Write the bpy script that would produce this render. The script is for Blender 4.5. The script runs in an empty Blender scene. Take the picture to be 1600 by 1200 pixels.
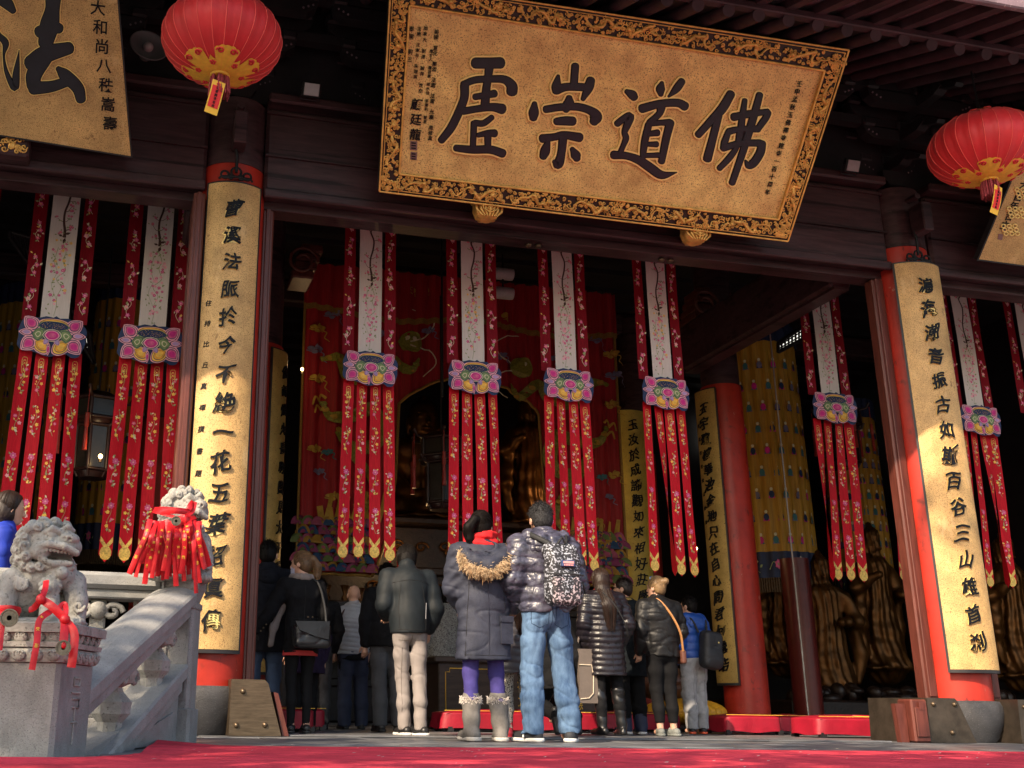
import bpy, bmesh, math, random
import numpy as np
from mathutils import Matrix, Vector
PI = math.pi
R = math.radians
sc = bpy.context.scene
COL = sc.collection
random.seed(7)

# ------------------------------------------------------------------ camera
YAW, PITCH, ROLL = -0.2213, 0.2931, -0.0161
FPX, PPX, EYE = 1667.2, 566.5, 0.2354          # focal length and principal point in photo pixels, eye height
def _rot():
    cy, sy = math.cos(YAW), math.sin(YAW)
    cp, sp = math.cos(PITCH), math.sin(PITCH)
    cr, sr = math.cos(ROLL), math.sin(ROLL)
    A = np.array([[cy, -sy, 0], [sy, cy, 0], [0, 0, 1]])
    B = np.array([[1, 0, 0], [0, cp, -sp], [0, sp, cp]])
    D = np.array([[cr, 0, sr], [0, 1, 0], [-sr, 0, cr]])
    return A @ B @ D
CM = _rot()
CPOS = np.array([0, 0, EYE])
cam = bpy.data.cameras.new('camera')
camo = bpy.data.objects.new('camera', cam)
COL.objects.link(camo)
mw = Matrix.Identity(4)
for i in range(3):
    mw[i][0] = CM[i, 0]; mw[i][1] = CM[i, 2]; mw[i][2] = -CM[i, 1]; mw[i][3] = CPOS[i]
camo.matrix_world = mw
cam.sensor_width = 36
cam.lens = FPX / 1600 * 36
cam.shift_x = (800 - PPX) / 1600
cam.clip_start = 0.05
cam.clip_end = 500
sc.camera = camo
def ray(x, y):
    return CM @ np.array([(x - PPX) / FPX, 1, -(y - 600) / FPX])
def at(x, y, Y=None, z=None, X=None):
    """photo pixel -> point of the place, on a plane of known Y, z or X"""
    d = ray(x, y)
    if Y is not None: t = Y / d[1]
    elif z is not None: t = (z - EYE) / d[2]
    else: t = X / d[0]
    return CPOS + t * d
def proj(P):
    c = CM.T @ (np.asarray(P, float) - CPOS)
    return PPX + FPX * c[0] / c[1], 600 - FPX * c[2] / c[1]

# ------------------------------------------------------------------ light
SUN_EL, SUN_AZ = R(38), R(47)                   # the sun stands behind the camera, to its left
world = bpy.data.worlds.new('World')
sc.world = world
world.use_nodes = True
wn = world.node_tree.nodes
wn.clear()
sky = wn.new('ShaderNodeTexSky')
sky.sky_type = 'NISHITA'
sky.sun_disc = False
sky.sun_elevation = SUN_EL
sky.sun_rotation = PI + SUN_AZ
sky.air_density = 1.3
sky.dust_density = 3.0
bg = wn.new('ShaderNodeBackground')
bg.inputs['Strength'].default_value = 0.14
wo = wn.new('ShaderNodeOutputWorld')
world.node_tree.links.new(sky.outputs[0], bg.inputs[0])
world.node_tree.links.new(bg.outputs[0], wo.inputs[0])
sun = bpy.data.lights.new('sun', 'SUN')
sun.energy = 3.7
sun.angle = R(0.55)
sun.color = (1.0, 0.80, 0.58)
suno = bpy.data.objects.new('sun', sun)
COL.objects.link(suno)
SUND = Vector((math.cos(SUN_EL) * math.sin(SUN_AZ), math.cos(SUN_EL) * math.cos(SUN_AZ), -math.sin(SUN_EL)))
suno.rotation_euler = SUND.to_track_quat('-Z', 'Y').to_euler()
suno.location = (-8, -8, 14)
sc.view_settings.view_transform = 'Standard'
sc.view_settings.look = 'None'
sc.view_settings.gamma = 1
sc.view_settings.exposure = 1.2
sc.render.engine = 'CYCLES'
sc.cycles.use_denoising = True
sc.cycles.max_bounces = 6
sc.cycles.diffuse_bounces = 4
sc.cycles.glossy_bounces = 3
sc.cycles.transmission_bounces = 4
sc.cycles.caustics_reflective = False
sc.cycles.caustics_refractive = False

# ------------------------------------------------------------------ materials
MATS = {}
def M(name, col, rough=.6, metal=0., var=.18, vs=6., bump=0., bs=60., speck=None, spec=.4, col2=None, sheen=0., emit=None, stretch=None, coat=0.):
    if name in MATS: return MATS[name]
    m = bpy.data.materials.new(name)
    m.use_nodes = True
    nt = m.node_tree
    N, L = nt.nodes, nt.links
    b = N['Principled BSDF']
    b.inputs['Roughness'].default_value = rough
    b.inputs['Metallic'].default_value = metal
    b.inputs['Specular IOR Level'].default_value = spec
    if coat: b.inputs['Coat Weight'].default_value = coat; b.inputs['Coat Roughness'].default_value = .25
    if sheen: b.inputs['Sheen Weight'].default_value = sheen
    c1 = tuple(max(0, c * (1 - var)) for c in col) + (1,)
    c2 = tuple(min(1, c * (1 + var)) for c in col) + (1,)
    if col2: c2 = tuple(col2) + (1,)
    tc = N.new('ShaderNodeTexCoord')
    src = tc.outputs['Object']
    if stretch:
        mp = N.new('ShaderNodeMapping'); mp.inputs['Scale'].default_value = stretch
        L.new(src, mp.inputs[0]); src = mp.outputs[0]
    nz = N.new('ShaderNodeTexNoise')
    nz.inputs['Scale'].default_value = vs; nz.inputs['Detail'].default_value = 5; nz.inputs['Roughness'].default_value = .65
    L.new(src, nz.inputs['Vector'])
    rp = N.new('ShaderNodeValToRGB')
    rp.color_ramp.elements[0].position = .32; rp.color_ramp.elements[1].position = .68
    rp.color_ramp.elements[0].color = c1; rp.color_ramp.elements[1].color = c2
    L.new(nz.outputs['Fac'], rp.inputs[0])
    out = rp.outputs[0]
    if speck:
        scol, ss, th, wid = speck
        n2 = N.new('ShaderNodeTexNoise'); n2.inputs['Scale'].default_value = ss; n2.inputs['Detail'].default_value = 3
        L.new(src, n2.inputs['Vector'])
        r2 = N.new('ShaderNodeValToRGB')
        r2.color_ramp.elements[0].position = th; r2.color_ramp.elements[1].position = th + wid
        r2.color_ramp.elements[0].color = (0, 0, 0, 1); r2.color_ramp.elements[1].color = (1, 1, 1, 1)
        L.new(n2.outputs['Fac'], r2.inputs[0])
        mx = N.new('ShaderNodeMix'); mx.data_type = 'RGBA'
        L.new(r2.outputs[0], mx.inputs[0]); L.new(out, mx.inputs[6]); mx.inputs[7].default_value = tuple(scol) + (1,)
        out = mx.outputs[2]
    L.new(out, b.inputs['Base Color'])
    if bump:
        n3 = N.new('ShaderNodeTexNoise'); n3.inputs['Scale'].default_value = bs; n3.inputs['Detail'].default_value = 4
        L.new(src, n3.inputs['Vector'])
        bp = N.new('ShaderNodeBump'); bp.inputs['Strength'].default_value = bump; bp.inputs['Distance'].default_value = .01
        L.new(n3.outputs['Fac'], bp.inputs['Height']); L.new(bp.outputs[0], b.inputs['Normal'])
    if emit:
        b.inputs['Emission Color'].default_value = tuple(emit[:3]) + (1,)
        b.inputs['Emission Strength'].default_value = emit[3]
    MATS[name] = m
    return m

wood_dark = M('dark_maroon_wood', (.046, .022, .025), .45, var=.35, vs=3, bump=.2, bs=25, stretch=(1, 4, 8), spec=.3)
wood_brown = M('brown_lacquer_wood', (.105, .028, .020), .42, var=.3, vs=5, bump=.12, bs=30, stretch=(6, 6, .7))
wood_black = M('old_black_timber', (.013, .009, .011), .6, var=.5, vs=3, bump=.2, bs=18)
wood_rafter = M('rafter_timber', (.050, .024, .030), .6, var=.4, vs=4, bump=.2, bs=30)
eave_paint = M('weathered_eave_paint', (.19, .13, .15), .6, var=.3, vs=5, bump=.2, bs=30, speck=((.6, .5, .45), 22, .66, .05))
red_lac = M('red_lacquer', (.40, .026, .014), .42, var=.22, vs=2.6, bump=.06, bs=14, spec=.4, speck=((.20, .02, .012), 9, .62, .12))
red_old = M('old_red_lacquer', (.30, .028, .02), .4, var=.25, vs=4, bump=.08, bs=18)
gold_board = M('speckled_gold_leaf', (.60, .385, .15), .5, var=.24, vs=3.5, bump=.35, bs=160, speck=((.20, .10, .035), 135, .51, .18), metal=.08)
gold_sign = M('aged_gold_leaf', (.93, .56, .20), .5, var=.26, vs=4.5, bump=.3, bs=110, speck=((.30, .13, .04), 85, .53, .16), metal=.05)
gold_line = M('bright_gold_line', (1., .72, .26), .4, metal=.2, var=.12)
gold_carve = M('gilded_carving', (.78, .43, .11), .36, metal=.35, var=.3, vs=12)
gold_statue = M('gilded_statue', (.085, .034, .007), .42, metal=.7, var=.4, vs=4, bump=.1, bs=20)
ink = M('black_lacquer_ink', (.006, .0065, .009), .45, var=.3, vs=4, spec=.18)
ink_reflection = M('painted_stroke_reflection', (.017, .019, .026), .4, var=.25, vs=5, spec=.3)  # bluish reflection on the stroke centres, put into the colour
black_edge = M('black_lacquer_edge', (.02, .019, .021), .4, var=.3)
stone = M('grey_granite', (.25, .245, .235), .8, var=.2, vs=4, bump=.5, bs=130, speck=((.12, .12, .12), 170, .60, .08))
stone_pale = M('pale_granite', (.27, .27, .262), .75, var=.15, vs=4, bump=.35, bs=120, speck=((.13, .13, .13), 150, .60, .1))
stone_carved = M('carved_grey_stone', (.30, .29, .265), .75, var=.28, vs=9, bump=.45, bs=90, speck=((.13, .125, .11), 60, .6, .1))
stone_dark = M('dark_basalt', (.048, .048, .052), .7, var=.25, vs=7, bump=.7, bs=90, speck=((.16, .16, .16), 120, .64, .08))
floor_stone = M('blue_grey_flagstone', (.135, .14, .15), .42, var=.22, vs=2.5, bump=.2, bs=50)
brass = M('brass_sheet', (.125, .09, .058), .42, metal=.75, var=.3, vs=7, bump=.08, bs=30, stretch=(1, 1, 8))
bronze_dark = M('dark_bronze_sheet', (.085, .066, .05), .4, metal=.65, var=.35, vs=6, bump=.1, bs=30)
iron = M('dark_iron', (.02, .02, .022), .5, metal=.6, var=.3)
carpet_m = M('red_carpet', (.62, .055, .085), .95, var=.25, vs=4, bump=.7, bs=300, spec=.08, speck=((.46, .07, .08), 40, .66, .1))
asphalt = M('courtyard_paving', (.19, .185, .175), .85, var=.2, vs=2, bump=.3, bs=30)

def creased(m, scale=7., dist=.012, st=.7, zs=.8):
    """thin cloth creases as relief on top of the material's own bump"""
    nt = m.node_tree; N, L = nt.nodes, nt.links; b = N['Principled BSDF']
    tc = N.new('ShaderNodeTexCoord'); mp = N.new('ShaderNodeMapping'); mp.inputs['Scale'].default_value = (1, 1, zs); L.new(tc.outputs['Object'], mp.inputs[0])
    nz = N.new('ShaderNodeTexNoise'); nz.inputs['Scale'].default_value = scale; nz.inputs['Detail'].default_value = 2.5; nz.inputs['Distortion'].default_value = .9
    L.new(mp.outputs[0], nz.inputs['Vector'])
    s1 = N.new('ShaderNodeMath'); s1.operation = 'SUBTRACT'; s1.inputs[1].default_value = .5; L.new(nz.outputs['Fac'], s1.inputs[0])
    s2 = N.new('ShaderNodeMath'); s2.operation = 'ABSOLUTE'; L.new(s1.outputs[0], s2.inputs[0])
    s3 = N.new('ShaderNodeMath'); s3.operation = 'POWER'; s3.inputs[1].default_value = .85; L.new(s2.outputs[0], s3.inputs[0])
    bp = N.new('ShaderNodeBump'); bp.inputs['Strength'].default_value = st; bp.inputs['Distance'].default_value = dist; L.new(s3.outputs[0], bp.inputs['Height'])
    if b.inputs['Normal'].is_linked: L.new(b.inputs['Normal'].links[0].from_socket, bp.inputs['Normal'])
    L.new(bp.outputs[0], b.inputs['Normal'])
    return m
def stained(m, col, scale=1.5, th=.55, wid=.2, stretch=(1, 1, .35), amt=.7):
    """weather stains and dirt with a shape of their own"""
    nt = m.node_tree; N, L = nt.nodes, nt.links; b = N['Principled BSDF']
    tc = N.new('ShaderNodeTexCoord'); mp = N.new('ShaderNodeMapping'); mp.inputs['Scale'].default_value = stretch; L.new(tc.outputs['Object'], mp.inputs[0])
    nz = N.new('ShaderNodeTexNoise'); nz.inputs['Scale'].default_value = scale; nz.inputs['Detail'].default_value = 7; nz.inputs['Roughness'].default_value = .7; L.new(mp.outputs[0], nz.inputs['Vector'])
    rp = N.new('ShaderNodeValToRGB'); rp.color_ramp.elements[0].position = th; rp.color_ramp.elements[1].position = th + wid; rp.color_ramp.elements[0].color = (0, 0, 0, 1); rp.color_ramp.elements[1].color = (amt, amt, amt, 1); L.new(nz.outputs['Fac'], rp.inputs[0])
    mx = N.new('ShaderNodeMix'); mx.data_type = 'RGBA'; L.new(rp.outputs[0], mx.inputs[0]); L.new(b.inputs['Base Color'].links[0].from_socket, mx.inputs[6]); mx.inputs[7].default_value = tuple(col) + (1,); L.new(mx.outputs[2], b.inputs['Base Color'])
    return m
stained(stone, (.07, .066, .06), 4, .52, .2, (1, 1, .4), .55); stained(stone_pale, (.09, .085, .08), 3, .52, .22, (1, 1, .5), .5); stained(stone_carved, (.075, .07, .06), 9, .54, .14, (1, 1, .6), .5)
stained(red_lac, (.12, .018, .012), 2.2, .52, .2, (1.5, 1.5, .25), .5); stained(red_lac, (.50, .22, .16), 9, .66, .03, (1, 1, .5), .7); stained(red_lac, (.055, .012, .010), 14, .63, .05, (1, 1, .4), .6)
stained(wood_dark, (.085, .05, .055), 1.6, .5, .12, (.25, 1, 2), .5); stained(wood_dark, (.012, .006, .007), 3.5, .55, .04, (.10, 1, 3), .8); stained(gold_board, (.72, .50, .24), 5, .60, .05, (1, 1, .5), .5); stained(gold_board, (.16, .075, .025), 7, .64, .04, (1, 1, .7), .7); stained(wood_brown, (.15, .065, .055), 6, .60, .08, (1, 1, .2), .5)
stained(floor_stone, (.06, .06, .065), 1.3, .5, .2, (1, 1, 1), .6); stained(carpet_m, (.30, .020, .034), 1.1, .5, .25, (1, 1, 1), .4); creased(carpet_m, 1.6, .05, .6, 1)
stained(gold_board, (.26, .13, .045), 2.0, .54, .2, (1, 1, .6), .5); stained(gold_sign, (.36, .17, .05), 1.4, .52, .2, (1, 1, 1), .55)

# ------------------------------------------------------------------ objects
def tag(o, label=None, cat=None, group=None, kind=None):
    if label: o['label'] = label
    if cat: o['category'] = cat
    if group: o['group'] = group
    if kind: o['kind'] = kind
    return o
def thing(name, label, cat, loc=(0, 0, 0), rotz=0., group=None, scale=1.):
    o = bpy.data.objects.new(name, None)
    o.empty_display_size = .1
    COL.objects.link(o)
    o.location = tuple(float(v) for v in loc); o.rotation_euler = (0, 0, rotz); o.scale = (scale,) * 3
    return tag(o, label, cat, group)
def link(name, me, parent=None, mats=None):
    o = bpy.data.objects.new(name, me)
    COL.objects.link(o)
    if parent is not None: o.parent = parent
    if mats is not None:
        for m in (mats if isinstance(mats, (list, tuple)) else [mats]): me.materials.append(m)
    return o
def kids(o): return [c for c in bpy.data.objects if c.parent == o]
def copy_tree(o, parent=None):
    c = o.copy(); COL.objects.link(c)
    if parent is not None: c.parent = parent
    for ch in kids(o): copy_tree(ch, c)
    return c
def fixw(o, parent):
    """mesh written in world coordinates -> local to its parent"""
    o.matrix_parent_inverse = Matrix.Translation(-Vector(parent.location))
    return o

def cr(pts, n=6):
    """Catmull-Rom through points (any dimension)"""
    P = np.array(pts, float)
    if len(P) < 3: 
        return np.array([P[0] + (P[-1] - P[0]) * t for t in np.linspace(0, 1, n + 1)])
    Q = np.vstack([2 * P[0] - P[1], P, 2 * P[-1] - P[-2]])
    out = []
    for i in range(1, len(Q) - 2):
        p0, p1, p2, p3 = Q[i - 1], Q[i], Q[i + 1], Q[i + 2]
        for t in np.linspace(0, 1, n, endpoint=False):
            out.append(.5 * (2 * p1 + (p2 - p0) * t + (2 * p0 - 5 * p1 + 4 * p2 - p3) * t * t + (3 * p1 - p0 - 3 * p2 + p3) * t ** 3))
    out.append(Q[-2])
    return np.array(out)

class MB:
    def __init__(s): s.v = []; s.f = []; s.m = []; s.sm = []
    def add(s, vs, fs, mi=0, smooth=False):
        b = len(s.v)
        s.v.extend([tuple(float(c) for c in v) for v in vs])
        for f in fs: s.f.append(tuple(b + i for i in f)); s.m.append(mi); s.sm.append(smooth)
        return s
    def box(s, lo, hi, mi=0, bev=0.):
        (x0, y0, z0), (x1, y1, z1) = lo, hi
        if bev <= 0:
            return s.add([(x0, y0, z0), (x1, y0, z0), (x1, y1, z0), (x0, y1, z0), (x0, y0, z1), (x1, y0, z1), (x1, y1, z1), (x0, y1, z1)],
                         [(0, 3, 2, 1), (4, 5, 6, 7), (0, 1, 5, 4), (1, 2, 6, 5), (2, 3, 7, 6), (3, 0, 4, 7)], mi)
        b = min(bev, (x1 - x0) / 2.2, (y1 - y0) / 2.2, (z1 - z0) / 2.2)
        # chamfered box: 24 vertices
        vs = []; idx = {}
        for i, x in enumerate((x0, x1)):
            for j, y in enumerate((y0, y1)):
                for k, z in enumerate((z0, z1)):
                    dx, dy, dz = (b if i == 0 else -b), (b if j == 0 else -b), (b if k == 0 else -b)
                    idx[i, j, k, 'x'] = len(vs); vs.append((x, y + dy, z + dz))
                    idx[i, j, k, 'y'] = len(vs); vs.append((x + dx, y, z + dz))
                    idx[i, j, k, 'z'] = len(vs); vs.append((x + dx, y + dy, z))
        F = []
        for i in (0, 1):
            q = [idx[i, j, k, 'x'] for j, k in ((0, 0), (1, 0), (1, 1), (0, 1))]; F.append(q if i else q[::-1])
            q = [idx[j, i, k, 'y'] for j, k in ((0, 0), (1, 0), (1, 1), (0, 1))]; F.append(q[::-1] if i else q)
            q = [idx[j, k, i, 'z'] for j, k in ((0, 0), (1, 0), (1, 1), (0, 1))]; F.append(q if i else q[::-1])
        for a in (0, 1):
            for c in (0, 1):
                F.append([idx[a, c, 0, 'x'], idx[a, c, 1, 'x'], idx[a, c, 1, 'y'], idx[a, c, 0, 'y']])
                F.append([idx[a, 0, c, 'x'], idx[a, 1, c, 'x'], idx[a, 1, c, 'z'], idx[a, 0, c, 'z']])
                F.append([idx[0, a, c, 'y'], idx[1, a, c, 'y'], idx[1, a, c, 'z'], idx[0, a, c, 'z']])
        for i in (0, 1):
            for j in (0, 1):
                for k in (0, 1): F.append([idx[i, j, k, 'x'], idx[i, j, k, 'y'], idx[i, j, k, 'z']])
        return s.add(vs, F, mi)
    def obox(s, c, half, ux, uy, uz, mi=0):
        c, ux, uy, uz = (np.array(q, float) for q in (c, ux, uy, uz))
        vs = [c + ux * half[0] * a + uy * half[1] * b + uz * half[2] * d for d in (-1, 1) for a, b in ((-1, -1), (1, -1), (1, 1), (-1, 1))]
        return s.add(vs, [(0, 3, 2, 1), (4, 5, 6, 7), (0, 1, 5, 4), (1, 2, 6, 5), (2, 3, 7, 6), (3, 0, 4, 7)], mi)
    def tube(s, pts, r, n=8, mi=0, caps=True, flat=1.):
        P = np.array(pts, float); K = len(P)
        rr = np.full(K, r) if np.isscalar(r) else np.array(r, float)
        T = np.gradient(P, axis=0) if K > 2 else np.array([P[1] - P[0]] * K)
        T /= np.linalg.norm(T, axis=1)[:, None] + 1e-12
        a = np.array([0, 0, 1.]) if abs(T[0][2]) < .9 else np.array([1., 0, 0])
        vs = []
        for k in range(K):
            n1 = a - T[k] * (a @ T[k]); n1 /= np.linalg.norm(n1) + 1e-12; a = n1
            n2 = np.cross(T[k], n1)
            for j in range(n):
                t = 2 * PI * j / n
                vs.append(P[k] + rr[k] * (math.cos(t) * n1 + math.sin(t) * n2 * flat))
        F = [(k * n + j, k * n + (j + 1) % n, (k + 1) * n + (j + 1) % n, (k + 1) * n + j) for k in range(K - 1) for j in range(n)]
        s.add(vs, F, mi, True)
        if caps:
            s.add(vs[:n], [tuple(range(n))[::-1]], mi); s.add(vs[-n:], [tuple(range(n))], mi)
        return s
    def lathe(s, prof, c=(0, 0, 0), n=32, mi=0, smooth=True, caps=True, fr=None, a0=0., a1=2 * PI):
        K = len(prof); full = abs(a1 - a0 - 2 * PI) < 1e-6
        vs = []; nn = n if full else n + 1
        for k, (r, z) in enumerate(prof):
            for j in range(nn):
                t = a0 + (a1 - a0) * j / n; q = r if fr is None else r * fr(t, k)
                vs.append((c[0] + q * math.cos(t), c[1] + q * math.sin(t), c[2] + z))
        F = []
        for k in range(K - 1):
            for j in range(n):
                j2 = (j + 1) % nn
                F.append((k * nn + j, k * nn + j2, (k + 1) * nn + j2, (k + 1) * nn + j))
        s.add(vs, F, mi, smooth)
        if caps and full:
            if prof[0][0] > 1e-4: s.add(vs[:n], [tuple(range(n))[::-1]], mi)
            if prof[-1][0] > 1e-4: s.add(vs[-n:], [tuple(range(n))], mi)
        return s
    def ball(s, c, r, nu=10, nv=7, mi=0):
        if np.isscalar(r): r = (r, r, r)
        vs = []; F = []
        for i in range(nv + 1):
            ph = PI * i / nv
            for j in range(nu):
                t = 2 * PI * j / nu
                vs.append((c[0] + r[0] * math.sin(ph) * math.cos(t), c[1] + r[1] * math.sin(ph) * math.sin(t), c[2] + r[2] * math.cos(ph)))
        for i in range(nv):
            for j in range(nu):
                F.append((i * nu + j, (i + 1) * nu + j, (i + 1) * nu + (j + 1) % nu, i * nu + (j + 1) % nu))
        return s.add(vs, F, mi, True)
    def prism(s, poly, f0, f1, mi=0, back=True, side=None):
        """poly: 2-D points; f0/f1 map (x,y) -> 3-D for the back and the front face"""
        n = len(poly); a = [f0(x, y) for x, y in poly]; b = [f1(x, y) for x, y in poly]
        s.add(b, [tuple(range(n))], mi)
        s.add(a + b, [(i, (i + 1) % n, n + (i + 1) % n, n + i) for i in range(n)], mi if side is None else side)
        if back: s.add(a, [tuple(range(n))[::-1]], mi)
        return s
    def grid(s, fn, nu, nv, mi=0, smooth=True, closeu=False):
        vs = [fn(i / nu, j / nv) for j in range(nv + 1) for i in range(nu + 1)]
        F = [(j * (nu + 1) + i, j * (nu + 1) + i + 1, (j + 1) * (nu + 1) + i + 1, (j + 1) * (nu + 1) + i) for j in range(nv) for i in range(nu)]
        return s.add(vs, F, mi, smooth)
    def stroke(s, pts, f, h0, h1, grow=0., mi=0, n=6, rnd=6):
        """brush stroke: pts (x, y, width); f(x, y, height) -> 3-D"""
        Q = cr(pts, n); xy = Q[:, :2]; w = np.maximum(Q[:, 2] / 2, .3) + grow
        T = np.gradient(xy, axis=0); T /= np.linalg.norm(T, axis=1)[:, None] + 1e-9
        Nn = np.stack([-T[:, 1], T[:, 0]], 1)
        Lf = xy + Nn * w[:, None]; Rt = xy - Nn * w[:, None]
        poly = [tuple(p) for p in Lf]
        for i in range(1, rnd): 
            t = PI * i / rnd; poly.append(tuple(xy[-1] + w[-1] * (Nn[-1] * math.cos(t) + T[-1] * math.sin(t) * .8)))
        poly += [tuple(p) for p in Rt[::-1]]
        for i in range(1, rnd):
            t = PI * i / rnd; poly.append(tuple(xy[0] + w[0] * (-Nn[0] * math.cos(t) - T[0] * math.sin(t) * .8)))
        K = len(xy)
        top = [f(x, y, h1) for x, y in poly]; bot = [f(x, y, h0) for x, y in poly]; m = len(poly)
        F = [(i, i + 1, K + rnd - 1 + (K - 1 - i - 1), K + rnd - 1 + (K - 1 - i)) for i in range(K - 1)]
        F.append(tuple(range(K - 1, K + rnd))); 
        F.append(tuple([2 * K + rnd - 2] + list(range(2 * K + rnd - 1, m)) + [0]))
        s.add(top, F, mi)
        s.add(top + bot, [(i, m + i, m + (i + 1) % m, (i + 1) % m) for i in range(m)], mi)
        return s
    def data(s, name, mats):
        me = bpy.data.meshes.new(name)
        me.from_pydata(s.v, [], s.f)
        me.polygons.foreach_set('material_index', s.m)
        me.polygons.foreach_set('use_smooth', s.sm)
        for m in (mats if isinstance(mats, (list, tuple)) else [mats]): me.materials.append(m)
        me.update()
        return me
    def build(s, name, mats, parent=None, world=False):
        o = link(name, s.data(name, mats), parent)
        if world and parent is not None: fixw(o, parent)
        return o

# ------------------------------------------------------------------ smooth bodies from distance fields
def swave(P, f, seed, n=5):
    rs = np.random.RandomState(seed); o = 0
    for i in range(n):
        d = rs.normal(size=3); d /= np.linalg.norm(d)
        o = o + np.sin(P @ d * f * rs.uniform(.7, 1.5) + rs.uniform(0, 6.28))
    return o / n
class SDF:
    def __init__(s, res=.012, k=.03): s.res = res; s.k = k; s.ops = []; s.cuts = []; s.disp = None
    def _p(s, fn, lo, hi, k, op): s.ops.append((fn, np.array(lo, float), np.array(hi, float), s.k if k is None else k, op)); return s
    def cone(s, a, b, ra, rb=None, k=None, sy=1., op='u'):
        a = np.array(a, float); b = np.array(b, float); rb = ra if rb is None else rb
        ba = b - a; S = np.array([1, sy, 1.])
        bas = ba * S; L2 = bas @ bas + 1e-12
        def fn(P):
            q = (P - a) * S
            h = np.clip(q @ bas / L2, 0, 1)
            d = np.linalg.norm(q - h[..., None] * bas, axis=-1) - (ra + (rb - ra) * h)
            return d / max(1., sy)
        m = max(ra, rb); e = np.array([m, m / sy, m])
        return s._p(fn, np.minimum(a, b) - e, np.maximum(a, b) + e, k, op)
    def chain(s, pts, rs, k=None, sy=1., op='u'):
        for i in range(len(pts) - 1): s.cone(pts[i], pts[i + 1], rs[i], rs[i + 1], k, sy, op)
        return s
    def ell(s, c, r, k=None, rot=None, op='u'):
        c = np.array(c, float); r = np.array([r] * 3 if np.isscalar(r) else r, float)
        Rm = None if rot is None else np.array(Matrix.Rotation(rot[1], 3, rot[0]))
        def fn(P):
            q = P - c
            if Rm is not None: q = q @ Rm
            k0 = np.linalg.norm(q / r, axis=-1); k1 = np.linalg.norm(q / (r * r), axis=-1) + 1e-9
            return k0 * (k0 - 1) / k1
        m = r if rot is None else np.array([r.max()] * 3)
        return s._p(fn, c - m, c + m, k, op)
    def box(s, c, h, rd=.02, k=None, rot=None, op='u'):
        c = np.array(c, float); h = np.array(h, float)
        Rm = None if rot is None else np.array(Matrix.Rotation(rot[1], 3, rot[0]))
        def fn(P):
            q = P - c
            if Rm is not None: q = q @ Rm
            q = np.abs(q) - (h - rd)
            return np.linalg.norm(np.maximum(q, 0), axis=-1) + np.minimum(q.max(-1), 0) - rd
        m = h if rot is None else np.array([np.linalg.norm(h)] * 3)
        return s._p(fn, c - m, c + m, k, op)
    def mesh(s, name, mats, parent=None):
        res = s.res
        lo = np.min([o[1] for o in s.ops if o[4] == 'u'], 0) - 4 * res - .01
        hi = np.max([o[2] for o in s.ops if o[4] == 'u'], 0) + 4 * res + .01
        n = np.ceil((hi - lo) / res).astype(int) + 1
        ax = [lo[i] + res * np.arange(n[i]) for i in range(3)]
        F = np.full(n, 1.0, np.float64)
        for fn, a, b, k, op in s.ops:
            pad = k + 3 * res + .005
            i0 = np.clip(np.floor((a - pad - lo) / res).astype(int), 0, n - 1); i1 = np.clip(np.ceil((b + pad - lo) / res).astype(int) + 1, 1, n)
            sl = tuple(slice(i0[i], i1[i]) for i in range(3))
            if any(i1[i] <= i0[i] for i in range(3)): continue
            P = np.stack(np.meshgrid(*[ax[i][sl[i]] for i in range(3)], indexing='ij'), -1)
            d = fn(P); f = F[sl]
            if op == 'u':
                hh = np.maximum(k - np.abs(f - d), 0) / k if k > 0 else 0
                F[sl] = np.minimum(f, d) - hh * hh * k * .25
            else:
                d = -d
                hh = np.maximum(k - np.abs(f - d), 0) / k if k > 0 else 0
                F[sl] = np.maximum(f, d) + hh * hh * k * .25
        if s.cuts or s.disp is not None:
            ms = np.abs(F) < .09
            I = np.argwhere(ms); P = lo + I * res; v = F[ms]
            if s.disp is not None: v = v - s.disp(P)
            F[ms] = v
            if s.cuts:
                ms = F < .1
                I = np.argwhere(ms); P = lo + I * res; v = F[ms]
                for c in s.cuts: v = np.maximum(v, c(P))
                F[ms] = v
        ins = F < 0
        ca = np.zeros(n - 1, np.int8)
        cs = [(i, j, k) for i in (0, 1) for j in (0, 1) for k in (0, 1)]
        for i, j, k in cs: ca += ins[i:n[0] - 1 + i, j:n[1] - 1 + j, k:n[2] - 1 + k]
        act = (ca > 0) & (ca < 8)
        idx = np.full(n - 1, -1, np.int64); A = np.argwhere(act); idx[act] = np.arange(len(A))
        cv = np.stack([F[A[:, 0] + i, A[:, 1] + j, A[:, 2] + k] for i, j, k in cs], 1)
        acc = np.zeros((len(A), 3)); cnt = np.zeros(len(A))
        for p in range(8):
            for q in range(p + 1, 8):
                dv = np.array(cs[q]) - np.array(cs[p])
                if np.abs(dv).sum() != 1: continue
                x, y = cv[:, p], cv[:, q]; mk = (x < 0) != (y < 0)
                t = np.where(mk, x / np.where(mk, x - y, 1), 0)
                acc += np.where(mk[:, None], np.array(cs[p]) + t[:, None] * dv, 0); cnt += mk
        V = lo + (A + acc / cnt[:, None]) * res
        Q = []
        for a in range(3):
            b, c = (a + 1) % 3, (a + 2) % 3
            s0 = [slice(None)] * 3; s1 = [slice(None)] * 3; s0[a] = slice(0, -1); s1[a] = slice(1, None)
            x, y = ins[tuple(s0)], ins[tuple(s1)]
            E = np.argwhere(x != y)
            E = E[(E[:, b] > 0) & (E[:, c] > 0) & (E[:, b] < n[b] - 1) & (E[:, c] < n[c] - 1)]
            fl = x[E[:, 0], E[:, 1], E[:, 2]]
            eb = np.zeros(3, int); eb[b] = 1; ec = np.zeros(3, int); ec[c] = 1
            g = lambda o: idx[tuple((E - o).T)]
            q = np.stack([g(eb + ec), g(ec), g(0 * eb), g(eb)], 1)
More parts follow.
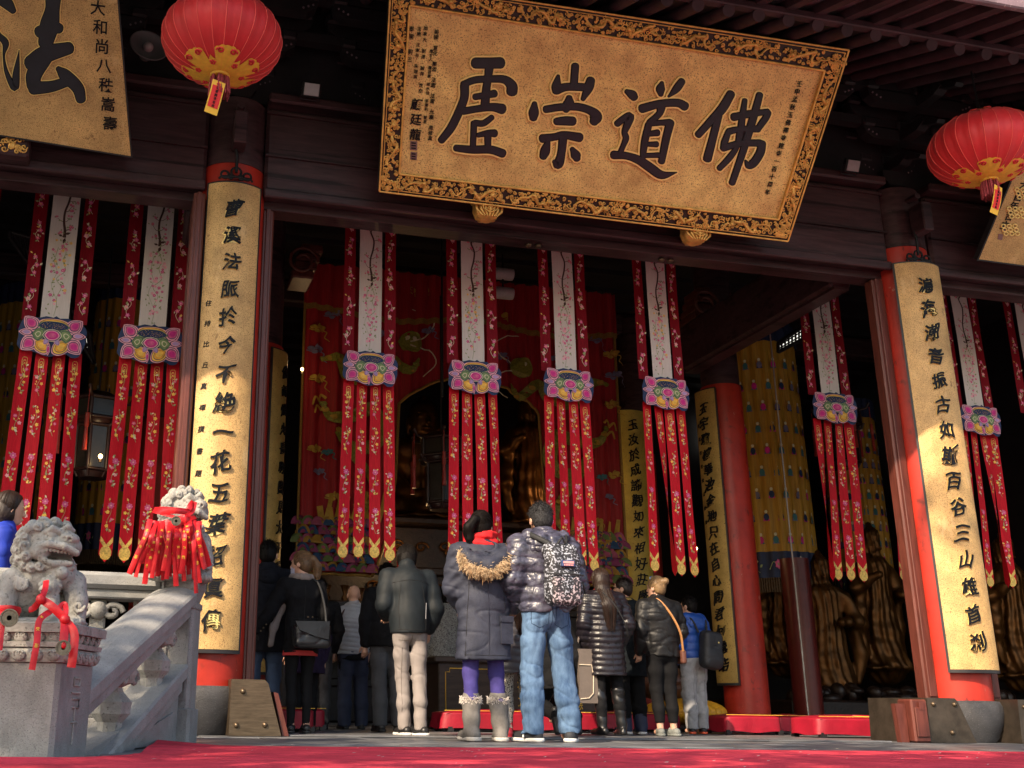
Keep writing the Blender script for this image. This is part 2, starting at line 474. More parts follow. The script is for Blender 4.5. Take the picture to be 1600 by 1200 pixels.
            q[~fl] = q[~fl][:, ::-1]
            Q.append(q)
        Q = np.vstack(Q); Q = Q[(Q >= 0).all(1)]
        me = bpy.data.meshes.new(name)
        me.vertices.add(len(V)); me.vertices.foreach_set('co', V.ravel())
        me.loops.add(len(Q) * 4); me.loops.foreach_set('vertex_index', Q.ravel().astype(np.int32))
        me.polygons.add(len(Q)); me.polygons.foreach_set('loop_start', np.arange(len(Q), dtype=np.int32) * 4)
        try: me.polygons.foreach_set('loop_total', np.full(len(Q), 4, np.int32))
        except Exception: pass
        me.polygons.foreach_set('use_smooth', np.ones(len(Q), bool))
        me.update(calc_edges=True); me.validate()
        return link(name, me, parent, mats)

# ------------------------------------------------------------------ lettering (the built-in font knows the characters)
def glyph(mb, ch, f, size, h0, h1, mi=0, bold=.012, shear=0., rot=0., cut=0):
    """one character as raised lettering; f(u, v, h) places it, u right and v up, centred on 0"""
    cu = bpy.data.curves.new('glyph', 'FONT'); cu.body = ch; cu.offset = bold; cu.extrude = .5; cu.resolution_u = 2; cu.shear = shear
    ob = bpy.data.objects.new('glyph', cu)
    COL.objects.link(ob)
    dg = bpy.context.evaluated_depsgraph_get()
    me = bpy.data.meshes.new_from_object(ob.evaluated_get(dg))
    if cut and len(me.vertices):                         # extra edges so that the strokes can follow a curved board
        bm = bmesh.new(); bm.from_mesh(me)
        for k in range(1, cut): bmesh.ops.bisect_plane(bm, geom=bm.verts[:] + bm.edges[:] + bm.faces[:], plane_co=(k / cut, 0, 0), plane_no=(1, 0, 0))
        for k in range(1, 6): bmesh.ops.bisect_plane(bm, geom=bm.verts[:] + bm.edges[:] + bm.faces[:], plane_co=(0, -.1 + k / 6, 0), plane_no=(0, 1, 0))
        bm.to_mesh(me); bm.free()
    if len(me.vertices):
        c, s_ = math.cos(rot), math.sin(rot)
        vs = []
        xs = [v.co.x for v in me.vertices]; ys = [v.co.y for v in me.vertices]
        mx, my = (min(xs) + max(xs)) / 2, .38
        for v in me.vertices:
            x, y = (v.co.x - mx) * size, (v.co.y - my) * size
            vs.append(f(x * c - y * s_, x * s_ + y * c, h1 if v.co.z > 0 else h0))
        mb.add(vs, [tuple(p.vertices) for p in me.polygons], mi)
    bpy.data.objects.remove(ob); bpy.data.curves.remove(cu); bpy.data.meshes.remove(me)
# ================================================================== the setting
def struct(name, mb, mats):
    o = mb.build(name, mats); return tag(o, kind='structure')
g = MB(); g.box((-60, -80, -1.7), (60, 2.2, -1.4)); struct('courtyard_ground', g, asphalt)
g = MB(); g.box((-60, 2.2, -1.7), (60, 2.6, -.35)); g.box((-60, 2.6, -1.7), (60, 30, -.1)); struct('stone_terrace', g, stone)
XS = (-6.2, .765, 7.87, 14.8)
g = MB()
random.seed(3)
y = 2.6; row = 0
while y < 23:                                        # flagstones with open joints
    d = .62 if y < 6.2 or y > 7.6 else .7
    x = -8 + (row % 2) * .6
    while x < 17:
        w = random.uniform(1.1, 1.5)
        dz = random.uniform(-.003, .003)
        g.box((x + .006, y + .006, -.1), (x + w - .006, y + d - .006, -.002 + dz), 0, .005)
        x += w
    y += d; row += 1
struct('hall_floor', g, floor_stone)

# ================================================================== the temple hall
hall = thing('temple_hall', 'dark timbered Buddhist temple hall with red columns and deep bracketed eaves', 'temple', (4.3, 9, 0))
def part(mb, name, mats, parent=None, label=None):
    o = link(name, mb.data(name, mats), parent or hall)
    p = parent or hall
    off = Vector((0, 0, 0))
    q = p
    while q is not None: off += Vector(q.location) if q == hall else Vector((0, 0, 0)); q = q.parent
    o.matrix_parent_inverse = Matrix.Translation(-Vector(hall.location)) if p == hall else Matrix.Identity(4)
    if label: o['label'] = label
    return o

# columns: stone drum, red shaft, dark head
for i, X in enumerate(XS):
    m = MB(); m.lathe([(.305, .30), (.305, 1.), (.303, 2.5), (.30, 4.0), (.298, 4.93)], (X, 9.03, 0), 40)
    c = part(m, 'column', red_lac)
    m = MB(); m.lathe([(.25, 0), (.275, .03), (.335, .17), (.352, .26), (.348, .32), (.325, .365), (.28, .37)], (X, 9.0, 0), 40)
    part(m, 'stone_drum', stone_dark, c)
    m = MB(); m.lathe([(.30, 4.934), (.295, 5.3), (.29, 5.618)], (X, 9.03, 0), 32, caps=False)
    m.tube([(X, 9.03, 5.45), (X, 8.60, 5.45)], .035, 8)
    m.box((X - .06, 8.50, 5.02), (X + .06, 8.70, 5.34), 0, .012)
    part(m, 'column_head', wood_dark, c)
for X, Y, r in ((1.50, 12.5, .30), (7.81, 12.5, .27), (.5, 16.5, .3), (8.6, 16.5, .3)):
    m = MB(); m.lathe([(r, .12), (r, 2), (r * .98, 4.45)], (X, Y, 0), 36)
    c = part(m, 'column', red_lac if Y < 13 else red_old)
    m = MB(); m.lathe([(r * 1.45, 0), (r * 1.45, .05), (r * 1.25, .12), (r * .9, .13)], (X, Y, 0), 32)
    part(m, 'stone_drum', stone_dark, c)
    m = MB(); m.lathe([(r * .93, 4.454), (r * .88, 6.9)], (X, Y, 0), 28, caps=False)
    part(m, 'column_head', wood_dark, c)

# lintels between the columns, one per bay
m_groove = []
for a, b in zip(XS[:-1], XS[1:]):
    m = MB(); x0, x1 = a + .265, b - .265
    m.box((x0, 8.82, 4.69), (x1, 9.24, 5.60), 0, .03)
    m.box((x0, 8.78, 4.66), (x1, 8.83, 4.75), 0, .012)            # moulding along the lower edge
    m.box((x0, 8.945, 4.607), (x1, 9.15, 4.69), 0, .006)
    m.box((x0, 8.70, 5.60), (x1, 9.34, 5.70), 0, .02)
    m.box((x0, 8.795, 5.08), (x1, 8.82, 5.10)); m.box((x0, 8.795, 5.52), (x1, 8.82, 5.545))
    part(m, 'lintel', wood_dark)
    for k in range(2):
        xx = a + (b - a) * (.41 + .2 * k)
        m = MB(); m.lathe([(.0, 0), (.028, .004), (.034, .02), (.02, .034), (0, .036)], (xx, 9.03, 4.572), 12); part(m, 'lintel_stud', brass); m = MB()
        m.lathe([(.0, 0), (.028, .004), (.034, .02), (.02, .034), (0, .036)], (xx + .1, 9.03, 4.572), 12)
        part(m, 'lintel_stud', brass)

# jamb posts beside the columns
for X0, X1 in ((.40, .505), (1.045, 1.15), (7.45, 7.59), (8.15, 8.28), (-5.9, -5.8), (14.3, 14.4)):
    yf = 8.74 if X1 == .505 else 8.93; m = MB(); m.box((X0, yf, .02), (X1, 9.20 if X0 != 7.45 else 9.06, 4.60), 0, .014); m.box((X0 + .03, yf - .018, .4), (X1 - .03, yf, 4.60), 0, .006)
    part(m, 'jamb_post', wood_brown)

# metal-clad threshold blocks with domed studs
def stud(m, c, r=.022, mi=0):
    vs = MB(); vs.lathe([(r, 0), (r * .9, r * .5), (r * .5, r * .85), (0.0005, r)], (0, 0, 0), 14)
    m.add([(c[0] + v[0], c[1] - v[2], c[2] + v[1]) for v in vs.v], [f[::-1] for f in vs.f], mi, True)
def thr_block(x0, x1, t0, t1, h, mat, studs, lab=None):
    m = MB()
    f0 = lambda x, z: (x, 9.35, z); f1 = lambda x, z: (x, 8.56, z)
    m.prism([(x0, 0.003), (x1, 0.003), (t1, h - .03), (t1 - .03, h), (t0, h)], f0, f1)
    b = part(m, 'threshold_block', mat, None, lab)
    for sx, sz in studs:
        k = MB(); stud(k, (sx, 8.56, sz)); o = part(k, 'stud', brass, b)
thr_block(.925, 1.33, .925, 1.215, .42, brass, ((1.02, .33), (.98, .08), (1.20, .085)))
m = MB(); m.prism([(1.345, .003), (1.395, .003), (1.30, .32), (1.262, .33)], lambda x, z: (x, 9.3, z), lambda x, z: (x, 8.60, z)); part(m, 'wedge_board', wood_brown)
thr_block(7.12, 7.60, 7.14, 7.46, .385, bronze_dark, ((7.20, .33), (7.42, .33), (7.36, .09)))
thr_block(8.08, 8.52, 8.10, 8.40, .385, bronze_dark, ((8.16, .32), (8.30, .09)))
m = MB(); m.box((6.95, 8.53, .003), (7.115, 8.72, .37), 0, .015); m.box((6.97, 8.515, .05), (7.095, 8.53, .30), 0, .006); m.box((7.01, 8.51, .28), (7.06, 8.516, .35)); part(m, 'wedge_board', wood_brown, None, 'worn maroon wooden block with chipped paint')
m = MB(); m.prism([(6.86, .003), (6.94, .003), (6.94, .33), (6.84, .33)], lambda x, z: (x, 8.66, z), lambda x, z: (x, 8.60, z)); part(m, 'wedge_board', wood_brown)
m = MB(); m.box((1.4, 8.62, -.001), (6.78, 8.95, .012), 0, .004); part(m, 'threshold_sill', floor_stone)

# beams running into the hall on the column lines
for X in (.5, 7.33):
    m = MB(); m.box((X - .13, 9.25, 4.62), (X + .13, 12.4, 5.25), 0, .03); m.box((X - .09, 9.25, 4.59), (X + .09, 12.4, 4.62)); part(m, 'tie_beam', wood_dark)
for Y in (12.5, 16.5):
    m = MB(); m.box((-6.4, Y - .14, 6.62), (15, Y + .14, 7.0), 0, .03); part(m, 'cross_beam', wood_dark)
for X in (1.95, 7.50):                                # carved bracket wings under the inner beams
    m = MB()
    for k in range(4): m.box((X - .12 + .04 * k, 12.25 + .02 * k, 5.35 + .13 * k), (X + .16 + .04 * k, 12.75, 5.46 + .13 * k), 0, .02)
    m.tube([(X + .2 * math.cos(t) * (1 - t / 14), 12.2, 5.55 + .2 * math.sin(t) * (1 - t / 14)) for t in np.linspace(0, 9, 28)], .022, 6)
    part(m, 'carved_bracket', wood_brown)

# bracket clusters above the lintel
def bracket_set(X):
    m = MB()
    z = 5.70
    m.prism([(-.10, 0), (.10, 0), (.16, .10), (.16, .17), (-.16, .17), (-.16, .10)], lambda x, q: (X + x, 9.18, z + q), lambda x, q: (X + x, 8.86, z + q))
    for t in range(3):
        zz = z + .17 + t * .245; L = .34 + .15 * t; yo = 8.98 - .30 * (t + 1)
        pr = [(-L, .13), (-L + .02, .06), (-L + .10, .0), (L - .10, 0), (L - .02, .06), (L, .13)]
        for yy in ([9.02] + [9.02 - .30 * (j + 1) for j in range(t)]):
            m.prism(pr, lambda x, q, yy=yy: (X + x, yy + .06, zz + q), lambda x, q, yy=yy: (X + x, yy - .06, zz + q))
        m.prism([(9.4, .0), (9.4, .12), (yo - .05, .12), (yo - .07, .05), (yo + .05, 0)][::-1], lambda yv, q: (X - .06, yv, zz + q + .003), lambda yv, q: (X + .06, yv, zz + q + .003))
        for xx in (-L + .07, 0, L - .07):
            for yy in ([9.02] if t == 0 else [9.02 - .30 * j for j in range(t + 1)]):
                m.box((X + xx - .075, yy - .085, zz + .135), (X + xx + .075, yy + .085, zz + .235), 0, .02)
        m.prism([(yo, .04), (yo - .22, -.06), (yo - .25, -.03), (yo - .06, .11), (yo, .115)], lambda yv, q: (X - .045, yv, zz + q), lambda yv, q: (X + .045, yv, zz + q))
    bs = part(m, 'bracket_set', wood_black)
    k = MB()                                           # small pale beads along the arm ends
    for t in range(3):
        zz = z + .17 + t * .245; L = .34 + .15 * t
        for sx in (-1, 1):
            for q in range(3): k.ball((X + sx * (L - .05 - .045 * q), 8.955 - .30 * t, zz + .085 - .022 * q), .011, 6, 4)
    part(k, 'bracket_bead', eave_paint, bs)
for a, b in zip(XS[:-1], XS[1:]):
    n = 5
    for k in range(n): bracket_set(a + (b - a) * k / n)
m = MB()
for t, (yy, zz) in enumerate(((9.02, 6.02), (8.72, 6.27), (8.42, 6.52))): m.box((-6.6, yy - .05, zz), (15, yy + .05, zz + .1))
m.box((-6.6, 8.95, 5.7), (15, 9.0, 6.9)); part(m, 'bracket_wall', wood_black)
m = MB(); m.tube([(-6.6, 8.30, 6.72), (15, 8.30, 6.72)], .13, 14); part(m, 'eave_purlin', wood_dark)

# eaves: round rafters, flying rafters, boarding, fascia, tiles
slope = .42
def rz(y): return 6.03 + (y - 7.0) * slope
rm = None
for k in range(60):
    X = -5.4 + .29 * k
    m = MB(); m.tube([(X, 6.98, rz(6.98)), (X, 9.7, rz(9.7))], .058, 12); 
    part(m, 'rafter', wood_rafter)
    m = MB(); y0, y1 = 6.22, 7.5
    vs = [(X + sx * .042, yv, 5.86 + (yv - 6.22) * .34 + dz) for yv in (y0, y1) for sx, dz in ((-1, 0), (1, 0), (1, .085), (-1, .085))]
    m.add(vs, [(0, 1, 2, 3)[::-1], (4, 5, 6, 7), (0, 4, 5, 1), (1, 5, 6, 2), (2, 6, 7, 3), (3, 7, 4, 0)][:])
    part(m, 'flying_rafter', wood_rafter)
m = MB()
vs = [(-6.6, 7.02, 6.075), (15, 7.02, 6.075), (15, 9.8, rz(9.8) + .07), (-6.6, 9.8, rz(9.8) + .07)]
m.add(vs + [(x, yv, z + .03) for x, yv, z in vs], [(0, 3, 2, 1), (4, 5, 6, 7), (0, 1, 5, 4), (2, 3, 7, 6)]); part(m, 'eave_boarding', wood_black)
m = MB(); m.box((-6.6, 6.95, 6.062), (15, 7.03, 6.135), 0, .01); part(m, 'rafter_end_board', wood_rafter)
m = MB()
vs = [(-6.6, 6.2, 5.945), (15, 6.2, 5.945), (15, 7.6, 6.43), (-6.6, 7.6, 6.43)]
m.add(vs + [(x, yv, z + .03) for x, yv, z in vs], [(0, 3, 2, 1), (4, 5, 6, 7), (0, 1, 5, 4), (2, 3, 7, 6)]); part(m, 'eave_boarding', eave_paint)
m = MB(); m.box((-6.6, 6.14, 5.83), (15, 6.20, 6.0), 0, .012); m.box((-6.6, 6.11, 5.985), (15, 6.2, 6.04), 0, .01); part(m, 'fascia', eave_paint)
m = MB()
P_ = [(6.08, 6.05), (7.5, 6.48), (9.8, 7.35), (12.5, 8.7), (14.6, 10.4)]
for k in range(len(P_) - 1):
    (a, az), (b, bz) = P_[k], P_[k + 1]
    m.add([(-6.8, a, az), (15.2, a, az), (15.2, b, bz), (-6.8, b, bz), (-6.8, a, az + .12), (15.2, a, az + .12), (15.2, b, bz + .12), (-6.8, b, bz + .12)],
          [(0, 3, 2, 1), (4, 5, 6, 7), (0, 1, 5, 4), (2, 3, 7, 6), (1, 2, 6, 5), (3, 0, 4, 7)])
for k in range(72):
    X = -6.7 + k * .305; pts = [(X, a, az + .13) for a, az in P_]; m.tube(pts, .07, 8)
m.add([(-6.8, 14.6, 10.5), (15.2, 14.6, 10.5), (15.2, 23, 6.3), (-6.8, 23, 6.3), (-6.8, 14.6, 10.4), (15.2, 14.6, 10.4), (15.2, 23, 6.2), (-6.8, 23, 6.2)], [(0, 1, 2, 3), (4, 7, 6, 5)])
part(m, 'roof', M('grey_roof_tile', (.11, .11, .115), .75, var=.3))
# walls and ceiling of the dark interior
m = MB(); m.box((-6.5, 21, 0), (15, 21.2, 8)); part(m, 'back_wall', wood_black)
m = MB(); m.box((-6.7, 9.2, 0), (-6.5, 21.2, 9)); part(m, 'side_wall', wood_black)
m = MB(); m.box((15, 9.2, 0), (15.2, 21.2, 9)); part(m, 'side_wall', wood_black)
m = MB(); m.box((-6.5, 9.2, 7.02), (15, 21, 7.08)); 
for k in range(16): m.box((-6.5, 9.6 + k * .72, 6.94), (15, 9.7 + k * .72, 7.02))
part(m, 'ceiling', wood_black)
m = MB(); m.box((-1.42, 13.9, 0), (-1.36, 21, 7)); part(m, 'partition', wood_black)

# lattice windows, daylight behind their paper
paper = M('daylit_window_paper', (.8, .8, .78), .9, var=.05, emit=(1, .96, .85, .55))
def lattice(quad, nb, name_loc):
    a, b, c, d = [np.array(q) for q in quad]          # bottom-left, bottom-right, top-right, top-left
    nrm = np.cross(b - a, d - a); nrm /= np.linalg.norm(nrm)
    if nrm @ (a - CPOS) > 0: nrm = -nrm
    m = MB(); 
    for p, q in ((a, b), (b, c), (c, d), (d, a)): m.tube([p, q], .03, 6)
    w = part(m, 'window', wood_black)
    m = MB(); m.add([a - nrm * .03, b - nrm * .03, c - nrm * .03, d - nrm * .03], [(0, 1, 2, 3)]); part(m, 'window_paper', paper, w)
    m = MB()
    for k in range(1, nb): m.tube([a + (b - a) * k / nb, d + (c - d) * k / nb], .017, 5)
    for k in (1, 2): m.tube([a + (d - a) * k / 3, b + (c - b) * k / 3], .012, 5)
    part(m, 'window_bar', wood_black, w)
def wq(pts, **k): return [at(x, y, **k) for x, y in pts]
lattice(wq([(16, 372), (62, 436), (50, 372), (16, 362)], Y=13.0), 9, 0)
lattice(wq([(110, 505), (147, 568), (140, 522), (110, 482)], Y=13.0), 6, 0)
lattice(wq([(243, 643), (300, 643), (300, 624), (243, 624)], Y=20.7), 6, 0)
lattice(wq([(1216, 550), (1254, 530), (1254, 511), (1216, 536)], Y=13.6), 7, 0)
lattice(wq([(1110, 700), (1152, 676), (1152, 628), (1110, 648)], Y=20.7), 7, 0)
# ================================================================== signboards
def tilted(Y0, z0, t):
    """photo pixel on a board that leans out by t above the line (Y0, z0) -> point, h metres proud of it"""
    up = np.array([0, -math.sin(t), math.cos(t)]); n = np.array([0, -math.cos(t), -math.sin(t)])
    p0 = np.array([0, Y0, z0])
    def S(x, y, h=0.):
        d = ray(x, y); k = ((p0 - CPOS) @ n) / (d @ n)
        return CPOS + k * d + n * h
    return S
def bil(q, u, v):
    a, b, c, d = [np.array(p, float) for p in q]      # BL BR TR TL
    return (a * (1 - u) + b * u) * (1 - v) + (d * (1 - u) + c * u) * v

STROKES = {
 'void': (670, 70, 6.319, [
  [(455,178,112),(590,178,112),(705,176,116)], [(592,215,90),(578,340,78),(562,440,84),(548,615,92)],
  [(335,388,70),(450,345,72),(600,335,74),(740,340,84),(812,400,108),(815,462,112)],
  [(348,400,92),(345,520,86),(292,660,86),(215,815,86),(118,940,74)], [(450,512,66),(550,495,70),(645,478,78)],
  [(335,652,76),(480,628,72),(620,612,84),(720,630,106)], [(440,768,66),(437,860,66),(430,1000,62)], [(450,768,66),(535,770,66),(618,712,58)],
  [(480,888,50),(580,868,66),(645,870,82)], [(577,885,74),(577,1010,66)], [(262,1015,70),(420,1030,82),(600,1030,84),(725,1068,88)]]),
 'lofty': (810, 80, 6.0, [
  [(527,135,76),(515,300,76)], [(368,228,34),(352,320,92),(352,372,84)], [(350,360,92),(450,332,78),(620,335,78)], [(672,268,84),(650,340,92),(598,448,44)],
  [(470,432,62),(465,490,108),(437,548,66)], [(250,542,72),(400,520,74),(560,520,76),(680,560,84),(720,612,118),(700,660,84)],
  [(146,485,50),(138,570,98),(134,625,74)], [(348,655,70),(430,650,88),(505,652,88)], [(218,815,84),(330,800,72),(420,782,76),(568,805,90)],
  [(268,850,55),(245,930,94),(225,985,74)], [(412,800,84),(396,950,80),(366,1055,92),(330,1030,46)], [(497,912,48),(530,970,94),(543,1005,68)]]),
 'way': (940, 110, 6.669, [
  [(252,215,52),(310,250,98),(335,280,84)], [(622,125,44),(606,190,98),(610,250,56)], [(828,110,80),(770,190,84),(690,270,26)],
  [(412,395,96),(600,345,86),(780,335,88),(862,372,96)], [(612,380,96),(590,450,74),(490,540,72)], [(482,560,78),(440,740,80),(420,905,66)],
  [(500,552,60),(620,540,64),(700,542,84)], [(705,540,92),(660,720,86),(615,945,76)], [(480,658,58),(575,645,74)], [(460,765,52),(565,765,66)],
  [(440,882,54),(590,878,60)], [(152,552,72),(220,500,76),(285,478,94),(255,570,82),(230,640,66),(245,700,70),(220,770,60),(190,840,60)],
  [(115,875,92),(250,885,80),(380,930,92),(500,1010,100),(620,1085,88),(775,1057,10)]]),
 'buddha': (1070, 130, 7.06, [
  [(498,115,100),(400,280,108),(270,420,90),(140,565,84)], [(362,350,92),(310,560,92),(240,830,102)],
  [(652,185,62),(630,330,76),(600,540,84),(560,700,70),(480,820,76),(372,935,68)], [(815,125,82),(770,290,90),(700,520,96),(630,750,86),(512,1095,78)],
  [(528,370,92),(700,335,86),(850,318,72),(898,320,92)], [(905,322,84),(880,380,82),(830,450,80),(790,510,70)], [(472,530,80),(600,502,72),(800,500,82)],
  [(470,530,70),(430,640,82),(412,715,72)], [(412,712,80),(600,660,80),(820,655,82)], [(838,660,96),(820,760,100),(750,870,100),(692,900,82),(658,850,30)]]),
 'law': (0, 0, 4.615, [
  [(388,-150,100),(385,-40,120),(380,60,106),(358,180,140),(330,310,110)], [(285,230,90),(330,210,90)], [(380,190,110),(430,205,76)],
  [(230,458,128),(330,390,130),(500,345,92)], [(330,400,120),(250,530,116),(242,615,100)], [(242,632,100),(370,622,84),(490,585,72)],
  [(420,492,40),(470,540,92),(560,630,90),(585,715,74)], [(-60,-80,90),(10,-20,104),(60,30,84),(98,78,48)],
  [(-60,180,60),(-10,250,44),(42,310,52),(30,400,18),(50,520,32),(108,630,54),(120,520,50),(140,360,5)]])}
def calligraphy(key, S, parent, mb_ink, mb_gold, lw=2.0):
    ox, oy, s, sts = STROKES[key]
    for i, st in enumerate(sts):
        pts = [(ox + x / s, oy + y / s, w / s) for x, y, w in st]
        mb_gold.stroke(pts, S, .001, .014 + .0004 * i, lw * 1.25, 0)
        mb_ink.stroke(pts, S, .010, .0175 + .0004 * i, 0, 0); mb_ink.stroke(pts, S, .016, .0215 + .0005 * i, -1.5, 1)

def column_text(mb, txt, S, p0, p1, size, h=.006, bold=.012, jit=0., mg=None):
    """vertical line of characters between two photo pixels on board S"""
    n = len(txt)
    for i, ch in enumerate(txt):
        if ch == ' ': continue
        t = i / max(1, n - 1); x = p0[0] + (p1[0] - p0[0]) * t; y = p0[1] + (p1[1] - p0[1]) * t
        c = S(x, y); r_ = S(x + 1, y + .12) - c; r_ /= np.linalg.norm(r_)
        n_ = S(x, y, 1.) - c; u_ = np.cross(n_, r_); 
        if u_[2] < 0: u_ = -u_
        f = lambda a, b, hh: c + r_ * a + u_ * b + n_ * hh
        if mg is not None: glyph(mg, ch, f, size, .001, h * .6, 0, bold + .035)
        glyph(mb, ch, f, size, .002, h, 0, bold, rot=random.uniform(-jit, jit))

# ---- the large carved board over the middle bay
TIL = .70
z0 = .5 * (at(592, 298, Y=8.5)[2] + at(1229, 376, Y=8.5)[2])
S = tilted(8.5, z0, TIL)
OUT = [(592, 298), (1229, 376), (1324, 78), (610, -30)]
INN = [(623, 271), (1214, 342), (1286, 110), (639, 8)]
loc = S(910, 337)
sb = thing('signboard', 'huge gold signboard with four large black characters and a carved dragon frame', 'signboard', loc)
def wpart(mb, name, mats, parent, root):
    o = mb.build(name, mats, parent)
    o.matrix_parent_inverse = Matrix.Translation(-Vector(root.location)) if parent == root else Matrix.Identity(4)
    return o
m = MB(); m.prism(OUT, lambda x, y: S(x, y, -.09), lambda x, y: S(x, y, -.02)); wpart(m, 'backing', black_edge, sb, sb)
m = MB(); m.add([S(*p, -.004) for p in INN], [(0, 1, 2, 3)])
pn = wpart(m, 'panel', gold_sign, sb, sb)
# frame: dark bed, gilt lips, carving
m = MB()
fr_bed = M('dark_carving_bed', (.035, .018, .014), .6, var=.3)
for k in range(4):
    a, b, c, d = OUT[k], OUT[(k + 1) % 4], INN[(k + 1) % 4], INN[k]
    m.add([S(*p, .012) for p in (a, b, c, d)], [(0, 1, 2, 3)], 0)
    m.add([S(*a, -.02), S(*b, -.02), S(*b, .026), S(*a, .026)], [(0, 1, 2, 3)], 1)
    m.add([S(*d, -.004), S(*c, -.004), S(*c, .034), S(*d, .034)], [(3, 2, 1, 0)], 1)
    m.tube([S(*a, .026), S(*b, .026)], .009, 8, 1)
    m.tube([S(*d, .030), S(*c, .030)], .011, 8, 1); 
    q0 = bil([a, b, c, d], 0, .14); q1 = bil([a, b, c, d], 1, .14); m.tube([S(*q0, .022), S(*q1, .022)], .005, 6, 1)
fr = wpart(m, 'frame', [fr_bed, gold_carve], sb, sb)
m = MB(); random.seed(21)
def scroll(q, u, v, r, turns, sg, L, mi=0, th=.011):
    """a cloud curl on the frame strip q at (u, v)"""
    pts = []
    for t in np.linspace(0, 1, 11):
        a = sg * turns * 2 * PI * t + L; rr = r * (1 - .78 * t)
        x, y = bil(q, u, v) ; pts.append(S(x + rr * math.cos(a), y + rr * math.sin(a), .022 + .012 * t))
    m.tube(pts, np.linspace(th, th * .55, len(pts)), 5, mi)
for k in range(4):
    a, b, c, d = OUT[k], OUT[(k + 1) % 4], INN[(k + 1) % 4], INN[k]
    q = [a, b, c, d]; Ln = math.hypot(b[0] - a[0], b[1] - a[1])
    Wd = 26
    n = int(Ln / 4.2)
    for i in range(n):
        u = (i + random.random()) / n
        for v in (.3, .52, .78):
            if random.random() < .86: scroll(q, min(max(u + random.uniform(-.01, .01), .012), .988), v + random.uniform(-.09, .09), random.uniform(1.9, 3.6), random.uniform(.8, 1.4), random.choice((-1, 1)), random.uniform(0, 6.28), 0, random.uniform(.006, .010))
    nd = max(2, int(Ln / 88))                          # dragons winding along the frame
    for i in range(nd):
        u0, u1 = (i + .10) / nd, (i + .80) / nd; pts = []; rs = []
        sg = 1 if i < nd / 2 else -1; f1, f2, a0 = random.uniform(8, 11), random.uniform(17, 23), random.uniform(0, 6)
        for t in np.linspace(0, 1, 40):
            uu = u0 + (u1 - u0) * t if sg > 0 else u1 - (u1 - u0) * t
            uu += .012 / nd * 8 * math.sin(f2 * t + a0) / 8
            v = .52 + .20 * math.sin(t * f1 + a0) + .08 * math.sin(t * f2); x, y = bil(q, uu, v); pts.append(S(x, y, .030 + .010 * math.sin(t * 26 + a0)))
            rs.append(.004 + .012 * min(1, t * 1.8) * (1 + .18 * math.sin(t * 120)))
        m.tube(pts, rs, 6, 0)
        for t in (8, 16, 24, 32):                      # claws
            b0 = pts[t]
            for j in range(4): an = random.uniform(0, 6.28); m.tube([b0, b0 + (S(0 + 700, 200) - S(700, 200)) + (S(700 + 7 * math.cos(an), 200 + 7 * math.sin(an)) - S(700, 200))], [.007, .003], 4, 0, False)
        hx, hy = bil(q, u1 + .02 / nd if sg > 0 else u0 - .02 / nd, .52); m.ball(S(hx, hy, .04), .022, 8, 6, 0); m.ball(S(hx + sg * 3, hy + 2, .036), .014, 6, 5, 0)
        for j in range(16):                            # flaming mane
            an = random.uniform(0, 6.28); L = random.uniform(6, 12); m.tube([S(hx + 2 * math.cos(an), hy + 2 * math.sin(an), .036), S(hx + L * .6 * math.cos(an + .2), hy + L * .55 * math.sin(an + .2), .040), S(hx + L * math.cos(an), hy + L * .85 * math.sin(an), .028)], [.006, .004, .002], 4, 0, False)
for cx, cy in [bil([OUT[i], OUT[i], INN[i], INN[i]], 0, .5) for i in range(4)]:
    for j in range(16): 
        x, y = cx + random.uniform(-12, 12), cy + random.uniform(-10, 10); q = [(x, y)] * 4; scroll(q, 0, 0, random.uniform(2.5, 4), 1.2, random.choice((-1, 1)), random.uniform(0, 6), 0, .010)
wpart(m, 'dragon_carving', gold_carve, fr, sb)
mi_, mg_ = MB(), MB()
for k in ('void', 'lofty', 'way', 'buddha'): calligraphy(k, S, sb, mi_, mg_)
wpart(mg_, 'gilt_outline', gold_line, sb, sb); wpart(mi_, 'large_characters', [ink, ink_reflection], sb, sb)
m = MB(); mg = MB(); random.seed(5)
column_text(m, '壬申孟秋玉佛禪寺建寺一百十周年', S, (1249, 131), (1199, 300), .058, mg=None, bold=.012)
for txt, p0, p1, sz in (('泰國 明三', (643, 45), (640, 93), .046), ('法國 汪澍芬 朱理英', (655, 45), (649, 120), .036), ('加拿大 耐達 誠祥 性空', (665, 44), (657, 142), .038),
                    ('應文人 應普惠 梁水仙 張國利 範里', (674, 80), (664, 190), .033), ('美國 宣化 樂渡 法雲 法雷 允塵 周修真', (682, 50), (672, 216), .044)):
    column_text(m, txt, S, p0, p1, sz, bold=.010)
column_text(m, '顧廷龍', S, (651, 163), (649, 210), .105, bold=.02)
ins = wpart(m, 'small_inscription', ink, sb, sb)
m = MB()
seal = M('faded_purple_seal', (.22, .12, .115), .6)
for cx, cy, w, h in ((646, 227, 5.5, 7), (646, 243, 5, 6)):
    m.prism([(cx - w, cy + h), (cx + w, cy + h + 1), (cx + w + .6, cy - h + 1), (cx - w + .6, cy - h)], lambda x, y: S(x, y, .001), lambda x, y: S(x, y, .005))
    for k in range(3): m.prism([(cx - w + 2, cy - h + 3 + 4 * k + 1), (cx + w - 2, cy - h + 3 + 4 * k + 1.6), (cx + w - 2, cy - h + 2.6 + 4 * k), (cx - w + 2, cy - h + 2 + 4 * k)], lambda x, y: S(x, y, .005), lambda x, y: S(x, y, .008), 1)
wpart(m, 'seal', [seal, ink], sb, sb)
